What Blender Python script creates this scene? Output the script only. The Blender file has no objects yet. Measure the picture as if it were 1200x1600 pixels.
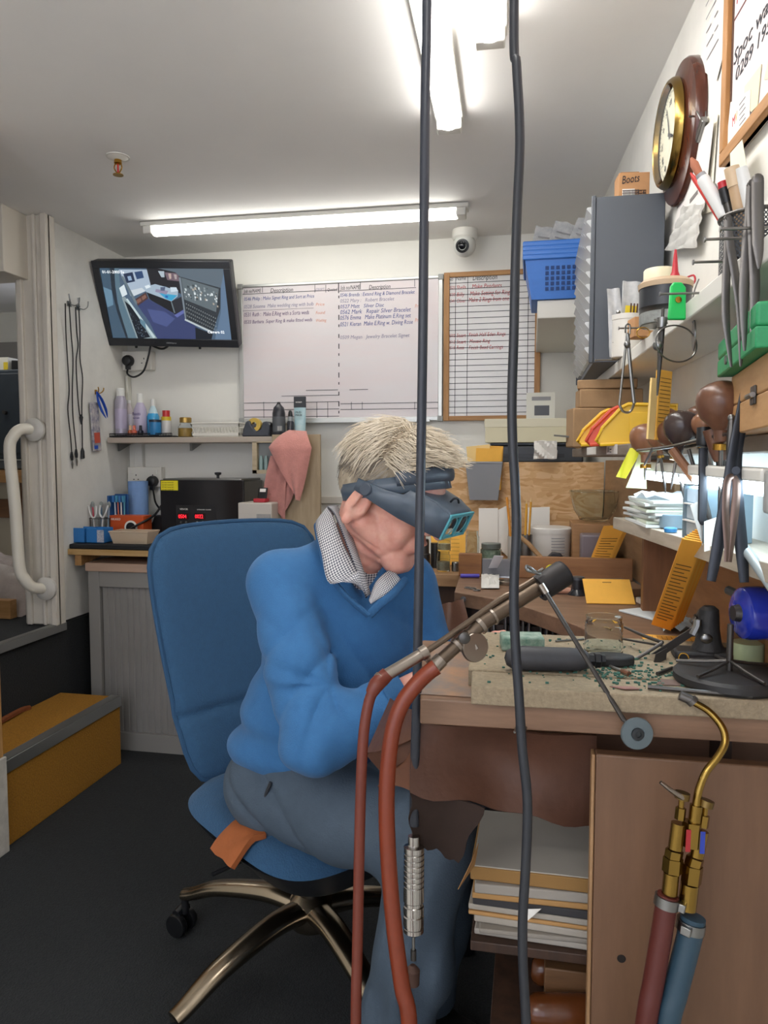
import bpy, bmesh, math, random
import numpy as np
from mathutils import Vector, Matrix, Euler
random.seed(7)
SC = bpy.context.scene
COL = SC.collection
PI = math.pi
# ---------------------------------------------------------------- camera model (also used to survey positions in the room)
F = 1150.0; EYE = 1.20; TH = math.radians(11.3); PH = math.radians(3.9)
RX = Vector((math.cos(TH), math.sin(TH), 0))
FW = Vector((-math.sin(TH)*math.cos(PH), math.cos(TH)*math.cos(PH), -math.sin(PH)))
UP = Vector((-math.sin(TH)*math.sin(PH), math.cos(TH)*math.sin(PH), math.cos(PH)))
CAM = Vector((0, 0, EYE))
ZC = 2.15; YB = 3.20; XL = -1.87
def XR(y): return 0.425-0.064*y          # the right wall runs slightly askew
def ray(px, py): return FW+RX*((px-600)/F)+UP*((800-py)/F)
def P(px, py, X=None, Y=None, Z=None, D=None, W=None):
    d = ray(px, py)
    if Y is not None: t = Y/d.y
    elif X is not None: t = X/d.x
    elif Z is not None: t = (Z-EYE)/d.z
    elif W is not None: t = (0.425-W)/(d.x+0.064*d.y)   # W = distance off the right wall
    else: t = D
    return CAM+d*t
def lin(c):
    return c/12.92 if c <= .04045 else ((c+.055)/1.055)**2.4
def rgb(h):
    h = h.lstrip('#'); return tuple(lin(int(h[i:i+2], 16)/255) for i in (0, 2, 4))+(1,)
# ---------------------------------------------------------------- materials
MATS = {}
def mat(name, col, rough=.6, metal=0, noise=None, bump=None, trans=0, ior=1.45, emit=None, col2=None, stretch=None, alpha=1, sss=0, coat=0, sheen=0):
    if name in MATS: return MATS[name]
    m = bpy.data.materials.new(name); m.use_nodes = True
    nt = m.node_tree; b = nt.nodes['Principled BSDF']
    b.inputs['Base Color'].default_value = rgb(col)
    b.inputs['Roughness'].default_value = rough
    b.inputs['Metallic'].default_value = metal
    if trans: b.inputs['Transmission Weight'].default_value = trans; b.inputs['IOR'].default_value = ior
    if alpha < 1: b.inputs['Alpha'].default_value = alpha
    if sss:
        b.inputs['Subsurface Weight'].default_value = sss; b.inputs['Subsurface Radius'].default_value = (.012, .005, .003); b.inputs['Subsurface Scale'].default_value = .6
    if coat: b.inputs['Coat Weight'].default_value = coat
    if sheen: b.inputs['Sheen Weight'].default_value = sheen; b.inputs['Sheen Roughness'].default_value = .5
    if emit: b.inputs['Emission Color'].default_value = rgb(emit[0]); b.inputs['Emission Strength'].default_value = emit[1]
    if noise or bump:
        tc = nt.nodes.new('ShaderNodeTexCoord'); mp = nt.nodes.new('ShaderNodeMapping')
        nt.links.new(tc.outputs['Object'], mp.inputs['Vector'])
        if stretch: mp.inputs['Scale'].default_value = stretch
    if noise:
        n = nt.nodes.new('ShaderNodeTexNoise'); n.inputs['Scale'].default_value = noise[0]; n.inputs['Detail'].default_value = 6; n.inputs['Roughness'].default_value = .65
        nt.links.new(mp.outputs['Vector'], n.inputs['Vector'])
        r = nt.nodes.new('ShaderNodeValToRGB'); r.color_ramp.elements[0].position = .32; r.color_ramp.elements[1].position = .7
        c1 = rgb(col); k = noise[1]
        c2 = rgb(col2) if col2 else tuple(x*(1-k) for x in c1[:3])+(1,)
        r.color_ramp.elements[0].color = c2; r.color_ramp.elements[1].color = c1
        nt.links.new(n.outputs['Fac'], r.inputs['Fac']); nt.links.new(r.outputs['Color'], b.inputs['Base Color'])
    if bump:
        n2 = nt.nodes.new('ShaderNodeTexNoise'); n2.inputs['Scale'].default_value = bump[0]; n2.inputs['Detail'].default_value = 3
        nt.links.new(mp.outputs['Vector'], n2.inputs['Vector'])
        bp = nt.nodes.new('ShaderNodeBump'); bp.inputs['Strength'].default_value = bump[1]; bp.inputs['Distance'].default_value = .004
        nt.links.new(n2.outputs['Fac'], bp.inputs['Height']); nt.links.new(bp.outputs['Normal'], b.inputs['Normal'])
    MATS[name] = m; return m
def wood(name, c1, c2, axis='x', scale=14, rough=.55, bump=.1):
    s = {'x': (.12, 1, 1), 'y': (1, .12, 1), 'z': (1, 1, .12)}[axis]
    return mat(name, c1, rough, noise=(scale*3, 0), col2=c2, stretch=s, bump=(scale*6, bump))
def glass(name, col='#f4f8f6', rough=.03): return mat(name, col, rough, trans=1, ior=1.14)
def clearplastic(name, col='#ffffff', a=.25): return mat(name, col, .15, alpha=a)
def voronoi_mat(name, c1, c2, c3, scale, stretch=(1, 1, 1), rough=.7, bump=.2):
    if name in MATS: return MATS[name]
    m = mat(name, c1, rough); nt = m.node_tree; b = nt.nodes['Principled BSDF']
    tc = nt.nodes.new('ShaderNodeTexCoord'); mp = nt.nodes.new('ShaderNodeMapping'); mp.inputs['Scale'].default_value = stretch
    nz = nt.nodes.new('ShaderNodeTexNoise'); nz.inputs['Scale'].default_value = 9
    mx = nt.nodes.new('ShaderNodeMixRGB'); mx.inputs[0].default_value = .12
    v = nt.nodes.new('ShaderNodeTexVoronoi'); v.inputs['Scale'].default_value = scale
    nt.links.new(tc.outputs['Object'], mp.inputs['Vector']); nt.links.new(mp.outputs['Vector'], nz.inputs['Vector'])
    nt.links.new(mp.outputs['Vector'], mx.inputs[1]); nt.links.new(nz.outputs['Color'], mx.inputs[2]); nt.links.new(mx.outputs[0], v.inputs['Vector'])
    sp = nt.nodes.new('ShaderNodeSeparateColor'); nt.links.new(v.outputs['Color'], sp.inputs[0])
    r = nt.nodes.new('ShaderNodeValToRGB'); r.color_ramp.elements[0].color = rgb(c1); r.color_ramp.elements[1].color = rgb(c3)
    e = r.color_ramp.elements.new(.5); e.color = rgb(c2)
    nt.links.new(sp.outputs[0], r.inputs['Fac']); nt.links.new(r.outputs['Color'], b.inputs['Base Color'])
    bp = nt.nodes.new('ShaderNodeBump'); bp.inputs['Strength'].default_value = bump; bp.inputs['Distance'].default_value = .002
    nt.links.new(sp.outputs[0], bp.inputs['Height']); nt.links.new(bp.outputs['Normal'], b.inputs['Normal'])
    return m
def check_mat(name, base, line, pitch, frac=.5, axes=('X', 'Z'), rough=.8):
    """fine woven check: two crossed stripe sets"""
    if name in MATS: return MATS[name]
    m = mat(name, base, rough); nt = m.node_tree; b = nt.nodes['Principled BSDF']
    tc = nt.nodes.new('ShaderNodeTexCoord'); sx = nt.nodes.new('ShaderNodeSeparateXYZ'); nt.links.new(tc.outputs['UV' if axes[0] == 'U' else 'Object'], sx.inputs[0])
    outs = []
    for a in axes:
        md = nt.nodes.new('ShaderNodeMath'); md.operation = 'MULTIPLY'; md.inputs[1].default_value = 1/pitch
        nt.links.new(sx.outputs[{'U': 'X', 'V': 'Y'}.get(a, a)], md.inputs[0])
        fr = nt.nodes.new('ShaderNodeMath'); fr.operation = 'FRACT'; nt.links.new(md.outputs[0], fr.inputs[0])
        gt = nt.nodes.new('ShaderNodeMath'); gt.operation = 'LESS_THAN'; gt.inputs[1].default_value = frac; nt.links.new(fr.outputs[0], gt.inputs[0])
        outs.append(gt)
    ad = nt.nodes.new('ShaderNodeMath'); ad.operation = 'ADD'; nt.links.new(outs[0].outputs[0], ad.inputs[0]); nt.links.new(outs[1].outputs[0], ad.inputs[1])
    hf = nt.nodes.new('ShaderNodeMath'); hf.operation = 'MULTIPLY'; hf.inputs[1].default_value = .5; nt.links.new(ad.outputs[0], hf.inputs[0])
    mx = nt.nodes.new('ShaderNodeMixRGB'); mx.inputs[1].default_value = rgb(base); mx.inputs[2].default_value = rgb(line)
    nt.links.new(hf.outputs[0], mx.inputs[0]); nt.links.new(mx.outputs[0], b.inputs['Base Color'])
    return m
def mesh_holes(name, col, pitch, rough=.45, metal=.6, hole=.36):
    """punched metal: real see-through holes, from UVs in metres"""
    if name in MATS: return MATS[name]
    m = mat(name, col, rough, metal); nt = m.node_tree; b = nt.nodes['Principled BSDF']
    tc = nt.nodes.new('ShaderNodeTexCoord'); mp = nt.nodes.new('ShaderNodeMapping'); mp.inputs['Scale'].default_value = (1/pitch,)*3; mp.inputs['Rotation'].default_value = (0, 0, .785)
    nt.links.new(tc.outputs['UV'], mp.inputs['Vector'])
    fr = nt.nodes.new('ShaderNodeVectorMath'); fr.operation = 'FRACTION'; nt.links.new(mp.outputs[0], fr.inputs[0])
    sb = nt.nodes.new('ShaderNodeVectorMath'); sb.operation = 'SUBTRACT'; sb.inputs[1].default_value = (.5, .5, 0); nt.links.new(fr.outputs[0], sb.inputs[0])
    sx = nt.nodes.new('ShaderNodeSeparateXYZ'); nt.links.new(sb.outputs[0], sx.inputs[0]); cb = nt.nodes.new('ShaderNodeCombineXYZ')
    nt.links.new(sx.outputs['X'], cb.inputs['X']); nt.links.new(sx.outputs['Y'], cb.inputs['Y'])
    ln = nt.nodes.new('ShaderNodeVectorMath'); ln.operation = 'LENGTH'; nt.links.new(cb.outputs[0], ln.inputs[0])
    gt = nt.nodes.new('ShaderNodeMath'); gt.operation = 'GREATER_THAN'; gt.inputs[1].default_value = hole; nt.links.new(ln.outputs['Value'], gt.inputs[0])
    nt.links.new(gt.outputs[0], b.inputs['Alpha'])
    return m
# ---------------------------------------------------------------- mesh builder
class MB:
    def __init__(s): s.v = []; s.f = []; s.uv = None
    def add(s, vs, fs, M=None):
        n = len(s.v)
        for p in vs: s.v.append(tuple(M @ Vector(p)) if M else tuple(p))
        s.f += [tuple(i+n for i in f) for f in fs]; return s
    def box(s, x0, x1, y0, y1, z0, z1, M=None):
        return s.add([(x0,y0,z0),(x1,y0,z0),(x1,y1,z0),(x0,y1,z0),(x0,y0,z1),(x1,y0,z1),(x1,y1,z1),(x0,y1,z1)],
                     [(0,3,2,1),(4,5,6,7),(0,1,5,4),(1,2,6,5),(2,3,7,6),(3,0,4,7)], M)
    def cbox(s, c, size, M=None):
        a, b, d = (x/2 for x in size); return s.box(c[0]-a, c[0]+a, c[1]-b, c[1]+b, c[2]-d, c[2]+d, M)
    def prism(s, poly, h0, h1, M=None):
        """2-D polygon (x,y) extruded in z"""
        n = len(poly)
        a = sum(poly[i][0]*poly[(i+1) % n][1]-poly[(i+1) % n][0]*poly[i][1] for i in range(n))
        if a < 0: poly = poly[::-1]
        vs = [(p[0], p[1], h0) for p in poly]+[(p[0], p[1], h1) for p in poly]
        fs = [tuple(range(n))[::-1], tuple(range(n, 2*n))]+[(i, (i+1) % n, n+(i+1) % n, n+i) for i in range(n)]
        return s.add(vs, fs, M)
    def lathe(s, prof, n=24, M=None, closed=True):
        vs = []; fs = []
        for r, z in prof:
            for k in range(n):
                a = 2*PI*k/n; vs.append((max(r, 1e-5)*math.cos(a), max(r, 1e-5)*math.sin(a), z))
        for i in range(len(prof)-1):
            for k in range(n):
                k2 = (k+1) % n; fs.append((i*n+k, i*n+k2, (i+1)*n+k2, (i+1)*n+k))
        if closed:
            fs.append(tuple(range(n))[::-1]); L = (len(prof)-1)*n; fs.append(tuple(range(L, L+n)))
        return s.add(vs, fs, M)
    def cyl(s, p0, p1, r, r2=None, n=16):
        p0 = Vector(p0); p1 = Vector(p1); d = p1-p0
        M = Matrix.Translation(p0) @ d.to_track_quat('Z', 'Y').to_matrix().to_4x4()
        return s.lathe([(r, 0), (r if r2 is None else r2, d.length)], n, M)
    def ball(s, c, r, n=16, sc=(1, 1, 1), M0=None):
        pr = [(math.sin(PI*i/(n//2))*1, -math.cos(PI*i/(n//2))) for i in range(n//2+1)]
        M = Matrix.Translation(Vector(c)) @ (M0 or Matrix.Identity(4)) @ Matrix.Diagonal((r*sc[0], r*sc[1], r*sc[2], 1))
        return s.lathe(pr, n, M)
    def tube(s, pts, rad, n=10, sub=1, closed=False, flat=None):
        pts = [Vector(p) for p in pts]
        if not hasattr(rad, '__len__'): rad = [rad]*len(pts)
        if sub > 1:
            q = []; rr = []
            N = len(pts)
            for i in range(N if closed else N-1):
                g = (lambda j: pts[j % N]) if closed else (lambda j: pts[min(max(j, 0), N-1)])
                p0, p1, p2, p3 = g(i-1), g(i), g(i+1), g(i+2)
                for k in range(sub):
                    t = k/sub
                    q.append(.5*((2*p1)+(p2-p0)*t+(2*p0-5*p1+4*p2-p3)*t*t+(3*p1-p0-3*p2+p3)*t**3)); rr.append(rad[i]*(1-t)+rad[(i+1) % N]*t)
            if not closed: q.append(pts[-1]); rr.append(rad[-1])
            pts, rad = q, rr
        N = len(pts); vs = []; fs = []; up = None
        for i in range(N):
            if closed: t = (pts[(i+1) % N]-pts[i-1]).normalized()
            else: t = (pts[min(i+1, N-1)]-pts[max(i-1, 0)]).normalized()
            if up is None:
                up = Vector((0, 0, 1)) if abs(t.z) < .9 else Vector((1, 0, 0))
            u = (up-t*up.dot(t)).normalized(); w = t.cross(u); up = u
            for k in range(n):
                a = 2*PI*k/n; cu, cw = math.cos(a), math.sin(a)
                if flat: cu *= flat[0]; cw *= flat[1]
                vs.append(pts[i]+(u*cu+w*cw)*rad[i])
        for i in range(N if closed else N-1):
            j = (i+1) % N
            for k in range(n):
                k2 = (k+1) % n; fs.append((i*n+k, i*n+k2, j*n+k2, j*n+k))
        if not closed: fs.append(tuple(range(n))[::-1]); fs.append(tuple(range((N-1)*n, N*n)))
        return s.add(vs, fs)
    def grid(s, rows, thick=0):
        """rows of points -> sheet; thick>0 gives it a back side"""
        R = len(rows); C_ = len(rows[0]); vs = [Vector(p) for r in rows for p in r]
        fs = [(i*C_+j, i*C_+j+1, (i+1)*C_+j+1, (i+1)*C_+j) for i in range(R-1) for j in range(C_-1)]
        if not thick: return s.add(vs, fs)
        nr = [Vector((0, 0, 0)) for _ in vs]
        for f in fs:
            nn = (vs[f[1]]-vs[f[0]]).cross(vs[f[3]]-vs[f[0]])
            for i in f: nr[i] += nn
        bk = [v-n_.normalized()*thick for v, n_ in zip(vs, nr)]; N = len(vs)
        fb = [tuple(N+i for i in f[::-1]) for f in fs]
        rim = [i for i in range(C_)]+[i*C_+C_-1 for i in range(1, R)]+[(R-1)*C_+j for j in range(C_-2, -1, -1)]+[i*C_ for i in range(R-2, 0, -1)]
        fr = [(rim[i], N+rim[i], N+rim[(i+1) % len(rim)], rim[(i+1) % len(rim)]) for i in range(len(rim))]
        return s.add(vs+bk, fs+fb+fr)
    def build(s, name, m, parent=None, bevel=0, smooth=True, ang=35, seg=2, subsurf=0, solid=0):
        me = bpy.data.meshes.new(name); v = np.array(s.v, dtype=float).reshape(-1, 3)
        lo, hi = v.min(0), v.max(0); o = np.array(((lo[0]+hi[0])/2, (lo[1]+hi[1])/2, lo[2]))
        me.from_pydata((v-o).tolist(), [], s.f)
        if s.uv:
            ul = me.uv_layers.new(name='UVMap')
            for l in me.loops: ul.data[l.index].uv = s.uv[l.vertex_index]
        me.validate()
        me.materials.append(m)
        if smooth: me.shade_smooth(); me.set_sharp_from_angle(angle=math.radians(ang))
        ob = bpy.data.objects.new(name, me); COL.objects.link(ob); ob.location = o
        put(ob, parent)
        if solid:
            so = ob.modifiers.new('solid', 'SOLIDIFY'); so.thickness = solid; so.offset = 0
        if bevel:
            b = ob.modifiers.new('bevel', 'BEVEL'); b.width = bevel; b.segments = seg; b.limit_method = 'ANGLE'; b.angle_limit = math.radians(40)
        if subsurf:
            ss = ob.modifiers.new('sub', 'SUBSURF'); ss.levels = subsurf; ss.render_levels = subsurf
        return ob
def wloc(o):
    p = Vector(o.location)
    while o.parent: o = o.parent; p = p+Vector(o.location)
    return p
def put(ob, parent):
    if parent is not None:
        ob.parent = parent; ob.matrix_parent_inverse = Matrix.Identity(4); ob.location = Vector(ob.location)-wloc(parent)
def tag(o, label=None, cat=None, group=None, kind=None):
    if label: o['label'] = label
    if cat: o['category'] = cat
    if group: o['group'] = group
    if kind: o['kind'] = kind
    return o
def thing(name, label, cat, loc=(0, 0, 0), group=None):
    o = bpy.data.objects.new(name, None); COL.objects.link(o); o.location = loc; o.empty_display_size = .02
    return tag(o, label, cat, group)
def struct(o): o['kind'] = 'structure'; return o
def copy_tree(o, parent=None):
    c = o.copy(); COL.objects.link(c)
    if parent is not None: c.parent = parent
    for ch in list(o.children): copy_tree(ch, c)
    return c
def box(name, x0, x1, y0, y1, z0, z1, m, parent=None, bevel=.0015, M=None):
    return MB().box(x0, x1, y0, y1, z0, z1, M).build(name, m, parent, bevel)
def T(x, y, z): return Matrix.Translation((x, y, z))
def R(a, ax): return Matrix.Rotation(a, 4, ax)
def frame(o, x, y):
    """matrix with origin o, local x along x, local y near y, z = x cross y"""
    x = Vector(x).normalized(); z = x.cross(Vector(y)).normalized(); y = z.cross(x)
    M = Matrix((x, y, z)).transposed().to_4x4(); return Matrix.Translation(Vector(o)) @ M
def text(name, s, size, m, M, parent=None, depth=.0004, shear=0, align='LEFT', sx=1, fit=None):
    c = bpy.data.curves.new(name, 'FONT'); c.body = s; c.size = size; c.extrude = depth; c.shear = shear; c.align_x = align; c.resolution_u = 2
    t = bpy.data.objects.new(name, c); COL.objects.link(t)
    bpy.context.view_layer.update()
    me = bpy.data.meshes.new_from_object(t); bpy.data.objects.remove(t)
    if fit: w_ = max((v.co.x for v in me.vertices), default=1); sx = fit/w_
    vs = [Vector((v.co.x*sx, v.co.y, v.co.z)) for v in me.vertices]; fs = [tuple(p.vertices) for p in me.polygons]
    bpy.data.meshes.remove(me)
    if not vs: return None
    mb = MB(); mb.add(vs, fs, M); return mb.build(name, m, parent, smooth=False)
WHITE = mat('white_paint', '#d9d7cc', .6)
BLACK = mat('black_plastic', '#17181b', .4)
DARK = mat('dark_grey_plastic', '#3a3f47', .45)
CHROME = mat('chrome', '#c9c9c6', .16, 1)
STEEL = mat('steel', '#8a8a88', .32, 1)
DSTEEL = mat('dark_steel', '#55524f', .38, .85)
BRASS = mat('brass', '#b58a3c', .25, 1)
PAPER = mat('paper', '#e9e6df', .8)
INK = mat('ink', '#23242c', .7)
REDINK = mat('red_ink', '#b4343c', .7)
OAK = wood('pale_oak', '#b5a183', '#9c8768', 'z')
MANILA = mat('manila', '#f0b54a', .75, noise=(40, .08))
EXPO = 2.42; WORLD = .55
# ================================================================ ROOM
M_wall = mat('wall_paint', '#e8e6de', .7, noise=(3, .05), bump=(60, .03))
M_wall2 = mat('wall_paint_scuffed', '#e6e4dd', .7, noise=(7, .12), bump=(60, .03))
M_ceil = mat('ceiling_paint', '#efede9', .75, noise=(2, .04))
M_carpet = mat('dark_carpet', '#26292b', .95, noise=(140, .45), bump=(220, .8))
M_ocarpet = mat('ochre_carpet', '#b07a1e', .95, noise=(160, .4), bump=(240, .8))
M_trim = mat('gloss_trim', '#d9d2c6', .4, noise=(9, .12))
M_alu = mat('aluminium', '#b4b5b2', .35, .9)
M_pine = wood('pine', '#c79a63', '#a9783f', 'z')
M_pinex = wood('pine_along', '#b98d5c', '#98703f', 'x')
struct(box('floor', -3.7, 1.2, -1.6, 4.3, -.06, 0, M_carpet, bevel=0))
struct(box('floor_bounce', XL+.01, .37, -1.59, .45, .0005, .004, mat('bounce_pale', '#d6d2ca', .6), bevel=0))  # unseen pale floor, added to bounce light up to the ceiling
struct(box('ceiling', -3.7, 1.2, -1.6, 4.3, ZC, ZC+.06, M_ceil, bevel=0))
struct(box('wall_back', XL-.12, 1.2, YB, YB+.1, 0, ZC, M_wall, bevel=0))
m = MB(); m.add([(XR(-1.6), -1.6, 0), (XR(YB), YB, 0), (XR(YB)+.1, YB, 0), (XR(-1.6)+.1, -1.6, 0), (XR(-1.6), -1.6, ZC), (XR(YB), YB, ZC), (XR(YB)+.1, YB, ZC), (XR(-1.6)+.1, -1.6, ZC)],
      [(0,1,2,3), (4,7,6,5), (0,4,5,1), (1,5,6,2), (2,6,7,3), (3,7,4,0)])
struct(m.build('wall_right', M_wall2, smooth=False))
struct(box('wall_left', XL-.10, XL, 2.62, YB, .55, ZC, M_wall2, bevel=0))
struct(box('wall_left_near', XL-.1, XL, -1.6, 1.84, 0, ZC, M_wall, bevel=0))
struct(box('wall_front', -3.7, 1.2, -1.7, -1.6, 0, .55, M_wall, bevel=0))  # unseen wall kept low so world light enters above it
m = MB()
for x_ in (-1.9, -1.0, -.1): m.box(x_, x_+.05, -1.69, -1.61, .55, ZC)
m.box(-3.7, 1.2, -1.69, -1.61, .55, .6)
struct(m.build('window_fill', M_trim, bevel=.002))  # unseen window frame, added with the opening that lets fill light in
struct(box('wall_side_room_back', -3.7, XL-.1, 4.2, 4.3, .5, ZC, M_wall, bevel=0))
struct(box('wall_side_room_left', -3.7, -3.6, 1.2, 4.3, .5, ZC, M_wall, bevel=0))
struct(box('wall_side_room_near', -3.6, XL-.1, 1.2, 1.3, .5, ZC, M_wall, bevel=0))
struct(box('wall_bulkhead', -3.6, -1.925, 2.45, 2.62, 1.905, ZC, mat('bulkhead_paint', '#cfc8bb', .6), bevel=.003))
pl = struct(box('floor_platform', -3.6, XL+.012, 1.3, YB, 0, .545, M_carpet, bevel=0))
# door post with its moulding, standing at the end of the left wall
m = MB().box(-1.985, -1.835, 2.585, 2.63, .55, ZC)
m.box(-1.972, -1.948, 2.572, 2.59, .55, ZC); m.box(-1.90, -1.885, 2.574, 2.59, .55, ZC); m.box(-1.86, -1.835, 2.57, 2.60, .55, ZC)
struct(m.build('trim_1', M_trim, bevel=.004))
# carpet edge strip
m = MB().box(-1.868, -1.842, 1.9, 2.64, .545, .553)
for k in range(3): m.box(-1.866+k*.008, -1.862+k*.008, 1.9, 2.64, .553, .5555)
m.box(-1.846, -1.840, 1.9, 2.64, .52, .553)
struct(m.build('trim_2', M_alu, bevel=.001))
# rail along the back wall and cable trunking
struct(box('trim_3', -.95, .2, YB-.012, YB, 1.012, 1.045, M_trim, bevel=.003))
struct(box('trim_4', -1.835, -1.79, YB-.028, YB, .85, 1.29, mat('trunking', '#d9d7d0', .5), bevel=.003))
# stud at the near end of the step: bare timber above, painted below
t = thing('door_post', 'bare timber post with white painted foot beside the ochre carpeted step', 'post', (-1.62, 1.89, 0))
box('timber', -1.68, -1.572, 1.85, 1.925, .3, ZC-.002, M_pine, t, .002)
box('painted_foot', -1.682, -1.565, 1.846, 1.93, 0, .3, mat('scuffed_white', '#d8d3c8', .6, noise=(14, .35)), t, .002)
# ---- step
t = thing('carpeted_step', 'ochre carpeted wooden step with metal nosing below the platform', 'step', (-1.72, 2.27, 0))
box('riser', -1.60, -1.588, 1.935, 2.6, 0, .268, M_ocarpet, t, .002)
box('tread', -1.85, -1.588, 1.935, 2.6, .255, .272, M_ocarpet, t, .002)
m = MB(); m.tube([(-1.848, 1.96, .274), (-1.836, 2.06, .28), (-1.838, 2.16, .276), (-1.832, 2.27, .285), (-1.845, 2.36, .28), (-1.84, 2.40, .275)], .011, 6, 3)
m.build('frayed_backing', mat('carpet_backing', '#8a4a22', .9, noise=(80, .4)), t)
m = MB().box(-1.625, -1.583, 1.935, 2.6, .272, .277).box(-1.588, -1.580, 1.935, 2.6, .236, .277)
m.build('nosing', M_alu, t, .001)
box('carcass', -1.845, -1.602, 1.95, 2.585, .002, .254, M_pinex, t, .002)
# ---- ceiling lights
M_tube = mat('light_diffuser', '#ffffff', .4, emit=('#fffcf8', 3.6))
M_tubeb = mat('light_diffuser_fill', '#ffffff', .4, emit=('#fffcf8', 5.6))  # for the added fill battens out of view
M_tubew = mat('light_diffuser_back', '#ffffff', .4, emit=('#fffdf6', 2.75))
M_fix = mat('fixture_white', '#dcdad2', .45)
def batten(label, a, b, w, dm, h=.05):
    a = Vector(a); b = Vector(b); L = (b-a).length; ang = math.atan2(b.y-a.y, b.x-a.x)
    t = thing('ceiling_light', label, 'light', ((a+b)/2))
    t.location.z = ZC-h
    M = Matrix.Translation((a+b)/2) @ R(ang, 'Z')
    M.translation.z = 0
    MB().box(-L/2-.045, L/2+.045, -w/2-.006, w/2+.006, ZC-.018, ZC-.001, M).build('housing', M_fix, t, .003)
    for s in (-1, 1):
        x = s*(L/2+.018); MB().box(x-.018, x+.018, -w/2-.002, w/2+.002, ZC-h+.004, ZC-.016, M).build('end_cap', M_fix, t, .004)
    pr = [(-w/2, -.018)]+[(w/2*math.cos(PI-PI*k/10), -.022-(h-.022)*math.sin(PI*k/10)) for k in range(11)]+[(w/2, -.018)]
    MM = M @ T(-L/2, 0, ZC) @ Matrix(((0, 0, 1, 0), (1, 0, 0, 0), (0, 1, 0, 0), (0, 0, 0, 1)))
    MB().prism(pr, 0, L, MM).build('diffuser', dm, t)
    return t
batten('long batten light across the ceiling near the back wall', (-1.49, 2.775, 0), (-.285, 2.80, 0), .058, M_tubew)
batten('bright batten light running over the bench, behind the thick black cable', (-.205, 1.0, 0), (-.232, 2.06, 0), .064, M_tube, .052)
batten('short end of a second bright batten light at the top edge, beside the cord', (-.055, .4, 0), (-.100, 1.66, 0), .062, M_tube, .052)
batten('added fill batten light behind the camera over the pale floor', (-1.5, -.6, 0), (-.3, -.6, 0), .06, M_tubeb)  # unseen batten, added as fill light
batten('second added fill batten light behind the camera, farther back', (-1.5, -1.2, 0), (-.3, -1.2, 0), .06, M_tubeb)  # another unseen batten, added to lift the ceiling and walls
batten('batten light on the side room ceiling', (-3.0, 2.85, 0), (-2.3, 2.85, 0), .06, M_tubew)
# ---- sprinkler
c = P(184, 244, Z=ZC); t = thing('sprinkler', 'ceiling fire sprinkler head in a white round collar', 'sprinkler', c)
MB().lathe([(.036, -.004), (.036, -.001), (.016, -.012), (.012, -.012)], 28, T(*c)).build('collar', M_fix, t)
m = MB().lathe([(.011, -.012), (.012, -.022), (.006, -.026)], 14, T(*c)); m.lathe([(.016, -.058), (.016, -.056), (.004, -.052)], 16, T(*c))
for s in (-1, 1): m.tube([c+Vector((s*.009, 0, -.022)), c+Vector((s*.013, 0, -.036)), c+Vector((s*.003, 0, -.052))], .0022, 6, 3)
m.build('head', BRASS, t); MB().cyl(c+Vector((0, 0, -.026)), c+Vector((0, 0, -.05)), .003, n=10).build('bulb', mat('red_glass', '#c03a3a', .2), t)
# ---- dome camera
c = P(730, 372, Z=ZC); c.y = min(c.y, YB-.1); t = thing('security_camera', 'white dome security camera fixed to ceiling above the whiteboards', 'camera', c)
c.z = ZC
MB().lathe([(.052, -.001), (.052, -.032), (.046, -.04)], 32, T(*c)).build('mount', M_fix, t)
cc = c+Vector((0, -.005, -.062)); MB().ball(cc, .046, 28, (1, 1, 1.05)).build('shell', mat('camera_white', '#d2d2cc', .4), t)
d = (Vector((-.15, -1, -.35))).normalized()
m = MB().lathe([(.027, .036), (.027, .046), (.020, .047), (.016, .043)], 24, Matrix.Translation(cc) @ d.to_track_quat('Z', 'Y').to_matrix().to_4x4()); ln = m.build('lens_ring', BLACK, t)
MB().lathe([(.0165, .042), (.010, .048), (.001, .05)], 20, Matrix.Translation(cc) @ d.to_track_quat('Z', 'Y').to_matrix().to_4x4()).build('lens', mat('lens_glass', '#0d1016', .06), ln)
# ================================================================ SIDE ROOM seen through the opening
t = thing('safe', 'blue grey steel safe standing on a timber bench in the side room', 'safe', (-2.55, 3.25, 1.17))
M_safe = mat('safe_paint', '#333c46', .5)
box('body', -2.9, -2.42, 3.2, 3.6, 1.215, 1.65, M_safe, t, .006)
box('plinth', -2.91, -2.41, 3.19, 3.6, 1.165, 1.206, mat('safe_base', '#51585c', .4), t, .004)
box('door', -2.88, -2.44, 3.188, 3.2, 1.24, 1.63, mat('safe_door', '#2c343d', .45), t, .004)
box('rim', -2.91, -2.41, 3.186, 3.6, 1.206, 1.213, M_alu, t, 0)
MB().cyl((-2.615, 3.19, 1.44), (-2.615, 3.165, 1.44), .018).build('knob', BLACK, t)
MB().cyl((-2.52, 3.19, 1.44), (-2.52, 3.172, 1.44), .01).build('knob', DSTEEL, t)
t = thing('timber_bench', 'rough timber bench under the grey safe in the side room', 'bench', (-2.6, 3.3, .55))
box('top', -3.2, -2.36, 3.1, 3.7, 1.10, 1.16, M_pinex, t)
box('rail', -3.2, -2.37, 3.12, 3.16, .93, 1.02, wood('dark_rail', '#7a5637', '#5d3f27', 'x'), t)
box('panel', -3.2, -2.42, 3.17, 3.19, .62, 1.1, mat('cream_panel', '#c9c1ab', .6), t)
for x in (-2.42, -3.1): box('leg', x, x+.06, 3.14, 3.2, .547, 1.1, wood('dark_rail', '#7a5637', '#5d3f27', 'x'), t)
q = P(18, 573, Y=3.35); t = thing('small_carton', 'small white carton with a yellow label on top of the safe', 'box', (q.x, 3.35, 1.651))
box('carton_body', q.x-.09, q.x+.02, 3.3, 3.4, 1.651, 1.725, WHITE, t)
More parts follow.
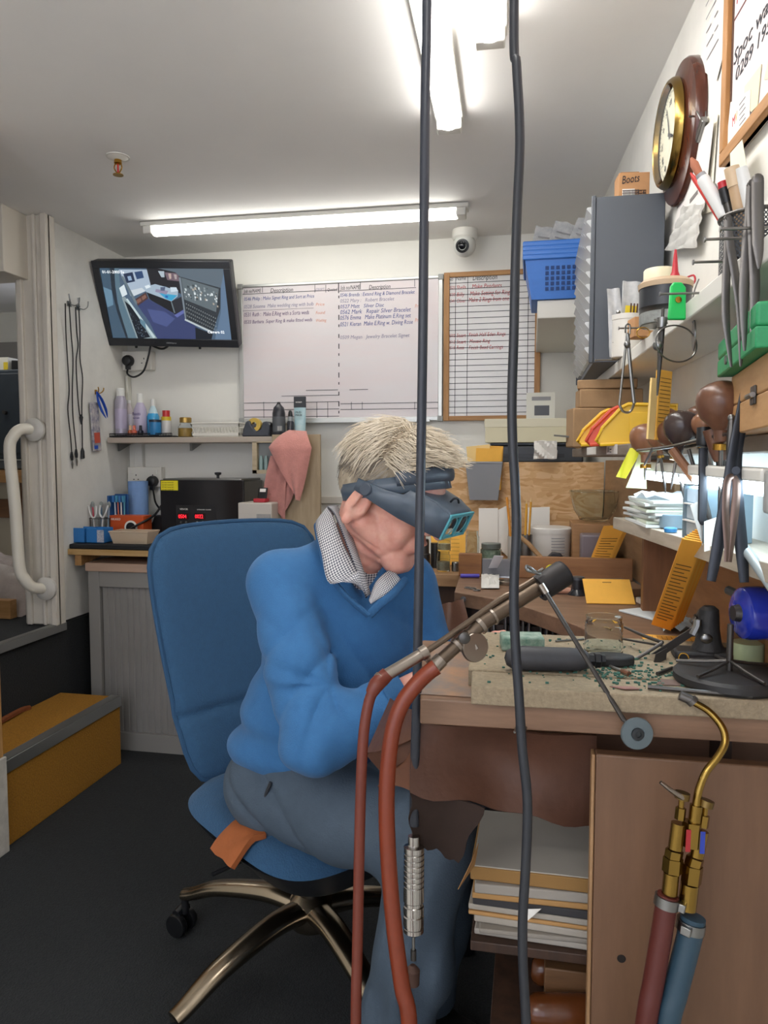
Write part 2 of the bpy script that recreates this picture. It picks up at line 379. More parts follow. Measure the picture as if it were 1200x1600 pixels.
box('carton_label', q.x-.005, q.x+.0195, 3.2975, 3.2995, 1.655, 1.70, mat('yellow_label', '#dcc22e', .5), t, 0)
MB().prism([(-.03, 0), (.13, 0), (.14, .02), (.05, .055), (-.03, .06)], -.05, .05, T(q.x+.06, 3.36, 1.651) @ R(PI/2, 'X')).build('radio', BLACK, bevel=.004)
tag(bpy.data.objects['radio'], 'low black gadget lying on the safe beside the white carton', 'gadget')
m = MB(); random.seed(3)
rows = []
for i in range(15):
    r = []
    for j in range(22):
        a = j/21; b = i/14
        z = .55+.36*math.sin(PI*b)**.7*(1-.55*a)+.02*math.sin(9*a+5*b)*math.sin(11*b)+random.uniform(-.012, .012)
        r.append((-2.95+.92*a+.02*math.sin(b*7), 2.72+.42*b+random.uniform(-.01, .01), z))
    rows.append(r)
m.grid(rows, .004).build('plastic_sheet', mat('dusty_polythene', '#b9aca4', .25, noise=(12, .25)), smooth=True, ang=25)
tag(bpy.data.objects['plastic_sheet'], 'crumpled dusty clear polythene heaped under the timber bench', 'plastic sheet')
tag(box('timber_offcut', -2.6, -2.115, 2.66, 2.7, .547, .625, M_pinex), 'sawn timber offcut lying on the platform carpet', 'timber')
q = [(0, 0), (.10, 0), (.10, -.36), (.095, -.40), (.07, -.425), (.045, -.42), (.02, -.39), (.005, -.33)]
o = MB().prism([(a, b) for a, b in q], -.03, .03, T(-2.235, 2.95, 1.93) @ R(PI/2, 'X')).build('ventilation_duct', mat('duct_grey', '#47423f', .6), bevel=.012)
tag(o, 'dark rounded duct end hanging behind the door post', 'duct')
tag(box('wall_cupboard', -3.1, -2.3, 3.9, 4.198, 1.3, 1.78, mat('cream_cupboard', '#c9c1ad', .6), bevel=.004), 'cream cupboard on the far wall of the side room', 'cupboard')
tag(box('overhead_shelf', -3.4, -2.3, 3.85, 4.198, 1.80, 1.90, mat('shelf_grey', '#6d6a66', .7), bevel=.004), 'grey overhead shelf above the cream cupboard', 'shelf')  # shelf in one even grey
# ---- grab rail on the post
t = thing('grab_rail', 'white tubular grab rail bolted to the door post', 'handrail', (-1.9, 2.5, .7))
M_rail = mat('rail_white', '#dad5c8', .28)
top = Vector((-1.905, 2.57, 1.325)); bot = Vector((-1.875, 2.57, .70))
A = Vector((-1.955, 2.49, 1.30)); B = Vector((-1.93, 2.49, .745))
m = MB().tube([top, top+(A-top)*.45+Vector((0, -.012, .012)), A+Vector((.012, .006, .0)), A+Vector((.0, -.004, -.06)), A*.5+B*.5, B+Vector((-.0, -.004, .06)), B+Vector((.014, .004, .004)), bot+(B-bot)*.4+Vector((0, -.02, -.006)), bot], .0215, 16, 6)
m.build('rail', M_rail, t)
for p in (top, bot): MB().lathe([(.046, 0), (.046, .012), (.034, .022), (.022, .024)], 28, Matrix.Translation(p) @ R(PI/2, 'X')).build('flange', mat('flange_grey', '#c4c1ba', .4), t)
# ---- leads and tools on the left wall
def wl(px, py, off=.008): return P(px, py, X=XL+off)
M_cab = mat('thin_lead', '#1b1b1c', .5)
for i, (px, py, lab) in enumerate(((108, 474, 'steel double hook on the left wall, nearer the door post'), (122, 480, 'steel double hook on the left wall, nearer the monitor'), (150, 612, 'small brass hook holding the blue tweezers'))):
    c = wl(px, py, .003); m = MB(); k = .6 if i == 2 else 1
    m.box(c.x-.002, c.x+.002, c.y-.012*k, c.y+.012*k, c.z-.012, c.z+.008)
    for s in (-1, 1): m.tube([c, c+Vector((.014, s*.016*k, -.006)), c+Vector((.024, s*.03*k, .006)), c+Vector((.024, s*.036*k, .03*k))], .0024, 7, 3)
    tag(m.build('wall_hook', BRASS if i == 2 else STEEL), lab, 'hook')
LD = [('black lead with crocodile clip hanging nearest the door post', [(102, 474), (103, 520), (106, 570), (108, 610), (106, 640), (110, 680), (112, 706)], 'clip'),
      ('black looped lead hanging second from the door post', [(108, 474), (111, 520), (114, 560), (113, 610), (114, 650), (118, 690), (119, 702)], 'clip'),
      ('thin black lead with inline switch third from the door post', [(118, 480), (120, 520), (122, 540), (119, 565), (121, 610), (124, 645), (127, 652)], 'sw'),
      ('kinked black lead with plug on the wall, nearest the monitor', [(123, 480), (125, 520), (125, 560), (129, 590), (128, 625), (128, 650), (129, 705)], 'plug')]
for lab, pts, e in LD:
    t = thing('cable', lab, 'cable', wl(*pts[0]), 'leads on the left wall')
    pp = [wl(x, y, .026 if i == 0 else .008+.003*(i % 2)) for i, (x, y) in enumerate(pts)]
    MB().tube(pp, .0026, 7, 5).build('lead', M_cab, t); p = pp[-1]
    if e == 'clip':
        c = MB().tube([p, p+Vector((0, 0, -.02)), p+Vector((0, .002, -.035))], [.004, .007, .005], 8).build('clip_sleeve', BLACK, t)
        MB().tube([p+Vector((0, .002, -.035)), p+Vector((0, .003, -.05)), p+Vector((0, .003, -.07))], [.003, .005, .002], 6).build('clip_jaw', STEEL, c)
    elif e == 'sw': MB().tube([p+Vector((0, 0, .012)), p, p+Vector((0, 0, -.03))], [.003, .008, .003], 8).build('switch', BLACK, t)
    else: MB().tube([p+Vector((0, 0, .015)), p, p+Vector((0, 0, -.03)), p+Vector((0, 0, -.032))], [.003, .008, .009, .004], 8).build('plug', BLACK, t)
c = wl(151, 612, .03); t = thing('tweezers', 'blue plastic tweezers dangling from a brass hook on the left wall', 'tweezers', c)
MBL = mat('blue_plastic_bright', '#2350b4', .35)
d = (wl(167, 653, .03)-c)
for s in (-1, 1):
    w = Vector((.004*s, .006*s, .004*s)); MB().tube([c, c+d*.3+w, c+d*.7+w*1.2, c+d+w*.4], [.004, .008, .0075, .0015], 8, 2, flat=(.5, 1)).build('arm', MBL, t)
c = wl(149, 665, .012)
o = MB().box(-.004, .004, -.03, .03, -.11, .10, Matrix.Translation(c) @ R(.08, 'X')).build('blister_pack', mat('blister', '#cfc7c4', .2, noise=(30, .5), col2='#6a6f86'), bevel=.003)
t = tag(o, 'clear blister pack of oddments hung below the blue tweezers', 'pack')
MB().box(.0042, .006, -.02, .02, -.075, -.03, Matrix.Translation(c) @ R(.08, 'X')).build('red_label', mat('label_red', '#c2533f', .5), o, 0)
MB().box(.0042, .006, -.026, .0, -.10, -.085, Matrix.Translation(c) @ R(.08, 'X')).build('blue_label', MBL, o, 0)
# ================================================================ BACK LEFT CORNER
def colmesh(name, polys, M, parent, strength=1.0, step=.0001):
    """flat picture from coloured polygons (a screen image); colours live in a colour attribute"""
    vs = []; fs = []; cs = []
    for k, (pts, c) in enumerate(polys):
        n = len(vs); a = sum(pts[i][0]*pts[(i+1) % len(pts)][1]-pts[(i+1) % len(pts)][0]*pts[i][1] for i in range(len(pts)))
        if a < 0: pts = pts[::-1]
        for p in pts: vs.append(M @ Vector((p[0], p[1], k*step*.2)))
        fs.append(tuple(range(n, n+len(pts)))); cs += [rgb(c)]*len(pts)
    me = bpy.data.meshes.new(name); o = vs[0].copy(); me.from_pydata([tuple(v-o) for v in vs], [], fs)
    at = me.color_attributes.new('Col', 'FLOAT_COLOR', 'POINT')
    for i, c in enumerate(cs): at.data[i].color = c
    m = bpy.data.materials.new(name); m.use_nodes = True; b = m.node_tree.nodes['Principled BSDF']; a = m.node_tree.nodes.new('ShaderNodeAttribute'); a.attribute_name = 'Col'
    b.inputs['Base Color'].default_value = (.01, .01, .01, 1); b.inputs['Roughness'].default_value = .35
    m.node_tree.links.new(a.outputs['Color'], b.inputs['Emission Color']); b.inputs['Emission Strength'].default_value = strength
    me.materials.append(m); ob = bpy.data.objects.new(name, me); COL.objects.link(ob); ob.location = o; put(ob, parent); return ob
# ---- monitor
TL = P(142, 405, Y=2.90); TR = P(362, 410, Y=2.96); BL = P(170, 541, Y=3.06); BR = P(371, 541, Y=3.10)
ctr = (TL+TR+BL+BR)/4; ex = ((TR-TL)+(BR-BL)).normalized(); ey = (TL-BL)+(TR-BR); hh = ey.length/4; ww = ((TR-TL).length+(BR-BL).length)/4
M = frame(ctr, ex, ey)
mon = thing('monitor', 'wall monitor showing a camera view of a shop counter, tilted down over the socket', 'monitor', ctr)
MB().box(-ww, ww, -hh, hh, -.05, 0, M).build('casing', mat('monitor_black', '#24262a', .4), mon, .006)
bz = .03
m = MB(); m.box(-ww, ww, hh-bz, hh, 0, .008, M); m.box(-ww, ww, -hh, -hh+bz*1.15, 0, .008, M); m.box(-ww, -ww+bz, -hh+bz*1.15, hh-bz, 0, .008, M); m.box(ww-bz, ww, -hh+bz*1.15, hh-bz, 0, .008, M)
m.build('bezel', mat('monitor_bezel', '#26282d', .35), mon, .002)
sw, sh = ww-bz, hh-bz
def Q(*pts):
    return [((x-82)/1010*2*sw-sw, sh-(y-118)/592*2*sh) for x, y in pts]
pol = [(Q((82,118),(1092,118),(1092,710),(82,710)), '#4c6075'), (Q((82,118),(200,118),(165,300),(180,500),(215,710),(82,710)), '#3f5568'), (Q((82,270),(150,300),(140,420),(86,440)), '#64849a'),
 (Q((165,118),(205,118),(185,260),(178,400),(200,560),(215,700),(195,700),(160,480),(150,300)), '#232d38'), (Q((205,118),(240,118),(230,200),(225,360),(300,710),(215,710),(182,450),(188,260)), '#57707f'),
 (Q((240,130),(475,130),(485,260),(440,290),(300,345)), '#a3b3c4'), (Q((270,165),(350,150),(358,225),(285,240)), '#26334d'), (Q((365,150),(430,140),(436,195),(375,208)), '#33496e'), (Q((300,185),(330,180),(335,215),(305,220)), '#8ba4c0'),
 (Q((300,300),(430,270),(440,300),(315,350)), '#c3ccd3'), (Q((330,372),(432,312),(444,362),(346,425)), '#4d3837'), (Q((340,380),(378,358),(384,384),(348,408)), '#7d5a50'), (Q((388,352),(424,330),(430,356),(394,380)), '#7d5a50'),
 (Q((470,118),(735,118),(735,330),(600,262),(482,255)), '#242429'), (Q((560,140),(610,142),(606,190),(580,190)), '#a9b6bf'), (Q((612,150),(722,158),(722,222),(625,212)), '#6d5c66'), (Q((640,160),(664,160),(660,200),(644,205)), '#b9a49c'), (Q((684,165),(708,168),(704,205),(688,205)), '#a59a9a'),
 (Q((345,425),(440,365),(650,492),(722,452),(728,528),(830,612),(790,700),(465,710),(420,560)), '#39426a'), (Q((420,450),(560,470),(640,530),(560,600),(450,560)), '#4a5584'), (Q((640,500),(722,455),(725,480),(660,520)), '#5f68a2'),
 (Q((440,312),(632,384),(650,492),(455,372)), '#1d1e23'), (Q((632,384),(722,345),(722,452),(650,492)), '#2a2c33'), (Q((626,388),(636,388),(650,480),(640,482)), '#68757c'),
 (Q((405,275),(520,245),(702,296),(690,345),(632,386),(440,312)), '#9fb0bf'), (Q((540,318),(690,335),(634,382),(590,366)), '#3f9cc4'), (Q((520,285),(620,300),(600,330),(510,308)), '#8d87a0'), (Q((640,270),(690,270),(700,300),(640,310)), '#c4d3de'), (Q((560,270),(600,268),(590,300),(556,298)), '#556079'), (Q((590,336),(614,340),(604,360),(586,352)), '#2a62a8'), (Q((430,262),(470,250),(480,270),(440,285)), '#d7e2e8'),
 (Q((222,360),(250,350),(470,710),(290,710)), '#87979c'), (Q((242,385),(300,440),(405,690),(300,710)), '#151c26'), (Q((255,372),(270,365),(450,690),(430,700)), '#b7c9cd'), (Q((345,530),(385,560),(382,630),(340,570)), '#5e7f90'), (Q((215,280),(262,250),(275,330),(228,355)), '#cfdbe0'), (Q((250,190),(268,180),(345,400),(330,420)), '#66757e'),
 (Q((560,118),(1092,118),(1060,275),(740,192),(700,150)), '#5b6873'), (Q((738,185),(1050,272),(1028,440),(942,642),(728,530)), '#30363c'), (Q((742,192),(1035,280),(990,470),(742,368)), '#5f6a70'),
 (Q((724,528),(940,632),(936,650),(720,542)), '#b5bfc4'), (Q((722,190),(738,190),(736,530),(724,530)), '#76818a'), (Q((1055,260),(1092,150),(1092,710),(950,710),(1030,470)), '#5f7690'), (Q((800,600),(940,655),(920,710),(790,710)), '#1b2028')]
rnd = random.Random(5)
for k in range(60):
    x = rnd.uniform(750, 1010); y = 200+(x-740)*.3+rnd.uniform(10, 140); s = rnd.uniform(6, 16); pol.append((Q((x,y),(x+s,y+s*.3),(x+s,y+s*1.5),(x,y+s*1.4)), rnd.choice(['#b9c4c6', '#8d989c', '#d5dde0', '#3b4348', '#a79f94'])))
for r in range(5):
    for k in range(15):
        x = 752+k*16-r*2; y = 400+r*33+k*8.3; pol.append((Q((x,y),(x+6,y+2),(x+6,y+9),(x,y+7)), '#a3aaac'))
for k in range(40):
    x = rnd.uniform(250, 420); y = 440+(x-250)*1.1+rnd.uniform(20, 160)
    if y < 690: pol.append((Q((x,y),(x+5,y+2),(x+4,y+7),(x,y+6)), '#7f93a6'))
scr = colmesh('screen', pol, M @ T(0, 0, .0015), mon, .2)
M_osd = mat('screen_text', '#ffffff', .5, emit=('#e8eef2', .17))
text('screen_text', '01-01-2000 Sa', .017, M_osd, M @ T(-sw+.01, sh-.022, .004), scr); text('screen_text', 'Camera 02', .017, M_osd, M @ T(.17, -sh+.032, .004), scr)
text('badge', 'HANNspree', .009, mat('badge', '#b9bcbe', .4), M @ T(-.025, -hh+.014, .0085), mon, sx=1.0)
MB().box(-.12, .12, -.08, .08, -.10, -.05, M).build('bracket', BLACK, mon, .003)
for sx in (-.19, .11): MB().box(sx-.004, sx+.004, -hh-.02, -hh+.03, -.04, -.03, M).build('bracket_tab', BLACK, mon)
# ---- sockets under the monitor
def socket(label, px, py, w=.146, h=.086, Y=YB):
    c = P(px, py, Y=Y-.03); t = thing('wall_socket', label, 'socket', (c.x, Y, c.z)); W_ = mat('socket_white', '#dedbd2', .35)
    box('back_box', c.x-w/2, c.x+w/2, Y-.035, Y-.001, c.z-h/2, c.z+h/2, W_, t, .004)
    box('face_plate', c.x-w/2-.001, c.x+w/2+.001, Y-.044, Y-.035, c.z-h/2-.001, c.z+h/2+.001, W_, t, .003)
    for s in (-1, 1):
        x = c.x+s*w*.25
        for dx, dz, a, b in ((0, .008, .004, .008), (-.011, -.012, .007, .004), (.011, -.012, .007, .004)):
            box('pin_hole', x+dx-a/2, x+dx+a/2, Y-.0446, Y-.0435, c.z+dz-b/2, c.z+dz+b/2, BLACK, t, 0)
        box('rocker_switch', x+s*.02-.006, x+s*.02+.006, Y-.049, Y-.043, c.z+.012, c.z+.034, W_, t, .002)
    return c
c = socket('white double socket on the wall directly under the monitor', 216, 564)
def plug(label, p, tail, name='mains_plug'):
    t = thing(name, label, 'plug', p)
    M_ = Matrix.Translation(p) @ R(PI/2, 'X')
    m = MB().lathe([(.026, 0), (.027, .012), (.022, .03), (.012, .034)], 20, M_); m.box(-.010, .010, -.04, -.01, .004, .022, M_); m.build('plug_body', BLACK, t, .002)
    MB().tube([p+Vector((0, -.012, -.03))]+tail, .0045, 8, 6).build('flex', BLACK, t)
p = Vector((c.x-.036, YB-.045, c.z-.002))
plug('black three-pin plug in the double socket under the monitor', p, [P(199, 584, Y=3.13), P(210, 589, Y=3.12), P(224, 580, Y=3.12), P(231, 560, Y=3.12), P(235, 541, Y=3.12), P(236, 528, Y=3.135)])
tag(MB().tube([P(238, 540, Y=3.16), P(252, 545, Y=3.15), P(262, 541, Y=3.15), P(268, 530, Y=3.16)], .005, 8, 6).build('cable', BLACK), 'short loop of black cable drooping below the monitor', 'cable')
box('conduit', P(196, 600, Y=3.17).x, P(200, 600, Y=3.17).x, 3.17, 3.199, 1.31, 1.6, WHITE); tag(bpy.data.objects['conduit'], 'thin white cable conduit dropping from the socket to the shelf', 'conduit')
# ---- left shelf and what stands on it
SZ = 1.308
t = thing('wall_shelf', 'narrow pale wooden wall shelf below the monitor', 'shelf', (-1.48, 3.1, SZ))
box('shelf_board', -1.862, -1.085, 3.0, YB-.001, SZ-.024, SZ, mat('shelf_laminate', '#b7aa9c', .5, noise=(30, .1), stretch=(.1, 1, 1)), t, .002)
for px in (178, 432 - 140): c = P(px, 693, Y=3.05); MB().prism([(0, 0), (.10, 0), (0, -.035)], -.006, .006, T(c.x, 3.0, SZ-.024) @ Matrix(((0,0,1,0),(1,0,0,0),(0,1,0,0),(0,0,0,1))) @ T(.09, 0, 0)).build('bracket', STEEL, t)
def vessel(name, label, cat, x, y, z, parts, group=None, n=24, tilt=None):
    """parts: (part name, profile [(r,z)...], material[, sub-part of previous])"""
    t = thing(name, label, cat, (x, y, z), group); last = None
    for q in parts:
        pr = q[1]; last = MB().lathe(pr, n, T(x, y, z)).build(q[0], q[2], t if len(q) < 4 else last)
    if tilt: t.rotation_euler = tilt
    return t
def on(px, Y): return P(px, 684, Y=Y).x
def S(px, Y=3.05): return px*Y*.985/F*1.03
LIL = mat('lilac_plastic', '#b7aec6', .35); CLR = mat('cap_white', '#dcdcd8', .3); LBL = mat('pale_label', '#d9d3dc', .5)
GL = glass('bottle_clear', '#e8eef2')
x = on(190, 3.08); vessel('hairspray_can', 'tall lilac grey aerosol can at the wall end of the shelf', 'spray can', x, 3.08, SZ+.012, [('can', [(.024, 0), (.027, .004), (.027, .155), (.020, .175), (.018, .178)], mat('aerosol_lilac', '#a9a3b3', .35, .3)), ('label_band', [(.0274, .03), (.0274, .12)], LIL, 1), ('cap', [(.018, .178), (.018, .21), (.015, .214)], CLR)])
x = on(203, 3.14); vessel('spray_bottle', 'slim clear bottle with pale label between the two lilac bottles', 'bottle', x, 3.14, SZ+.012, [('bottle_body', [(.018, 0), (.018, .12), (.012, .135), (.008, .15)], mat('clear_pinkish', '#cbbfc0', .2)), ('cap', [(.009, .15), (.009, .165)], CLR), ('label_band', [(.0184, .02), (.0184, .10)], LBL)])
x = on(220, 3.06); t = vessel('lotion_bottle', 'lilac lotion bottle with white cap and dark lettering', 'bottle', x, 3.06, SZ+.012, [('bottle_body', [(.025, 0), (.028, .006), (.028, .115), (.017, .14), (.014, .145)], LIL), ('cap', [(.0145, .145), (.013, .182), (.010, .186)], CLR)])
text('lettering', 'Boots', .02, mat('violet_ink', '#4a3a78', .6), T(x-.023, 3.031, SZ+.10) @ R(PI/2, 'X'), t, sx=.85); text('lettering', 'hand wash', .009, mat('violet_ink', '#4a3a78', .6), T(x-.02, 3.031, SZ+.085) @ R(PI/2, 'X'), t, sx=.85)
x = on(240, 3.09); vessel('mouthwash_bottle', 'bright blue bottle with clear neck and white cap', 'bottle', x, 3.09, SZ+.012, [('bottle_body', [(.025, 0), (.027, .005), (.027, .085), (.022, .098)], mat('blue_liquid', '#3f9fd2', .2)), ('neck', [(.022, .098), (.016, .118), (.009, .132)], mat('neck_clear', '#b9d3dc', .15)), ('cap', [(.010, .132), (.009, .163)], CLR)])
x = on(242, 3.02); vessel('blue_jar', 'small blue tub with dark lid in front of blue bottle', 'jar', x, 3.025, SZ+.012, [('tub', [(.024, 0), (.026, .005), (.026, .055)], mat('blue_tub', '#2f7fb8', .3)), ('lid', [(.027, .055), (.027, .066)], mat('navy_lid', '#1f2b3c', .35))])
x = on(262, 3.06); vessel('nail_varnish_remover', 'small clear bottle with yellow collar and red cap', 'bottle', x, 3.05, SZ+.012, [('bottle_body', [(.021, 0), (.022, .004), (.022, .062), (.018, .068)], mat('frosty', '#c0bdba', .2)), ('collar', [(.0215, .063), (.0215, .08)], mat('yellow_cap', '#d3b62a', .4)), ('cap', [(.0165, .08), (.0165, .108)], mat('red_cap', '#bd2c2c', .35))])
bx = (on(184, 3.05)-.012, on(276, 3.05)); t = thing('mesh_tray', 'black wire mesh tray holding the bottles on the shelf', 'tray', (bx[0], 3.05, SZ))
MB().box(bx[0], bx[1], 3.005, 3.18, SZ+.001, SZ+.008).build('tray_base', BLACK, t, .002)
m = MB()
for k in range(40): xx = bx[0]+(bx[1]-bx[0])*k/39; m.box(xx-.0012, xx+.0012, 3.003, 3.006, SZ+.001, SZ+.018)
m.box(bx[0], bx[1], 3.002, 3.007, SZ+.016, SZ+.019); m.build('tray_rim', BLACK, t)
for i, (px, col, lab) in enumerate(((204, '#a8562f', 'tiny brown bottle lying among oddments in the tray'), (210, '#d56a52', 'small coral varnish bottle standing in the tray'), (220, '#2a2a38', 'tiny black cap standing in the tray'))):
    x = on(px, 3.02); vessel('varnish_bottle', lab, 'bottle', x, 3.02, SZ+.012, [('bottle_body', [(.011, 0), (.012, .003), (.012, .018), (.006, .022)], mat('varnish_%d' % i, col, .2)), ('cap', [(.0065, .022), (.006, .042)], mat('varnish_cap_%d' % i, ['#d8b48a', '#d8735c', '#22222a'][i], .3))], 'varnish bottles in the tray')
x = on(292, 3.06); vessel('honey_jar', 'glass jar half full of amber wax with a gold lid', 'jar', x, 3.05, SZ+.001, [('glass', [(.031, 0), (.033, .004), (.033, .046), (.024, .058), (.024, .07)], GL), ('contents', [(.031, .002), (.0315, .04)], mat('amber', '#a9853c', .4)), ('lid', [(.026, .064), (.026, .085), (.024, .087)], mat('gold_lid', '#a98a4a', .3, .7))])
x0, x1 = on(304, 3.05), on(378, 3.05); t = thing('storage_basket', 'low white plastic basket with woven openwork sides', 'basket', ((x0+x1)/2, 3.08, SZ)); WB = mat('basket_white', '#d8d5cb', .45)
m = MB(); m.box(x0+.008, x1-.008, 3.03, 3.15, SZ+.001, SZ+.004)
for z in (SZ+.012, SZ+.05): m.box(x0, x1, 3.02, 3.024, z-.006, z+.006); m.box(x0, x1, 3.156, 3.16, z-.006, z+.006); m.box(x0, x0+.004, 3.02, 3.16, z-.006, z+.006); m.box(x1-.004, x1, 3.02, 3.16, z-.006, z+.006)
for k in range(15):
    xx = x0+(x1-x0)*(k+.5)/15
    for yy in (3.022, 3.158):
        for s in (-1, 1): m.tube([(xx-s*.006, yy, SZ+.016), (xx+s*.006, yy, SZ+.046)], .0018, 5)
m.build('basket_body', WB, t); m = MB(); m.tube([(x0, 3.02, SZ+.06), (x1, 3.02, SZ+.06), (x1, 3.16, SZ+.06), (x0, 3.16, SZ+.06)], .004, 8, closed=True); m.build('rim', WB, t)
# tape dispenser
x = on(400, 3.05); t = thing('tape_dispenser', 'dark grey desk tape dispenser with a roll of yellow tape', 'tape dispenser', (x, 3.05, SZ))
pr = [(-.055, 0), (.07, 0), (.072, .05), (.062, .066), (.04, .062), (.03, .03), (.01, .022), (-.012, .05), (-.018, .07), (-.035, .066), (-.05, .03)]
MB().prism(pr, -.028, .028, T(x, 3.05, SZ+.001) @ R(PI/2, 'X')).build('dispenser_body', mat('dispenser_grey', '#3b3f48', .45), t, .006)
rl = MB().lathe([(.012, -.012), (.03, -.012), (.03, .012), (.012, .012), (.012, -.012)], 28, T(x-.002, 3.045, SZ+.052) @ R(PI/2, 'X'), closed=False).build('tape_roll', mat('yellow_tape', '#cfae4e', .3), t)
MB().box(x+.068, x+.075, 3.025, 3.075, SZ+.05, SZ+.058).build('cutter', STEEL, t)
x = on(436, 3.05); t = vessel('black_can', 'black bottle with rounded shoulders beside the tape dispenser', 'bottle', x, 3.05, SZ+.001, [('bottle_body', [(.026, 0), (.028, .004), (.028, .10), (.022, .125), (.012, .135), (.010, .14)], mat('black_gloss', '#33343a', .3)), ('label_band', [(.0284, .02), (.0284, .085)], mat('grey_label', '#55585c', .5)), ('nozzle', [(.008, .14), (.006, .148)], BLACK)])
for k in range(9): MB().box(x+.004+k*.0022, x+.0052+k*.0022, 3.0205, 3.0214, SZ+.025, SZ+.045).build('barcode_bar', PAPER, t, 0) if k % 2 == 0 else None
x = on(454, 3.05); vessel('dropper_bottle', 'slim black dropper bottle between black can and blue tube', 'bottle', x, 3.05, SZ+.001, [('bottle_body', [(.014, 0), (.015, .004), (.015, .06), (.012, .066)], mat('black_gloss', '#33343a', .3)), ('clear_top', [(.012, .066), (.011, .085)], mat('smoky', '#8b8f90', .2)), ('cap', [(.011, .085), (.008, .105), (.004, .112)], BLACK)])
x = on(469, 3.06); t = thing('cream_tube', 'clear blue toiletry tube standing on its black cap end', 'tube', (x, 3.06, SZ+.001))
m = MB(); rows = []
for i in range(9):
    a = i/8; z = SZ+.001+.135*a; w = .024+.003*a; d_ = .017*(1-a)+.002
    rows.append([(x+w*math.cos(2*PI*k/16), 3.06+d_*math.sin(2*PI*k/16), z) for k in range(17)])
m.grid(rows).build('tube_body', mat('tube_blue', '#7fb7c6', .25, noise=(8, .3), col2='#c8d6d4'), t)
MB().box(x-.027, x+.027, 3.056, 3.064, SZ+.125, SZ+.172).build('crimp', mat('tube_black', '#2c2f34', .4), t, .002)
text('lettering', 'ocean', .012, PAPER, T(x-.018, 3.0545, SZ+.145) @ R(PI/2, 'X'), t); text('lettering', 'MUD\nMASK', .012, INK, T(x-.016, 3.045, SZ+.10) @ R(PI/2, 'X'), t)
# ---- panel, little framed box, pink cloth
o = box('oak_panel', P(430, 700, Y=3.02).x, P(504, 700, Y=3.02).x, 2.98, 3.0, .86, 1.315, OAK, None, .002)
tag(o, 'pale oak end panel standing at the right end of the shelf', 'panel')
a = P(397, 740, Y=2.97); b = P(433, 690, Y=2.97)
t = thing('wooden_niche', 'little pale wood frame with glass vials beneath the shelf end', 'frame', (a.x, 2.97, a.z))
m = MB(); fw = .016
m.box(a.x, b.x, 2.95, 2.979, a.z, a.z+fw); m.box(a.x, b.x, 2.95, 2.979, b.z-fw*.3, b.z); m.box(a.x, a.x+fw*1.3, 2.95, 2.979, a.z, b.z); m.box(b.x-fw*.5, b.x, 2.95, 2.979, a.z, b.z); m.build('frame', wood('oak2', '#c3b497', '#a8977a', 'x'), t, .001)
MB().box(a.x, b.x, 2.974, 2.979, a.z, b.z).build('backing', mat('niche_back', '#7e8180', .5), t)
for k in range(2): MB().lathe([(.009, 0), (.009, .045), (.006, .05), (.006, .06)], 12, T(a.x+.035+k*.022, 2.962, a.z+fw)).build('vial', mat('vial', '#7f9694', .15), t)
M_pink = mat('pink_cloth', '#d9958b', .95, noise=(35, .12), bump=(180, .5), sheen=.3)
t = thing('pink_cloth', 'pink microfibre cloth draped over the top of the oak panel', 'cloth', P(455, 675, Y=2.97))
def quadsheet(c00, c10, c11, c01, nx, ny, fn):
    rows = []
    for j in range(ny+1):
        v = j/ny; r = []
        for i in range(nx+1):
            u = i/nx; p = (Vector(c00)*(1-u)+Vector(c10)*u)*(1-v)+(Vector(c01)*(1-u)+Vector(c11)*u)*v
            r.append(p+Vector(fn(u, v)))
        rows.append(r)
    return rows
fr = quadsheet(P(421, 699, Y=2.93), P(487, 700, Y=2.93), P(468, 783, Y=2.92), P(463, 778, Y=2.93), 14, 18, lambda u, v: (0, -.02*math.sin(u*PI)*(1-v*.4)-.008*math.sin(u*9+v*3), .0))
tp = quadsheet(P(452, 673, Y=2.985), P(479, 675, Y=2.985), P(487, 700, Y=2.93), P(421, 699, Y=2.93), 14, 8, lambda u, v: (0, -.02*math.sin(u*PI)*v-.008*math.sin(u*9)*v-.012*math.sin(v*PI), .006*math.sin(v*PI)))
MB().grid(tp[:-1]+fr, .004).build('front_fold', M_pink, t, ang=70)
bk = quadsheet(P(424, 712, Y=2.955), P(452, 720, Y=2.95), P(446, 812, Y=2.95), P(411, 783, Y=2.95), 12, 14, lambda u, v: (0, -.010*math.sin(u*7+v*2)-.008*math.sin(v*PI), .012*math.sin(u*PI)*v))
bk2 = quadsheet(P(452, 718, Y=2.95), P(464, 740, Y=2.945), P(458, 772, Y=2.95), P(440, 814, Y=2.95), 6, 14, lambda u, v: (0, -.008*math.sin(u*5), 0))
MB().grid(bk, .004).grid(bk2, .004).build('back_fold', mat('pink_cloth_inside', '#c98c84', .95, noise=(40, .15), bump=(180, .5)), t, ang=70)
# ---- wood shelf with black mat above the tambour cabinet
t = thing('worktop_shelf', 'birch wall shelf with a black mat above the tambour cabinet', 'shelf', (-1.3, 2.9, .82))
box('board', XL+.001, -.85, 2.70, YB-.001, .818, .842, wood('birch', '#c2a06d', '#a9844f', 'x'), t, .002)
box('mat', XL+.005, -.85, 2.705, 3.12, .843, .862, mat('mat_black', '#1e1f22', .8, noise=(20, .3)), t, .004)
MB().prism([(0, 0), (.30, 0), (0, -.045)], -.015, .015, T(-1.835, 2.72, .817) @ Matrix(((0,0,1,0),(1,0,0,0),(0,1,0,0),(0,0,0,1)))).build('bracket', M_pinex, t)
WZ = .863
def wx(px, Y): return P(px, 850, Y=Y).x
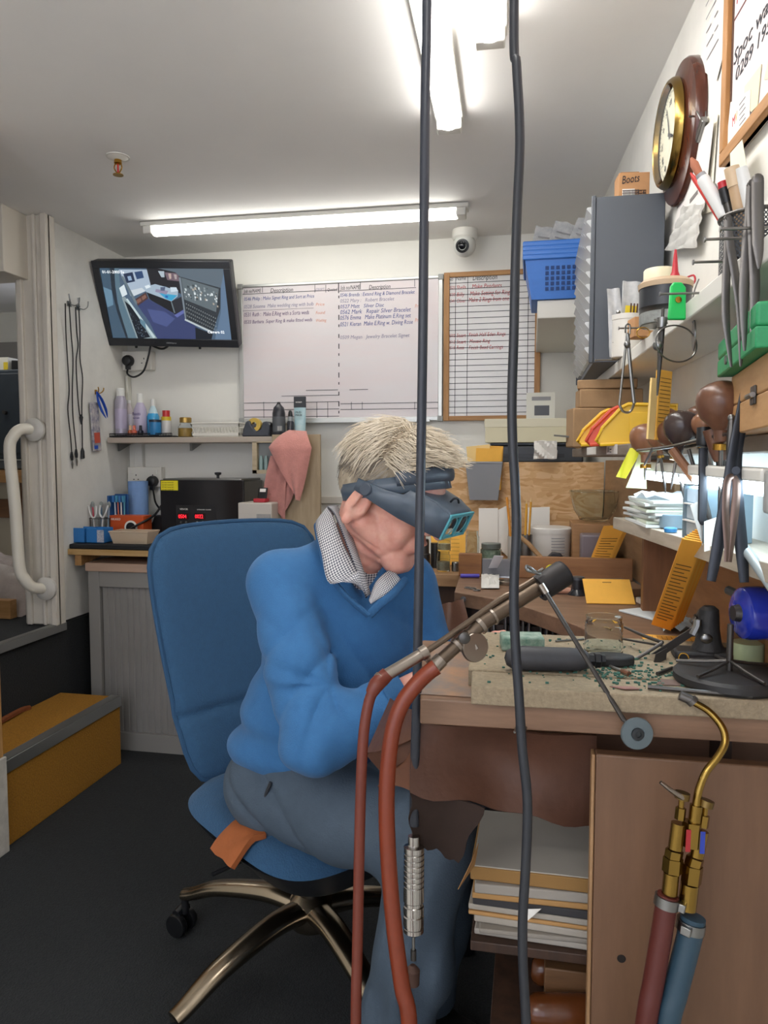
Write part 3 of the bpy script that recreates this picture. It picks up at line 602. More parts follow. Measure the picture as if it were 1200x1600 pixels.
# blue pots
for i, (px, lab) in enumerate(((129, 'open blue plastic pot, the nearer the left wall of the pair'), (156, 'open blue plastic pot beside the clear tub'))):
    x = wx(px, 2.78); w = .033 if i == 0 else .04
    t = thing('plastic_pot', lab, 'pot', (x, 2.78, WZ), 'blue pots on the mat')
    m = MB(); m.box(x-w, x+w, 2.745, 2.749, WZ, WZ+.062); m.box(x-w, x+w, 2.815, 2.819, WZ, WZ+.062); m.box(x-w, x-w+.004, 2.745, 2.819, WZ, WZ+.062); m.box(x+w-.004, x+w, 2.745, 2.819, WZ, WZ+.062); m.box(x-w, x+w, 2.745, 2.819, WZ, WZ+.005)
    m.build('pot_body', mat('pot_blue', '#2e78bd', .35), t, .002)
    if i: MB().box(x+.012, x+w+.002, 2.742, 2.7445, WZ+.004, WZ+.055).build('label', mat('speckled_label', '#d6d4d4', .5, noise=(160, .5), col2='#7a88a8'), t, 0)
# pot of dental tools
x = wx(157, 2.86); t = thing('tool_pot', 'wire pot holding plastic forks and small brushes behind the blue pots', 'pot', (x, 2.86, WZ))
m = MB()
for z in (.002, .05, .095): m.tube([(x+.05*math.cos(a)*.9, 2.86+.03*math.sin(a), WZ+z) for a in [2*PI*k/20 for k in range(20)]], .0016, 6, closed=True)
for k in range(10): a = 2*PI*k/10; m.tube([(x+.045*math.cos(a), 2.86+.03*math.sin(a), WZ+.002), (x+.045*math.cos(a), 2.86+.03*math.sin(a), WZ+.095)], .0012, 5)
m.build('wire_basket', DSTEEL, t)
WPL = mat('white_plastic', '#d9d9d6', .35)
for i, (dx, tx, h, lab) in enumerate(((-.02, -.012, .15, 'white plastic fork leaning left in the wire pot'), (.012, .028, .155, 'white plastic fork leaning right in the wire pot'))):
    a = Vector((x+dx, 2.85, WZ+.005)); b = Vector((x+dx+tx*.3, 2.85, WZ+h*.62)); m = MB(); m.tube([a, b], .004, 8)
    for s in (-1, 1): m.tube([b, b+Vector((s*.014, 0, .02)), b+Vector((s*.018+tx*.3, 0, .055))], .004, 8, 4)
    tag(m.build('plastic_fork', WPL), lab, 'fork')
for i, (dx, col, lab) in enumerate(((-.03, '#c44a5a', 'pink handled brush in the wire pot'), (.03, '#8a9aa8', 'grey handled brush with a round head in the wire pot'), (.002, '#5c7f99', 'blue grey handled brush in the wire pot'))):
    a = Vector((x+dx, 2.87, WZ+.005)); b = a+Vector((dx*.3, 0, .14)); t = thing('small_brush', lab, 'brush', a)
    MB().tube([a, b], .0035, 8).build('handle', mat('brushh%d' % i, col, .4), t); MB().ball(b+Vector((0, 0, .008)), .011, 12, (.8, .5, 1.3)).build('bristles', mat('bristle_grey', '#8d9290', .8), t)
# toothbrush box with brushes
x = wx(184, 2.92); t = thing('toothbrush_box', 'open blue box with a white card standing on the mat near the wall', 'box', (x, 2.93, WZ))
MB().box(x-.034, x-.026, 2.90, 2.97, WZ, WZ+.19).box(x-.034, x+.03, 2.96, 2.97, WZ, WZ+.195).build('box_back', mat('box_blue_dark', '#1f4f87', .4), t, .001)
MB().box(x-.034, x+.03, 2.895, 2.90, WZ, WZ+.06).box(x+.026, x+.03, 2.9, 2.97, WZ, WZ+.06).build('box_front', PAPER, t)
for k in range(4):
    a = Vector((x-.014+k*.013, 2.935, WZ+.01)); tt = thing('toothbrush', ['toothbrush with blue bristles nearest the left wall in the blue box', 'toothbrush second from the left wall in the blue box', 'toothbrush third from the left wall in the blue box', 'toothbrush nearest the paper roll in the blue box'][k], 'toothbrush', a, 'toothbrushes in the blue box')
    MB().tube([a, a+Vector((.002*k-.004, 0, .13)), a+Vector((.003*k-.005, 0, .175))], [.0045, .003, .004], 8, 3).build('handle', mat('tb%d' % k, ['#c9dbe4', '#d36a44', '#e3dfd8', '#58a0b2'][k], .35), tt)
    p = a+Vector((.003*k-.005, -.008, .165)); MB().cbox(p, (.010, .012, .028)).build('bristles', mat('tbb%d' % (k % 2), ['#3d78b5', '#4a93b8'][k % 2], .8), tt)
# orange box with cable, clear tub
x0, x1 = wx(174, 2.9), wx(227, 2.9); t = thing('orange_carton', 'orange carton with a round black window and black lead across it', 'box', (x0, 2.9, WZ))
MB().box(x0, x1, 2.885, 2.96, WZ, WZ+.105).build('carton_body', mat('orange_card', '#c95220', .5), t, .002)
M_ = T(x0+.105, 2.884, WZ+.055) @ R(PI/2, 'X')
MB().lathe([(.03, 0), (.03, .002)], 28, M_).build('window_ring', PAPER, t); MB().lathe([(.022, .002), (.022, .003)], 28, M_).build('window', BLACK, t)
text('lettering', 'AKASO', .014, PAPER, T(x0+.01, 2.8845, WZ+.085) @ R(PI/2, 'X'), t)
tag(MB().tube([P(212, 822, Y=2.85), P(200, 829, Y=2.86), P(215, 820, Y=2.86), P(240, 806, Y=2.95), P(252, 790, Y=3.05)], .005, 8, 6).build('cable', BLACK), 'black lead lying across the orange carton', 'cable')
x0, x1 = wx(176, 2.76), wx(236, 2.76); t = thing('clear_tub', 'shallow clear plastic tub with scraps in front of the orange carton', 'tub', (x0, 2.76, WZ)); CT = clearplastic('tub_clear', '#d9c6ae', .55)
def opentub(x0, x1, y0, y1, z, h, fl, tk=.002):
    m = MB()
    b = [(x0+fl, y0+fl), (x1-fl, y0+fl), (x1-fl, y1-fl), (x0+fl, y1-fl)]; u = [(x0, y0), (x1, y0), (x1, y1), (x0, y1)]
    vs = [(x, y, z) for x, y in b]+[(x, y, z+h) for x, y in u]; m.add(vs, [(3, 2, 1, 0)]+[(i, (i+1) % 4, 4+(i+1) % 4, 4+i) for i in range(4)]); return m
o = opentub(x0, x1, 2.735, 2.83, WZ+.001, .05, .012).build('tub_body', CT, t, smooth=False, solid=.002)
m = MB(); m.tube([(x0, 2.735, WZ+.05), (x1, 2.735, WZ+.05), (x1, 2.83, WZ+.05), (x0, 2.83, WZ+.05)], .0035, 8, closed=True); m.build('rim', CT, t)
tag(MB().box(x0+.02, x1-.03, 2.75, 2.81, WZ+.004, WZ+.014, None).build('card_scrap', mat('tan_card', '#b98c52', .7), bevel=.001), 'tan card scrap inside the clear tub', 'card')
tag(MB().tube([(x1-.07, 2.755, WZ+.016), (x1-.015, 2.76, WZ+.012)], .006, 8).build('pale_tape', mat('pale_yellow', '#e0d28a', .6)), 'pale yellow strip lying on the scraps in the tub', 'strip')
# black camera gadget, paper roll, plug and double socket behind
c = P(262, 800, Y=3.02); tag(MB().prism([(-.05, 0), (.06, 0), (.06, .055), (.03, .07), (.02, .10), (-.02, .10), (-.03, .07), (-.05, .06)], -.03, .03, T(c.x-.03, 3.02, WZ) @ R(PI/2, 'X')).build('black_adaptor', BLACK, bevel=.005), 'black adaptor block behind the orange carton', 'adaptor')
x = P(216, 770, Y=3.06).x; t = thing('paper_roll', 'upright blue paper roll beside the ultrasonic cleaner', 'paper roll', (x, 3.06, WZ))
MB().lathe([(.008, .001), (.044, .001), (.044, .25), (.012, .25), (.012, .12)], 32, T(x, 3.06, WZ), closed=False).build('roll', mat('blue_paper', '#7d9fd0', .9, noise=(50, .06), bump=(90, .3)), t); MB().lathe([(.011, .02), (.011, .249)], 16, T(x, 3.06, WZ), False).build('core', mat('card_core', '#a08a6a', .8), t)
c = socket('white double socket low on the wall behind the blue paper roll', 228, 745, .17, .09)
p = P(240, 752, Y=3.15); plug('black moulded plug behind the paper roll, its lead trailing to the cleaner', p, [P(240, 770, Y=3.13), P(243, 785, Y=3.1), P(250, 795, Y=3.08), P(258, 800, Y=3.02)])
# ---- ultrasonic cleaner
x0, x1 = P(251, 800, Y=2.9).x, P(381, 800, Y=2.9).x; z1 = P(300, 750, Y=2.9).z
t = thing('ultrasonic_cleaner', 'black fronted ultrasonic cleaning tank with red digital displays', 'cleaning tank', ((x0+x1)/2, 3.0, WZ)); GB = mat('tank_black', '#28272a', .12, .3)
box('tank_front', x0, x1, 2.90, 2.912, WZ+.012, z1, GB, t, .002); box('tank_body', x0+.002, x1-.002, 2.912, 3.13, WZ+.012, z1-.004, mat('tank_steel', '#7d7a76', .3, .9), t, .003)
box('lid', x0+.01, x1-.01, 2.905, 3.125, z1-.004, z1+.006, STEEL, t, .003); k = P(333, 745, Y=2.95)
MB().lathe([(.006, 0), (.006, .012), (.014, .016), (.015, .024), (.010, .026)], 16, T(k.x, 3.0, z1+.006)).build('lid_knob', BLACK, t)
for q in (x0+.03, x1-.03):
    for yy in (2.93, 3.1): MB().lathe([(.012, 0), (.012, .013)], 12, T(q, yy, WZ)).build('foot', BLACK, t)
a = P(252, 766, Y=2.9); b = P(278, 751, Y=2.9); lb = box('warning_label', a.x, b.x, 2.8985, 2.8999, a.z, b.z, mat('yellow_sticker', '#e8d81f', .5), t, 0)
for k in range(4): text('lettering', 'DO NOT RUN DRY', .008, mat('olive_ink', '#8a7d12', .6), T(a.x+.004, 2.8983, b.z-.011-.010*k) @ R(PI/2, 'X'), lb, sx=.8)
a = P(276, 828, Y=2.9); b = P(337, 790, Y=2.9); pn = box('control_panel', a.x, b.x, 2.8975, 2.8995, a.z, b.z, mat('panel_black', '#1d1c1f', .3), t, .0005)
M_red = mat('led_red', '#ff2a2a', .4, emit=('#ff2030', .45))
for px, s in ((278.5, '0504'), (304.5, '0022')):
    a = P(px, 810, Y=2.8973); dd = box('display', a.x-.001, a.x+.048, 2.8965, 2.8975, a.z-.003, a.z+.022, mat('display_dark', '#2a0508', .2), pn, 0)
    text('digits', s, .0235, M_red, T(a.x+.001, 2.8962, a.z+.001) @ R(PI/2, 'X'), pn, sx=.80)
a = P(281, 797, Y=2.8973); text('lettering', 'VEVOR', .012, PAPER, T(a.x, 2.8965, a.z) @ R(PI/2, 'X'), pn); a = P(308, 797, Y=2.8973); text('lettering', 'ULTRASONIC CLEANER', .006, PAPER, T(a.x, 2.8965, a.z) @ R(PI/2, 'X'), pn)
for px, py in ((283, 816), (291, 816), (308, 816), (317, 816), (312, 823), (325, 823)): a = P(px, py, Y=2.8973); MB().lathe([(.005, 0), (.004, .004)], 14, Matrix.Translation(a) @ R(PI/2, 'X')).build('button', STEEL, pn)
# blue cloth lump behind the chair, pale box and card reader
c = P(295, 822, Y=2.84); rows = [[(c.x-.05+.1*u/9+.004*math.sin(v), 2.80+.06*v/7, WZ+.045*math.sin(PI*v/7)*math.sin(PI*min(1, .15+u/9))*(1+.3*math.sin(u*2+v))+.03*(u/9)*(math.sin(PI*v/7))) for u in range(10)] for v in range(8)]
tag(MB().grid(rows, .003).build('blue_wipe', mat('blue_paper', '#7d9fd0', .9)), 'crumpled blue paper wipe in front of the black tank', 'wipe')
a = P(372, 830, Y=2.86); b = P(424, 786, Y=2.86); t = thing('white_case', 'off white boxy case with grey label beside the black tank', 'box', (a.x, 2.86, WZ))
MB().box(a.x, b.x, 2.86, 3.0, WZ, b.z).build('case_body', mat('case_white', '#c8c0b6', .5), t, .005)
q = P(401, 805, Y=2.859); MB().box(q.x, q.x+.06, 2.8575, 2.8595, q.z-.045, q.z+.005).build('label', mat('label_grey', '#a9a5a0', .6, noise=(120, .2)), t, 0)
a = P(399, 785, Y=2.9); t = thing('card_reader', 'small red and black gadget propped on the off white case', 'gadget', (a.x, 2.9, b.z))
Mk = T(a.x+.02, 2.9, b.z+.0005) ; MB().box(-.022, .03, -.02, .03, 0, .016, Mk).build('red_base', mat('red_plastic', '#b02430', .4), t, .003); MB().box(-.012, .028, 0, .008, 0, .05, Mk @ T(0, .0, .014) @ R(-.35, 'X')).build('black_head', BLACK, t, .003); MB().box(-.004, .022, -.0015, 0, .03, .044, Mk @ T(0, 0, .014) @ R(-.35, 'X')).build('screen_strip', PAPER, t, 0)
# ---- tambour cabinet
CX0, CX1, CY, CZ = -1.795, -.86, 2.725, .785
t = thing('tambour_cabinet', 'grey steel tambour door cabinet with wood top behind the chair', 'cabinet', ((CX0+CX1)/2, 2.95, 0)); GC = mat('cabinet_grey', '#8d8a86', .45, noise=(3, .06))
box('top', CX0-.005, CX1+.005, CY-.012, 3.17, CZ-.035, CZ, mat('cabinet_top', '#b79a86', .45, noise=(40, .1), stretch=(.1, 1, 1)), t, .003)
for x_ in (CX0, CX1-.05): box('side_panel', x_, x_+.05, CY, 3.17, .0, CZ-.035, GC, t, .0015)
box('plinth', CX0+.05, CX1-.05, CY+.001, 3.15, 0, .075, GC, t, .0015); box('header', CX0+.05, CX1-.05, CY+.001, 3.15, CZ-.10, CZ-.035, GC, t, .0015); box('back_panel', CX0+.05, CX1-.05, 3.15, 3.17, 0, CZ-.035, GC, t, 0)
xm = P(292, 1100, Y=CY).x
def slats(x0, x1):
    m = MB(); n = int((x1-x0)/.028); 
    pts = []
    for k in range(n):
        a = x0+(x1-x0)*k/n; b = x0+(x1-x0)*(k+1)/n; pts += [(a+.002, .018), (a+.005, .014), (b-.005, .014), (b-.002, .018)]
    poly = [(x0, .03)]+[(p[0], p[1]) for p in pts]+[(x1, .03)]
    return m.prism(poly, .076, CZ-.101, T(0, CY, 0))
slats(CX0+.052, xm-.006).build('tambour_door', mat('tambour', '#8a8784', .5, noise=(4, .12)), t, smooth=False)
d2 = slats(xm+.010, CX1-.052).build('tambour_door', mat('tambour', '#8a8784', .5), t, smooth=False)
box('lock_post', xm-.006, xm-.001, CY+.006, CY+.02, .076, CZ-.101, GC, t, 0); box('gap', xm-.001, xm+.01, CY+.024, CY+.03, .076, CZ-.101, BLACK, t, 0)
# ================================================================ BACK WALL: boards
RXW = R(PI/2, 'X')
def bt(s, px0, px1, py, hpx, m, par, Y, name='handwriting', shear=.2):
    a = P(px0, py, Y=Y); b = P(px1, py, Y=Y)
    return text(name, s, hpx*Y/F*1.35, m, Matrix.Translation(a) @ RXW, par, .0002, shear, fit=b.x-a.x)
def hline(mb, px0, px1, py, Y, w=.0022):
    a = P(px0, py, Y=Y); b = P(px1, py, Y=Y); mb.box(a.x, b.x, Y-.0004, Y, a.z-w/2, a.z+w/2)
def vline(mb, px, py0, py1, Y, w=.0022):
    a = P(px, py0, Y=Y); b = P(px, py1, Y=Y); mb.box(a.x-w/2, a.x+w/2, Y-.0004, Y, b.z, a.z)
YW = 3.178
wa = P(373, 446, Y=YW); wbb = P(691, 657, Y=YW)
t = thing('whiteboard', 'large aluminium framed whiteboard of job entries in blue and purple ink', 'whiteboard', ((wa.x+wbb.x)/2, YW, wbb.z))
x0, x1, z0, z1 = wa.x, wbb.x, wbb.z, wa.z
box('surface', x0+.01, x1-.01, YW, YB-.002, z0+.01, z1-.01, mat('whiteboard_surface', '#d8d5d6', .3, noise=(3, .10), col2='#dccfcf', stretch=(.5, 1, 3)), t, 0)
m = MB(); m.box(x0, x1, YW-.008, YB-.002, z1-.012, z1); m.box(x0, x1, YW-.008, YB-.002, z0, z0+.018); m.box(x0, x0+.018, YW-.008, YB-.002, z0+.018, z1-.018); m.box(x1-.018, x1, YW-.008, YB-.002, z0+.018, z1-.018)
m.build('frame', mat('board_alu', '#c3c4c0', .35, .5), t, .002)
for cx in (x0, x1):
    for cz in (z0, z1): box('corner_cap', cx-.004 if cx == x0 else cx-.02, cx+.02 if cx == x0 else cx+.004, YW-.011, YB-.003, cz-.004 if cz == z0 else cz-.02, cz+.02 if cz == z0 else cz+.004, mat('cap_grey', '#9a9b98', .5), t, .003)
box('pen_tray', x0+.05, x1-.05, YW-.03, YW-.008, z0-.006, z0+.004, mat('board_alu', '#c3c4c0', .35, .5), t, .001)
BL = mat('blue_ink', '#3a4a8c', .6); PU = mat('purple_ink', '#5d4470', .6); OR = mat('orange_ink', '#d99a80', .6); PI_ = mat('faint_ink', '#8a86a0', .6)
Yk = YW-.0006
for s, a, b, y, h, mm in (('Job no/NAME', 381, 408, 458, 6, INK), ('Description', 422, 458, 457, 7, INK), ('COLLECT', 493, 507, 455, 5, PI_), ('Quoted', 511, 527, 455, 5, INK), ('Job no/NAME', 532, 563, 453, 7, INK), ('Description', 576, 610, 452, 7, INK),
    ('0546 Philip : Make Signet Ring and Sort at Price', 381, 491, 470, 6, BL), ('0528 Susanna  Make wedding ring with bulb', 381, 490, 482, 6, PI_), ('0531 Ruth :  Make E.Ring with a Sorta weds', 381, 483, 495, 7, PU), ('0533 Barbara  Super Ring & make fitted weds', 381, 488, 506, 6, PU),
    ('0546 Brenda : Extend Ring & Diamond Bracelet', 531, 648, 464, 6, BL), ('0522 Mary :   Robert Bracelet', 531, 616, 473, 6, PI_), ('0527 Matt   Silver Disc', 531, 600, 482, 6, BL), ('0562 Mark   Repair Silver Bracelet', 531, 642, 491, 7, BL), ('0576 Emma   Make Platinum E.Ring set', 531, 642, 500, 7, BL), ('0521 Kieran  Make E.Ring w. Diving Rose', 531, 645, 510, 7, BL), ('0509 Megan   Jewelry Bracelet Signet', 531, 640, 530, 6, PI_),
    ('Price', 493, 507, 478, 5, OR), ('Found', 493, 508, 491, 5, OR), ('Price 25', 648, 668, 481, 6, OR), ('Price 30', 648, 668, 503, 6, OR), ('Waiting', 493, 510, 503, 5, OR)):
    bt(s, a, b, y, h, mm, t, Yk)
m = MB()
hline(m, 377, 527, 460, Yk); hline(m, 530, 650, 455, Yk); hline(m, 377, 490, 486, Yk, .0012)
for x in (410, 492, 509): vline(m, x, 445, 457, Yk)
vline(m, 529, 442, 458, Yk, .004); vline(m, 563, 440, 452, Yk); vline(m, 648, 436, 448, Yk)
for k in range(13): vline(m, 529.5, 462+k*15, 466+k*15+(k % 3)*2, Yk, .004)
for y, a, b in ((610, 478, 528), (619, 440, 530), (630, 380, 530), (641, 380, 530), (652, 380, 530), (609, 546, 575), (631, 532, 686), (640, 532, 686)): hline(m, a, b, y, Yk)
for x in (412, 495, 512): vline(m, x, 628, 653, Yk)
for x in (549, 566, 648): vline(m, x, 628, 640, Yk)
m.build('ruled_lines', INK, t, smooth=False)
# second board in a wooden frame
wa = P(694, 427, Y=YW); wbb = P(843, 656, Y=YW); x0, x1, z0, z1 = wa.x, wbb.x, wbb.z, wa.z
t = thing('framed_whiteboard', 'tall ruled whiteboard in an oak frame with red entries', 'whiteboard', ((x0+x1)/2, YW, z0))
box('surface', x0+.01, x1-.01, YW, YB-.002, z0+.01, z1-.01, mat('whiteboard_surface2', '#dbd9d8', .25), t, 0)
FWD = wood('frame_oak', '#b98a58', '#9c6f40', 'z'); FWX = wood('frame_oak_x', '#b98a58', '#9c6f40', 'x')
for x_ in (x0, x1-.024): box('frame_upright', x_, x_+.024, YW-.01, YB-.002, z0, z1, FWD, t, .002)
for z_ in (z0, z1-.02): box('frame_rail', x0+.024, x1-.024, YW-.01, YB-.002, z_, z_+.02, FWX, t, .002)
m = MB()
for k in range(23): hline(m, 699, 838, 443+k*9.2, Yk, .0022)
for x in (712, 731, 826): vline(m, x, 431, 651, Yk)
m.build('ruled_lines', INK, t, smooth=False)
for s, a, b, y, h, mm in (('No', 700, 708, 439, 6, INK), ('Name', 712, 728, 438, 6, INK), ('Description', 738, 777, 438, 8, INK), ('0521', 700, 711, 452, 5, REDINK), ('Shells', 713, 728, 452, 6, REDINK), ('Make Pendants', 737, 784, 451, 7, REDINK), ('0530', 700, 711, 463, 5, REDINK), ('Billy', 713, 726, 463, 6, REDINK), ('Make Setting for Ring', 734, 797, 462, 7, REDINK), ('0541', 700, 711, 473, 5, REDINK), ('Oliver', 713, 728, 473, 6, REDINK), ('Make 2 Rings from one', 732, 795, 472, 7, REDINK),
     ('0502', 700, 711, 527, 5, REDINK), ('Stuart', 713, 728, 527, 6, REDINK), ('Finish Half Eden Rings', 732, 790, 526, 6, REDINK), ('0512', 700, 711, 537, 5, REDINK), ('Stuart', 713, 728, 537, 6, REDINK), ('Mosaic Ring', 733, 766, 536, 6, REDINK), ('0515', 700, 711, 546, 5, REDINK), ('Ross', 713, 725, 546, 6, REDINK), ('Finish Bead Earrings', 732, 786, 546, 6, REDINK)):
    bt(s, a, b, y, h, mm, t, Yk)
# ================================================================ BACK RIGHT CORNER
t = thing('corner_shelf', 'white corner shelf carrying the stacked blue baskets', 'shelf', (.12, 2.8, 1.66))
a = P(821, 552, Y=YB); box('shelf_board', .012, .235, 2.43, YB-.002, 1.655, 1.712, mat('shelf_white', '#d6d3ca', .5), t, .003)
def basket(z, lab, first):
    t = thing('plastic_basket', lab, 'basket', (.09, 2.52, z), 'blue nested baskets'); BB = mat('basket_blue', '#2f6fc2', .4)
    x0, x1, y0, y1, h, fl = -.028, .20, 2.40, 2.66, .125, .022
    m = opentub(x0, x1, y0, y1, z, h, fl).build('basket_body', BB, t, smooth=False, solid=.003)
    mm = MB(); mm.tube([(x0-.004, y0-.004, z+h), (x1+.004, y0-.004, z+h), (x1+.004, y1, z+h), (x0-.004, y1, z+h)], .0065, 8, closed=True, flat=(1.3, .8)); mm.build('rim', BB, t)
    return t
labs = ['blue plastic basket at the bottom of the nested stack', 'blue plastic basket second from the bottom of the nested stack', 'blue plastic basket third from the bottom of the nested stack', 'topmost blue plastic basket of the stack, full of clear bags']
for k in range(4):
    t = basket(1.714+.0135*k, labs[k], k == 0)
    if k == 0:
        m = MB()
        for i in range(8):
            for j in range(5): x = .035+i*.0165; z = 1.738+j*.0155; m.box(x, x+.0105, 2.3905+.022*(1-(z-1.714)/.125)-.0035+.0085, 2.3925+.022*(1-(z-1.714)/.125)-.0035+.0085, z, z+.0105)
        m.build('lattice_shade', mat('basket_shadow', '#173a70', .7), t, smooth=False)  # dark blue tiles paint the shade inside the lattice holes
M_bag = mat('clear_bag', '#dcdcda', .25, alpha=.75, noise=(30, .2), col2='#b9bcc0')
for k, (dx, dy, rot, lab) in enumerate(((.03, .10, .35, 'clear plastic bag leaning over the basket edge, farthest from the drawers'), (.08, .06, .5, 'clear printed bag in the middle of the basket'), (.14, .04, .62, 'clear bag with barcode pressed against the drawer cabinet'))):
    M_ = T(dx, 2.47+dy, 1.85) @ R(rot*.6, 'Y') @ R(-.25, 'X')
    rows = [[M_ @ Vector((-.055+.11*u/6, .006*math.sin(u*2+v+k), .145*v/6)) for u in range(7)] for v in range(7)]
    o = tag(MB().grid(rows, .002).build('plastic_bag', M_bag, ang=70), lab, 'bag', 'bags in the top basket')
    for j in range(4): o2 = MB().box(-.04, .035, -.009, -.008, .10-j*.02, .104-j*.02, M_).build('print_line', mat('grey_print', '#8e8e90', .7), o, 0)
# shelf unit behind the chipboard, with printer and file box
t = thing('white_unit', 'low white unit behind the chipboard panel carrying the black printer', 'cabinet', (.02, 2.9, 0)); box('unit_top', -.33, .2, 2.64, YB-.001, 1.17, 1.196, mat('shelf_white', '#d6d3ca', .5), t, .002)
box('unit_side', -.33, -.31, 2.64, YB-.001, 0, 1.17, mat('shelf_white', '#d6d3ca', .5), t, .002); box('unit_side', .18, .20, 2.64, YB-.001, 0, 1.17, mat('shelf_white', '#d6d3ca', .5), t, .002); box('unit_front', -.31, .18, 2.645, 2.66, .05, 1.17, mat('shelf_white', '#d6d3ca', .5), t, .002)
t = thing('printer', 'black desktop printer in the back right corner under the file box', 'printer', (-.02, 2.95, 1.197)); pa = P(764, 716, Y=2.85); pb = P(862, 692, Y=2.85)
box('printer_body', pa.x, .19, 2.84, 3.15, 1.197, 1.262, mat('printer_black', '#25282d', .35), t, .006); box('paper_slot', pa.x+.03, .12, 2.836, 2.841, 1.215, 1.23, mat('slot', '#0c0d0f', .3), t, 0)
box('scanner_lid', pa.x+.004, .186, 2.845, 3.145, 1.263, 1.272, mat('printer_lid', '#343a42', .25), t, .003)
fa = P(758, 690, Y=2.83); fb = P(862, 656, Y=2.83)
t = thing('file_box', 'cream card file box lying on the black printer', 'box', (0, 2.9, 1.273)); box('box_body', fa.x, .17, 2.83, 3.05, 1.273, 1.35, mat('cream_card', '#d9d2b4', .7), t, .002); box('box_lid', fa.x-.003, .173, 2.827, 3.053, 1.33, 1.362, mat('cream_card2', '#ded8bf', .7), t, .002)
la = P(822, 655, Y=2.8); t = thing('leaflet_stand', 'pale leaflet with a dark picture standing on the file box', 'leaflet', (la.x, 2.83, 1.363))
m0 = T(la.x, 2.86, 1.363) @ R(-.15, 'X'); MB().box(0, .105, 0, .004, 0, .10, m0).build('card', mat('leaflet', '#d3d2c6', .5), t); MB().box(.03, .085, -.001, 0, .012, .05, m0).build('picture', mat('leaflet_dark', '#4a4d54', .5), t, 0); MB().box(.02, .09, -.001, 0, .07, .084, m0).build('print_line', mat('grey_print', '#8e8e90', .7), t, 0)
c = P(849, 694, Y=2.55); rows = [[(c.x-.03+.075*u/9, c.y+.012*math.sin(u*.9+v*1.1), 1.2105+.06*v/7+.007*math.sin(u*1.4+v)*math.sin(PI*v/7)) for u in range(10)] for v in range(8)]
tag(MB().grid(rows, .003).build('crumpled_tissue', PAPER, ang=20), 'crumpled white tissue poking out beside the black printer', 'tissue')
# ---- chipboard back panel with its grey bin
o = box('chipboard_panel', -.325, .243, 2.60, 2.618, .882, 1.199, voronoi_mat('osb', '#dcb88c', '#d0a878', '#c0935f', 75, (.55, 1, 1.6)), None, .001)
tag(o, 'oriented strand chipboard panel standing behind the rear counter', 'panel')
ba = P(729, 780, Y=2.56); bb = P(785, 723, Y=2.56)
t = thing('wall_bin', 'grey plastic bin hooked on the chipboard, holding orange envelopes', 'bin', ((ba.x+bb.x)/2, 2.56, ba.z)); GB2 = mat('bin_grey', '#86888c', .5)
w = bb.x-ba.x; m = MB(); vs = []
opentub(ba.x, bb.x, 2.52, 2.597, ba.z, bb.z-ba.z, .014).build('bin_body', GB2, t, smooth=False, solid=.004)
m = MB(); m.tube([(ba.x, 2.52, bb.z), (bb.x, 2.52, bb.z), (bb.x, 2.596, bb.z), (ba.x, 2.596, bb.z)], .004, 8, closed=True); m.build('rim', GB2, t)
for k, (dx0, dx1, y, h, rot, lab) in enumerate(((.0, .08, 2.55, .055, -.10, 'pale manila envelope at the back of the grey bin'), (.028, w-.006, 2.535, .05, .03, 'orange manila envelope at the front of the grey bin'), (.03, w-.004, 2.57, .06, .04, 'orange manila envelope standing tallest in the grey bin'))):
    o = MB().box(0, dx1-dx0, -.002, .002, -.09, h, T(ba.x+dx0+.004, y, bb.z) @ R(rot, 'Y')).build('envelope', mat('manila_pale', '#eccb86', .75) if k == 0 else MANILA, None)
    tag(o, lab, 'envelope', 'envelopes in the grey bin')
    if k == 2: MB().lathe([(.004, 0), (.004, .002)], 12, T(ba.x+w/2, 2.5675, bb.z+.035) @ R(PI/2, 'X')).build('punched_hole', mat('hole_brown', '#7a5a28', .7), o)
# ================================================================ RIGHT WALL
WD = Vector((.064, -1, 0)).normalized()      # along the wall, towards the camera end
WN = Vector((-1, -.064, 0)).normalized()     # off the wall, into the room
def wallM(y, z, off=0): return frame(Vector((XR(y), y, z))+WN*off, WD, (0, 0, 1))
def PW(px, py, w=.0): return P(px, py, W=w)
def wpoly(name, pts, w, m, parent, th=.0006):
    """thin sheet lying against the right wall through surveyed corners"""
    p = [PW(a, b, w) for a, b in pts]; o = p[0]; M_ = frame(o, WD, (0, 0, 1)); Mi = M_.inverted()
    q = [(Mi @ v)[:2] for v in p]
    return MB().prism([tuple(a) for a in q], 0, th, M_).build(name, m, parent, smooth=False)
SHX = lambda y: .267-.044*y
UZ = 1.43
t = thing('upper_shelf', 'white painted upper shelf along the right wall over the bench', 'shelf', (.25, 1.4, UZ))
m = MB(); y0, y1 = .45, 2.42
m.add([(SHX(y0), y0, UZ-.026), (SHX(y1), y1, UZ-.026), (XR(y1)-.001, y1, UZ-.026), (XR(y0)-.001, y0, UZ-.026), (SHX(y0), y0, UZ), (SHX(y1), y1, UZ), (XR(y1)-.001, y1, UZ), (XR(y0)-.001, y0, UZ)], [(0,1,2,3), (4,7,6,5), (0,4,5,1), (1,5,6,2), (2,6,7,3), (3,7,4,0)])
m.build('shelf_board', mat('shelf_paint', '#dedcd4', .5, noise=(8, .06)), t, .002)
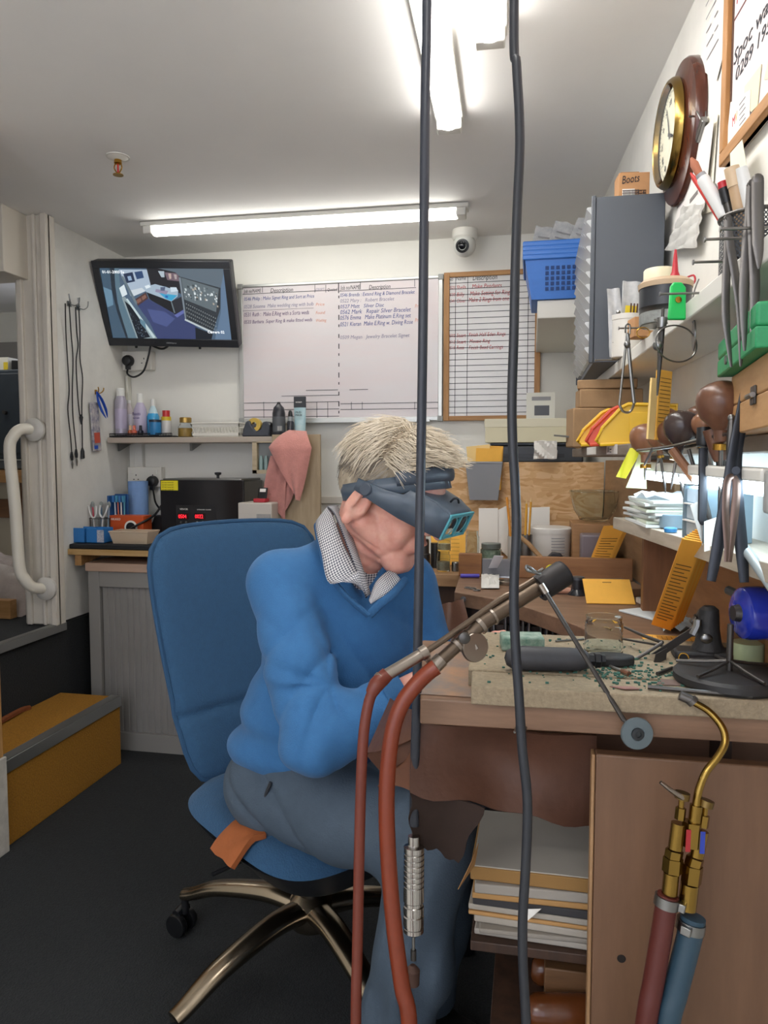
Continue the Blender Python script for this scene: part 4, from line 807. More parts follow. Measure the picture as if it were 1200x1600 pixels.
# ---- drawer cabinet
DX, DY0, DY1 = .126, 1.80, 2.31; DZ1 = P(930, 308, Y=1.8).z; GRY = mat('drawer_case', '#4b5057', .45)
t = thing('drawer_cabinet', 'tall dark grey cabinet of small clear drawers on the upper shelf', 'drawer cabinet', (.2, 2.05, UZ))
xw = XR(DY1)-.012
box('case_side', DX+.012, XR(DY0)-.02, DY0, DY0+.008, UZ+.001, DZ1, GRY, t, .002); box('case_side', DX+.012, xw, DY1-.008, DY1, UZ+.001, DZ1, GRY, t, .002)
box('case_bottom', DX+.012, xw, DY0+.008, DY1-.008, UZ+.001, UZ+.012, GRY, t, 0); box('case_top', DX+.012, xw, DY0+.008, DY1-.008, DZ1-.012, DZ1, GRY, t, 0); box('case_back', xw-.006, xw, DY0+.008, DY1-.008, UZ+.012, DZ1-.012, GRY, t, 0)
box('case_edge', DX+.002, DX+.012, DY0-.003, DY0+.006, UZ-.0, DZ1+.003, GRY, t, .002); box('case_edge', DX+.002, DX+.012, DY1-.008, DY1, UZ, DZ1+.003, GRY, t, .002)
m = MB(); NR, NC = 12, 5; rh = (DZ1-UZ-.028)/NR; cw = (DY1-DY0-.02)/NC
for r in range(1, NR): m.box(DX+.014, xw-.01, DY0+.008, DY1-.008, UZ+.014+r*rh-.001, UZ+.014+r*rh+.001)
for c in range(1, NC): m.box(DX+.014, xw-.01, DY0+.01+c*cw-.001, DY0+.01+c*cw+.001, UZ+.012, DZ1-.012)
m.build('dividers', GRY, t, smooth=False)
CLD = mat('drawer_clear', '#d6d8d8', .2, alpha=.72)
for r in range(NR):
    for c in range(NC):
        y = DY0+.012+c*cw; z = UZ+.016+r*rh; h = rh-.005; w = cw-.005
        # front with a pull lip leaning out, and tray behind
        vs = [(0, z), (-.006, z+.002), (-.020, z+h*.80), (-.018, z+h*.95), (-.004, z+h), (.07, z+h*.9), (.07, z)]
        MB().prism([(p[0], p[1]) for p in vs], 0, w, Matrix(((1, 0, 0, DX+.012), (0, 0, 1, y), (0, 1, 0, 0), (0, 0, 0, 1)))).build('drawer', CLD, t, 0, smooth=False)
# carton and tape on the cabinet
ca = P(966, 304, Y=1.86); cb = P(1016, 246, Y=1.86); z = DZ1+.001
t = thing('pharmacy_carton', 'small kraft carton with script logo standing on the drawer cabinet beside the clock', 'box', (ca.x, 1.88, z)); KR = mat('kraft', '#b98a5e', .75, noise=(60, .08)); h = cb.z-ca.z-.012
M_ = T(ca.x, 1.85, z) @ R(.10, 'Z'); w = cb.x-ca.x
MB().box(0, w, 0, .05, 0, h, M_).build('carton_body', KR, t, .001); MB().box(.012, w*.78, .04, .043, h-.002, h+.016, M_).build('carton_flap', mat('kraft_dark', '#9c6f45', .75), t, 0)
text('lettering', 'Boots', .026, INK, M_ @ T(.006, -.0008, h-.026) @ RXW @ R(.12, 'Z'), t, .0003, .3, fit=.042)
for k in range(4): MB().box(.008, w-.008, -.0008, 0, h-.042-k*.006, h-.0405-k*.006, M_).build('print_line', mat('brown_print', '#6b4a2a', .7), t, 0)
MB().box(.008, w*.52, -.0008, -.0001, .006, .03, M_).build('barcode_label', PAPER, t, 0)
m = MB()
for k in range(11): m.box(.010+k*.0034, .0118+k*.0034, -.0012, -.0008, .009, .028, M_)
m.build('barcode', INK, t, 0, smooth=False); text('lettering', 'CE', .010, INK, M_ @ T(w*.6, -.0008, .018) @ RXW, t, .0003, fit=.02)
c = P(948, 303, Y=1.93); t = thing('tape_roll', 'dark roll of tape lying on the drawer cabinet beside the carton', 'tape', (c.x, 1.95, z))
MB().lathe([(.018, 0), (.029, 0), (.029, .019), (.018, .019), (.018, 0)], 28, T(c.x, 1.95, z), False).build('tape', mat('tape_grey', '#4d5158', .3), t); MB().lathe([(.015, 0), (.0178, 0), (.0178, .0195), (.015, .0195), (.015, 0)], 24, T(c.x, 1.95, z), False).build('core', mat('card_core', '#a08a6a', .8), t)
# ---- clock
c = Vector((XR(1.705), 1.705, 1.893)); CR = .143
M_ = frame(c, WD, (0, 0, 1))     # local z points off the wall
t = thing('wall_clock', 'round mahogany wall clock with a polished brass bezel', 'clock', c)
MB().lathe([(CR, .001), (CR, .016), (CR-.004, .022), (CR-.022, .026), (CR-.034, .030), (CR-.043, .036), (CR-.045, .001)], 64, M_, False).build('case', wood('mahogany', '#5a2f20', '#3a1c13', 'z', 14, .22), t)
MB().lathe([(CR-.036, .018), (CR-.034, .026), (CR-.038, .031), (CR-.034, .036), (CR-.036, .043), (CR-.040, .049), (CR-.044, .051), (CR-.047, .049), (CR-.050, .040)], 64, M_, False).build('bezel', mat('bezel_brass', '#94783f', .22, 1), t)
DO = .058-.0465
d = MB().lathe([(.0001, .034), (CR-.048, .034), (CR-.048, .036), (.0001, .0365)], 48, M_, False).build('dial', mat('dial_cream', '#d9d6c0', .5), t)
M_ = M_ @ T(0, 0, -.0098)
m = MB(); R_ = CR-.052
for k in range(60):
    L = .008 if k % 5 == 0 else .004; m.box(-.0006, .0006, R_-.004-L, R_-.004, .0466, .0470, M_ @ R(2*PI*k/60, 'Z'))
m.build('minute_marks', INK, d, smooth=False)
for k in range(12):
    a = -2*PI*(k+1)/12; text('numeral', ['I', 'II', 'III', 'IIII', 'V', 'VI', 'VII', 'VIII', 'IX', 'X', 'XI', 'XII'][k], .016, INK, M_ @ R(a, 'Z') @ T(0, R_-.030, .0467), d, .0002, align='CENTER')
for a, L, w, nm in ((-2.0, .042, .0035, 'hour_hand'), (.35, .062, .0025, 'minute_hand')): MB().prism([(-w, -.010), (w, -.010), (w*.8, L*.6), (0, L), (-w*.8, L*.6)], .048, .0488, M_ @ R(a, 'Z')).build(nm, INK, d)
MB().lathe([(R_+.003, .064), (R_*.7, .069), (R_*.3, .071), (.0001, .0715)], 48, M_, False).build('glass', clearplastic('clock_glass', '#f4f6f0', .10), t)
# ---- papers, clip and boards
PAP2 = mat('paper_cool', '#dcd8d4', .8)
def lines_on(par, y, z, off, n, w, dz, m=None, skew=0, jit=0):
    mb = MB()
    for k in range(n):
        ww = w*(1-.35*random.random()) if jit else w; M__ = wallM(y, z-k*dz, off); mb.box(0, ww, 0, .0022, 0, .0004, M__)
    return mb.build('text_lines', m or mat('grey_print', '#8e8e90', .7), par, smooth=False)
def sheet(lab, pts, w, m, cat='paper', name='paper_sheet', group=None):
    o = wpoly(name, pts, w, m, None); return tag(o, lab, cat, group)
o = sheet('printed price list sheet taped to the wall above the clock', [(1127, -40), (1091, 105), (1120, 126), (1150, 10)], .003, PAP2)
cc = PW(1108, 60, .004)
for k in range(6): lines_on(o, cc.y+.03-k*.004, cc.z+.10-k*.027, .0045, 1, .03+.01*(k % 3), .01)
for k in range(6): lines_on(o, cc.y-.02-k*.004, cc.z+.10-k*.027, .0045, 1, .02, .01)
# clipped papers below the clock
labs = ['bubble sleeve of papers hanging lowest under the clock', 'dog-eared white paper in the bulldog clip beside the clock', 'pale form hanging behind the others under the bulldog clip']
o3 = sheet(labs[2], [(1095, 185), (1122, 178), (1112, 330), (1080, 345)], .003, mat('paper_warm', '#e2dccb', .8), group='papers in the bulldog clip')
o2 = sheet(labs[1], [(1084, 215), (1116, 185), (1100, 330), (1052, 360)], .010, PAP2, group='papers in the bulldog clip')
cc = PW(1085, 240, .0115)
for k, (a, b) in enumerate(((1076, 250), (1058, 326), (1078, 318))): q = PW(a, b, .0108); MB().box(0, .055, 0, .008, 0, .0006, frame(q, WD, (0, 0, 1))).build('dark_bar', mat('grey_bar', '#77736f', .7), o2, 0)
rows = []
for i in range(13):
    v = i/12; a = PW(1070*(1-v)+1042*v, 322*(1-v)+392*v, .016); b = PW(1100*(1-v)+1088*v, 318*(1-v)+386*v, .016)
    rows.append([a*(1-j/10)+b*(j/10)+WN*(.0022*math.sin(j*1.9)+.002*math.sin(i*1.7+j)) for j in range(11)])
o1 = MB().grid(rows, .004).build('bubble_sleeve', mat('sleeve', '#dcdad4', .2, noise=(30, .12)), None, ang=30); tag(o1, labs[0], 'sleeve')
q = PW(1096, 200, .012); t = thing('bulldog_clip', 'steel bulldog clip with wire loops hanging from a screw beside the clock', 'clip', q); M_ = frame(q, WD, (0, 0, 1)) @ R(.5, 'Z')
MB().prism([(-.024, -.012), (.024, -.012), (.021, .006), (-.021, .006)], -.006, .006, M_).build('jaw', STEEL, t, .002)
for s in (-1, 1): MB().tube([M_ @ Vector(p) for p in ((-.014, .004, s*.004), (-.012, .03, s*.008), (-.006, .036, s*.008), (.006, .036, s*.008), (.012, .03, s*.008), (.014, .004, s*.004))], .0013, 6, 3).build('wire_loop', STEEL, t)
p = M_ @ Vector((0, .034, 0)); MB().cyl(p-WN*.01, p+WN*.02, .0018).build('screw', DSTEEL, t)
# oak framed notice board, the near edge lies outside the picture
c0 = PW(1130, 262, .012); yb0, yb1 = c0.y, .55; zb0, zb1 = c0.z, ZC-.03
M_ = frame(c0, WD, (0, 0, 1)); L = yb0-yb1; H_ = zb1-zb0
t = thing('notice_board', 'oak framed white notice board with handwriting on the right wall', 'board', c0)
MB().box(.0, L, .0, H_, -.010, -.002, M_).build('surface', mat('notice_surface', '#dfd3d1', .4, noise=(2.5, .06)), t, smooth=False)
for x_ in (0, L-.022): MB().box(x_, x_+.022, .022, H_-.022, -.011, .008, M_).build('frame_upright', wood('notice_oak', '#b98752', '#9a6a38', 'z'), t, .002)
for z_ in (0, H_-.022): MB().box(0, L, z_, z_+.022, -.011, .008, M_).build('frame_rail', wood('notice_oak_y', '#b98752', '#9a6a38', 'y'), t, .002)
MB().box(.022, .03, .022, H_-.022, -.0018, -.0008, M_).build('shadow_line', mat('shadow_strip', '#4a2f22', .6), t, 0, smooth=False)  # dark strip paints the shadow beside the frame upright
Mi = M_.inverted()
def nb(px, py): v = Mi @ P(px, py, W=.012+.001); return v
a = nb(1143, 105); text('handwriting', 'Spoc wads All Names', .034, INK, M_ @ T(a.x, a.y, -.0015), t, .0003, .2, fit=.40)
a = nb(1146, 118); text('handwriting', '0289 1951500', .030, INK, M_ @ T(a.x, a.y-.012, -.0015), t, .0003, .2, fit=.24)
m = MB(); a = nb(1140, 42); m.box(a.x, L-.03, a.y, a.y+.003, -.0018, -.0012, M_); m.build('ruled_line', mat('dark_red_line', '#6b3a3a', .6), t, smooth=False)
a = nb(1148, 8); text('handwriting', 'MN', .03, REDINK, M_ @ T(a.x, a.y, -.0015), t, .0003, .2)
NOTE = mat('sticky_note', '#e5ddb4', .75); WHC = mat('card_white', '#e3dfda', .6)
def note(name, lab, cat, pts, off, m):
    q = [nb(*p) for p in pts]; o = MB().prism([(v.x, v.y) for v in q], off, off+.0006, M_).build(name, m, None, smooth=False); return tag(o, lab, cat)
o = note('business_card', 'white business card with a red and gold letter mark on the notice board corner', 'card', [(1133, 238), (1141, 160), (1172, 140), (1170, 205)], .000, WHC)
a = nb(1143.5, 199); text('logo', 'M', .022, REDINK, M_ @ T(a.x, a.y, .0008), o, .0002, fit=.014); text('logo', 'V', .022, mat('gold_ink', '#c49a3c', .5), M_ @ T(a.x+.015, a.y+.001, .0008), o, .0002, fit=.010)
m = MB()
for k in range(5): a = nb(1155, 165+k*8); m.box(a.x, a.x+.028-.004*(k % 2), a.y, a.y+.0016, .0008, .0012, M_)
m.build('text_lines', mat('grey_print', '#8e8e90', .7), o, smooth=False)
note('sticky_note', 'yellowish sticky note partly behind the business card', 'note', [(1161, 150), (1162, 135), (1188, 100), (1182, 165), (1172, 175)], -.001, NOTE)
note('sticky_note', 'cream sticky note at the very edge of the notice board', 'note', [(1192, 125), (1200, 85), (1215, 80), (1215, 118)], -.001, NOTE)
sheet('pale yellow slip hanging below the notice board frame', [(1141, 240), (1160, 218), (1172, 290), (1143, 280)], .026, mat('slip_yellow', '#e4dfc6', .7), 'paper', 'paper_slip')
# ================================================================ ON AND UNDER THE UPPER SHELF
# mesh pen cup
c = P(1131, 440, Z=UZ); c = Vector((.292, 1.10, UZ+.001)); t = thing('pen_cup', 'round black mesh pen cup crowded with pens on the upper shelf', 'pen cup', c)
def meshcyl(name, c, r, h, m, par, pitchn=48):
    mb = MB(); n = 48; vs = []; uv = []
    for i in range(2):
        for k in range(n+1): a = 2*PI*k/n; vs.append((c.x+r*math.cos(a), c.y+r*math.sin(a), c.z+i*h)); uv.append((r*a, i*h))
    mb.add(vs, [(k, k+1, n+1+k+1, n+1+k) for k in range(n)]); mb.uv = uv; return mb.build(name, m, par)
meshcyl('mesh_wall', c, .043, .098, mesh_holes('cup_mesh', '#3a3d42', .0042, .4, .5, .34), t)
m = MB(); m.tube([c+Vector((.0435*math.cos(a), .0435*math.sin(a), .099)) for a in [2*PI*k/36 for k in range(36)]], .0028, 8, closed=True); m.build('rim', DSTEEL, t)
MB().lathe([(.043, 0), (.043, .006)], 36, T(*c)).build('cup_base', DSTEEL, t)
def stick(name, lab, cat, base, tip, parts, group='pens in the mesh cup'):
    base = Vector(base); tip = Vector(tip); d = tip-base; L = d.length; M_ = Matrix.Translation(base) @ d.to_track_quat('Z', 'Y').to_matrix().to_4x4(); t = thing(name, lab, cat, base, group)
    for nm, pr, mm in parts: MB().lathe([(r, z*L) for r, z in pr], 14, M_).build(nm, mm, t)
    return t
def cupstick(name, lab, cat, dx, dy, px, py, dep, parts): return stick(name, lab, cat, c+Vector((dx, dy, .007)), P(px, py, D=dep), parts)
RED = mat('red_plastic', '#b02430', .4); RED2 = mat('red_pencil', '#c23b35', .4)
cupstick('pencil', 'red pencil leaning out to the left of the mesh cup', 'pencil', .012, .0, 1079, 270, 1.06, [('pencil_shaft', [(.0035, 0), (.0035, .95), (.001, 1)], RED2)])
cupstick('paint_brush', 'slim brush with dark ferrule rising left of the white tube in the cup', 'brush', .008, .008, 1080, 247, 1.07, [('handle', [(.003, 0), (.0035, .7)], DSTEEL), ('ferrule', [(.004, .7), (.004, .86)], STEEL), ('tip', [(.005, .86), (.006, .95), (.002, 1)], mat('brush_rust', '#a8694e', .8))])
cupstick('glue_tube', 'white tube leaning left in the mesh cup', 'tube', .014, -.006, 1094, 272, 1.02, [('tube_body', [(.0085, 0), (.0085, .95), (.007, .97)], WPL), ('cap', [(.007, .97), (.0065, 1)], mat('tube_grey', '#9a9a9c', .4))])
cupstick('steel_tweezers', 'bent steel wire tool beside the white tube in the cup', 'tool', .0, -.004, 1106, 285, 1.02, [('shaft', [(.0022, 0), (.002, 1)], STEEL)])
cupstick('marker_pen', 'black marker with red end in the mesh cup', 'marker', -.004, .0, 1128, 284, 1.0, [('barrel', [(.006, 0), (.006, .80)], DSTEEL), ('cap', [(.007, .80), (.007, .94)], BLACK), ('end_plug', [(.0068, .94), (.006, 1)], RED)])
cupstick('glue_stick', 'tan capped glue stick in the mesh cup', 'glue stick', .0, -.014, 1143, 262, .98, [('barrel', [(.009, 0), (.009, .84)], mat('tan_plastic', '#b89a78', .45)), ('cap', [(.0098, .84), (.0098, 1)], mat('tan_cap', '#cbb191', .4))])
cupstick('white_marker', 'fat white marker with green tip in the mesh cup', 'marker', .012, -.018, 1158, 262, .97, [('barrel', [(.0085, 0), (.0085, .9), (.0075, 1)], WPL)])
cupstick('needle_file', 'thin steel file standing in the middle of the mesh cup', 'file', .006, .012, 1117, 288, 1.02, [('blade', [(.0028, 0), (.002, 1)], STEEL)])
# white mesh letter holder at the picture's right edge
q = Vector((.345, .86, UZ+.001)); t = thing('mesh_tray', 'grey mesh letter holder at the right end of the upper shelf', 'letter holder', q)
mb = MB(); vs = []; uv = []; n = 24; GM = mesh_holes('holder_mesh', '#8b8d90', .0042, .4, .5, .33)
pts = []
for k in range(n+1):
    a = k/n; yy = .93-.28*a; h = .02+.21*min(1, (a*4)**.7); x = XR(yy)-.012
    for z in (0, h): vs.append((x, yy, UZ+.004+z)); uv.append((.28*a, z))
mb.add(vs, [(2*k, 2*k+2, 2*k+3, 2*k+1) for k in range(n)]); mb.uv = uv; mb.build('mesh_side', GM, t)
MB().tube([Vector(vs[2*k+1]) for k in range(n+1)], .0025, 8).build('rim', STEEL, t); MB().tube([Vector(vs[2*k]) for k in range(n+1)], .0025, 8).build('rim', STEEL, t)
# nails and tools hanging from the shelf edge
def nail(lab, px, py, L=.04, m=None, name='nail'):
    z = P(px, py, D=.95); # find the shelf edge at this pixel
    d = ray(px, py); tt = .267/(d.x+.044*d.y); p = CAM+d*tt; o = MB().cyl(p+Vector((.006, 0, 0)), p+Vector((-L, -.004, .0)), .0016, n=8); o.lathe([(.0032, 0), (.0032, .0015)], 10, Matrix.Translation(p+Vector((-L, -.004, 0))) @ R(-PI/2, 'Y'))
    tag(o.build(name, STEEL), lab, 'nail', 'nails in the upper shelf edge'); return p+Vector((-L*.6, -.003, 0))
def tweez(lab, nailp, px, py, w, wt, splay, metal, name='tweezers', tipw=.0012):
    dep = (nailp-CAM).dot(FW); tip = P(px, py, D=dep+.0); t = thing(name, lab, 'tweezers', nailp, 'tweezers hanging from the shelf')
    top = nailp+Vector((0, -.004, .030)); d = tip-top; side = RX*1.0; dp = -FW
    for s in (-1, 1):
        p = [top, top+d*.15, top+d*.4+side*s*splay*.6, top+d*.65+side*s*splay, top+d*.9+side*s*splay*.75, top+d+side*s*splay*.6]
        p = [a+dp*.0016*s for a in p]
        MB().tube(p, [w*.8, w, w, w*.95, w*.55, tipw], 10, 5, flat=(1, .22)).build('arm', metal, t)
    MB().cyl(top+dp*.002, top-dp*.002, w*.78, n=14).build('rivet_end', metal, t)
TW = mat('tweezer_steel', '#6a6662', .36, .8)
p = nail('nail through the first tweezers from the cup', 1148, 408, .045); 
n1 = P(1134, 404, D=.93); tweez('grey tweezers hanging alone, tips over the green case', P(1134, 385, D=.83), 1150, 573, .0046, .0, .0075, TW)
nail('nail behind the middle tweezers', 1170, 372, .045); tweez('long grey tweezers hanging second from the right edge', P(1171, 335, D=.775), 1169, 548, .0054, 0, .005, TW)
nail('nail nearest the right edge of the picture', 1190, 356, .04)
q = P(1184, 300, D=.755); t = thing('spatula', 'broad steel spatula hanging beside the longest tweezers', 'spatula', q)
MB().tube([P(1184, 282, D=.755), P(1184, 330, D=.755), P(1185, 380, D=.755), P(1186, 420, D=.755)], [.006, .006, .006, .0012], 10, 4, flat=(1, .2)).build('blade', TW, t); MB().ball(P(1184, 280, D=.755), .006, 12, (1, .3, 1)).build('rounded_end', TW, t)
# green clip with wire ring, dial, drill chuck, dividers
p = nail('nail carrying the green tag', 1092, 458, .05); n0 = P(1060, 457, D=1.06)
t = thing('key_tag', 'bright green plastic tag with a screw and wire ring hanging from a nail', 'tag', n0); GT = mat('green_tag', '#1fbf5c', .35)
M_ = frame(P(1058, 448, D=1.06), RX, UP)
MB().prism([(-.010, -.0), (-.006, .006), (.006, .006), (.012, -.002), (.012, -.048), (-.014, -.048), (-.012, -.030)], -.0035, .0035, M_).build('tag_body', GT, t, .002)
MB().lathe([(.0045, .0036), (.0045, .0055), (.002, .006)], 14, M_ @ T(.0, -.020, 0)).build('screw', BRASS, t)
rc = P(1057, 537, D=1.05); m = MB(); m.tube([rc+RX*.034*math.cos(a)+UP*.026*math.sin(a)+FW*.012*math.cos(a) for a in [2*PI*k/40 for k in range(40)]], .0012, 7, closed=True); m.build('wire_ring', STEEL, t)
for k, (px, py) in enumerate(((1028, 540),)): MB().ball(P(px, py, D=1.045), .0075, 14).build('bead', STEEL, t)
p = P(1083, 500, D=1.07); t = thing('dial_disc', 'thin engraved steel disc on a chain beside the green tag', 'disc', p)
M_ = frame(P(1084, 524, D=1.07), (RX*.30+FW*.95), UP); MB().lathe([(.0001, -.001), (.022, -.001), (.022, .001), (.0001, .001)], 28, M_, False).build('disc', STEEL, t); MB().lathe([(.019, .001), (.020, .0016), (.0215, .001)], 28, M_, False).build('raised_ring', DSTEEL, t)
MB().tube([P(1092, 436, D=1.07), P(1085, 455, D=1.07), P(1081, 480, D=1.07), P(1087, 470, D=1.07), P(1083, 500, D=1.07), P(1083, 505, D=1.07)], .001, 6, 5).build('chain', STEEL, t)
p = P(1036, 485, D=1.05); t = thing('pin_vice', 'steel pin vice with long thin shaft hanging under the green tag', 'pin vice', p)
MB().cyl(P(1036, 482, D=1.05), P(1035, 500, D=1.05), .0022).build('stem', DSTEEL, t); MB().cyl(P(1035, 497, D=1.05), P(1034, 512, D=1.05), .0075, .006, 12).build('chuck', STEEL, t)
MB().tube([P(1034, 512, D=1.05), P(1032, 545, D=1.05), P(1030, 575, D=1.05), P(1027, 618, D=1.05)], [.0045, .004, .003, .0012], 10, 3).build('shaft', DSTEEL, t); MB().cyl(P(1022, 499, D=1.05), P(1043, 505, D=1.05), .0012).build('cross_pin', STEEL, t)
p = P(980, 520, D=1.3); t = thing('spring_dividers', 'steel spring dividers hanging by the white pot', 'dividers', p)
for a, b in ((((980, 520), (974, 575), (968, 632)), .0022), (((981, 522), (985, 575), (991, 630)), .0032)): MB().tube([P(x, y, D=1.3) for x, y in a], b, 8, 3).build('leg', STEEL, t)
MB().tube([P(968, 632, D=1.3), P(974, 643, D=1.3), P(985, 643, D=1.3), P(991, 630, D=1.3)], .0022, 8, 4).build('bow', STEEL, t); MB().ball(P(980, 538, D=1.295), .006, 12).build('hinge', STEEL, t); MB().tube([P(977, 520, D=1.3), P(978, 508, D=1.3), P(984, 508, D=1.3), P(984, 522, D=1.3)], .0016, 7, 3).build('loop', STEEL, t)
nail('nail above the spring dividers', 966, 562, .05); nail('nail left of the wire ring', 1012, 512, .05)
tag(MB().tube([P(1005, 520, D=1.12)+RX*.010*math.cos(a)+UP*.008*math.sin(a) for a in [2*PI*k/20 for k in range(20)]], .0009, 6, closed=True).build('wire_loop', BRASS), 'small brass wire loop hanging left of the pin vice', 'wire loop')
# pot and jars on the shelf
def onshelf(px, off): # a point on the upper shelf top, off metres behind its front edge
    d = ray(px, 560); 
    tt = (.267+off)/(d.x+.044*d.y); p = CAM+d*tt; return Vector((p.x, p.y, UZ+.001))
s_ = onshelf(977, .012); t = thing('white_pot', 'white plastic pot holding clear zip bags beside the drawer cabinet', 'pot', s_); r = .031
MB().lathe([(r*.95, 0), (r, .002), (r, .082), (r*1.04, .083), (r*1.04, .094), (r*.95, .094), (r*.93, .004)], 28, T(*s_), False).build('pot_body', mat('pot_white', '#d0cdc6', .4), t); MB().lathe([(r*.9, .001), (r*.9, .004)], 24, T(*s_)).build('pot_floor', WHITE, t)
for k, (dx, w, h, rot, col, lab) in enumerate(((-.022, .03, .15, -.08, None, 'narrow clear zip bag leaning left in the white pot'), (.006, .045, .165, .06, None, 'wide clear zip bag in the middle of the white pot'), (.026, .035, .14, .22, None, 'clear zip bag leaning right in the white pot'))):
    M_ = Matrix.Translation(s_+RX*dx*.8+Vector((0, .004*k, .004))) @ R(-rot*-1, 'Y') @ R(TH, 'Z')
    rows = [[M_ @ Vector((-w/2+w*u/5, .004*math.sin(u*1.7+v*.8+k), h*v/6)) for u in range(6)] for v in range(7)]
    o = tag(MB().grid(rows, .003).build('zip_bag', M_bag, ang=70), lab, 'bag', 'zip bags in the white pot')
    if k == 1:
        MB().box(-.016, .010, -.010, -.0085, .055, .11, M_).build('yellow_card', mat('yellow_card2', '#e0c52a', .6), o, 0)
        for j in range(3): MB().box(-.006+j*.007, -.003+j*.007, -.012, -.0105, .06, .115, M_).build('drill_bit', mat('drill_brown', '#4a2c20', .5), o, 0)
    if k == 0:
        for j in range(4): MB().ball(M_ @ Vector((-.006+j*.004, -.006, .03+.022*j)), .005, 8).build('small_findings', STEEL, o)
s_ = onshelf(1027, .045); t = vessel('jar', 'tall tan jar with cream lid on the upper shelf behind red nozzle', 'jar', s_.x, s_.y, s_.z, [('jar_body', [(.026, 0), (.028, .004), (.028, .115)], mat('jar_tan', '#c09a78', .3)), ('lid', [(.030, .115), (.030, .145), (.028, .148)], mat('lid_cream', '#d8d0b2', .4))])
s_ = onshelf(1048, .05); t = vessel('glue_bottle', 'grey bottle with a red pointed nozzle on the upper shelf', 'bottle', s_.x, s_.y-.02, s_.z, [('bottle_body', [(.024, 0), (.024, .075), (.018, .085)], mat('bottle_grey', '#c8c4c0', .3)), ('collar', [(.017, .085), (.015, .10)], RED), ('nozzle', [(.012, .10), (.006, .115), (.003, .145), (.002, .155)], RED)])
MB().tube([Vector((s_.x+.012, s_.y-.02, s_.z+.10)), Vector((s_.x+.03, s_.y-.03, s_.z+.105)), Vector((s_.x+.03, s_.y-.035, s_.z+.09)), Vector((s_.x+.012, s_.y-.025, s_.z+.088))], .0018, 7, 4).build('cap_strap', RED, t)
s_ = onshelf(1037, .012); t = vessel('glass_jar', 'low glass jar with a black band on the upper shelf, behind the green tag', 'jar', s_.x, s_.y, s_.z, [('glass', [(.040, 0), (.042, .004), (.042, .046)], GL), ('band', [(.0425, .03), (.0425, .062)], mat('band_black', '#2b2e33', .35)), ('lid', [(.044, .062), (.045, .07), (.038, .076)], mat('lid_kraft', '#b9a184', .5)), ('contents', [(.038, .003), (.038, .022)], mat('grey_beads', '#b0afa8', .5, noise=(200, .3)))])
s_ = onshelf(1008, .004); tag(MB().box(-.028, .028, -.02, .02, 0, .036, Matrix.Translation(s_) @ R(TH, 'Z')).build('tan_box', mat('kraft', '#b98a5e', .75), bevel=.001), 'small tan card box between the white pot and the glass jar', 'box')
# ================================================================ MIDDLE SHELF
MZ = 1.235
MX = lambda y: .25-.136*(y-1.0) if y > 1.49 else .285-.01*(y-1)
t = thing('middle_shelf', 'worn timber middle shelf with the tool rack, below the upper shelf', 'shelf', (.24, 1.4, MZ))
m = MB()
for y0, y1 in ((.60, 1.49), (1.491, 2.05)): m.add([(MX(y0), y0, MZ-.022), (MX(y1), y1, MZ-.022), (XR(y1)-.003, y1, MZ-.022), (XR(y0)-.003, y0, MZ-.022), (MX(y0), y0, MZ), (MX(y1), y1, MZ), (XR(y1)-.003, y1, MZ), (XR(y0)-.003, y0, MZ)], [(0,1,2,3), (4,7,6,5), (0,4,5,1), (1,5,6,2), (2,6,7,3), (3,7,4,0)])
m.build('shelf_board', wood('worn_grey', '#8f8377', '#6d6258', 'y'), t, .002)
def edgeM(y, z): return frame(Vector((MX(y), y, z)), Vector((.136, -1, 0)), (0, 0, 1))
MB().box(0, .10, -.018, .0, .0006, .0012, edgeM(1.86, MZ)).build('white_tape', PAPER, t, 0); lb = MB().box(0, .09, -.019, .001, .0006, .0014, edgeM(1.66, MZ)).build('edge_label', mat('label_pale', '#d4d0cc', .6), t, 0)
text('lettering', '11 ::::', .016, INK, edgeM(1.655, MZ) @ T(.004, -.015, .0016), lb)
# nested yellow bins lying on the shelf
YEL = mat('bin_yellow', '#e0b21c', .4); ORG = mat('bin_red', '#c8452a', .4)
def pickbin(x, y, k, mm, lab):
    t = thing('parts_bin', lab, 'bin', (x, y, MZ), 'nested parts bins'); M_ = T(x, y, MZ+.001+.0006*k) @ R(-.12, 'Z')
    # hollow tapered bin on its side, long side facing the room
    L, H, D = .155, .082-.004*k, .085
    pr = [(0, .008), (.008, 0), (L, .004), (L, H-.004), (.062, H), (.050, H-.006), (.012, H*.42)]
    m = MB().prism(pr, 0, .004, M_ @ Matrix(((1,0,0,0),(0,0,1,0),(0,1,0,0),(0,0,0,1)))); m.build('side_wall', mm, t, .003)
    m = MB(); N_ = len(pr); W_ = M_ @ Matrix(((1,0,0,0),(0,0,1,0),(0,1,0,0),(0,0,0,1)))
    vs = [(a, b, 0) for a, b in pr]+[(a*.96+.004, b*.94+.002, D) for a, b in pr]; m.add(vs, [(i, (i+1) % N_, N_+(i+1) % N_, N_+i) for i in range(N_)], W_); m.build('shell', mm, t, smooth=False, solid=.003)
    MB().prism([(L*.42, H*.2), (L*.93, H*.2), (L*.93, H*.8), (L*.42, H*.8)], -.0015, 0, W_).build('label_panel', mm, t, .0008); m = MB().tube([W_ @ Vector((a, b, -.001)) for a, b in pr], .004, 7, closed=True); m.build('rim', mm, t)
    return t
bp = P(905, 695, D=1.62)
pickbin(.132, 1.60, 0, YEL, 'large yellow parts bin on its side, nearest of the nested bins')
pickbin(.114, 1.632, 1, ORG, 'orange red parts bin showing as a strip between two yellow bins'); pickbin(.098, 1.664, 2, YEL, 'second yellow parts bin behind the orange red one')
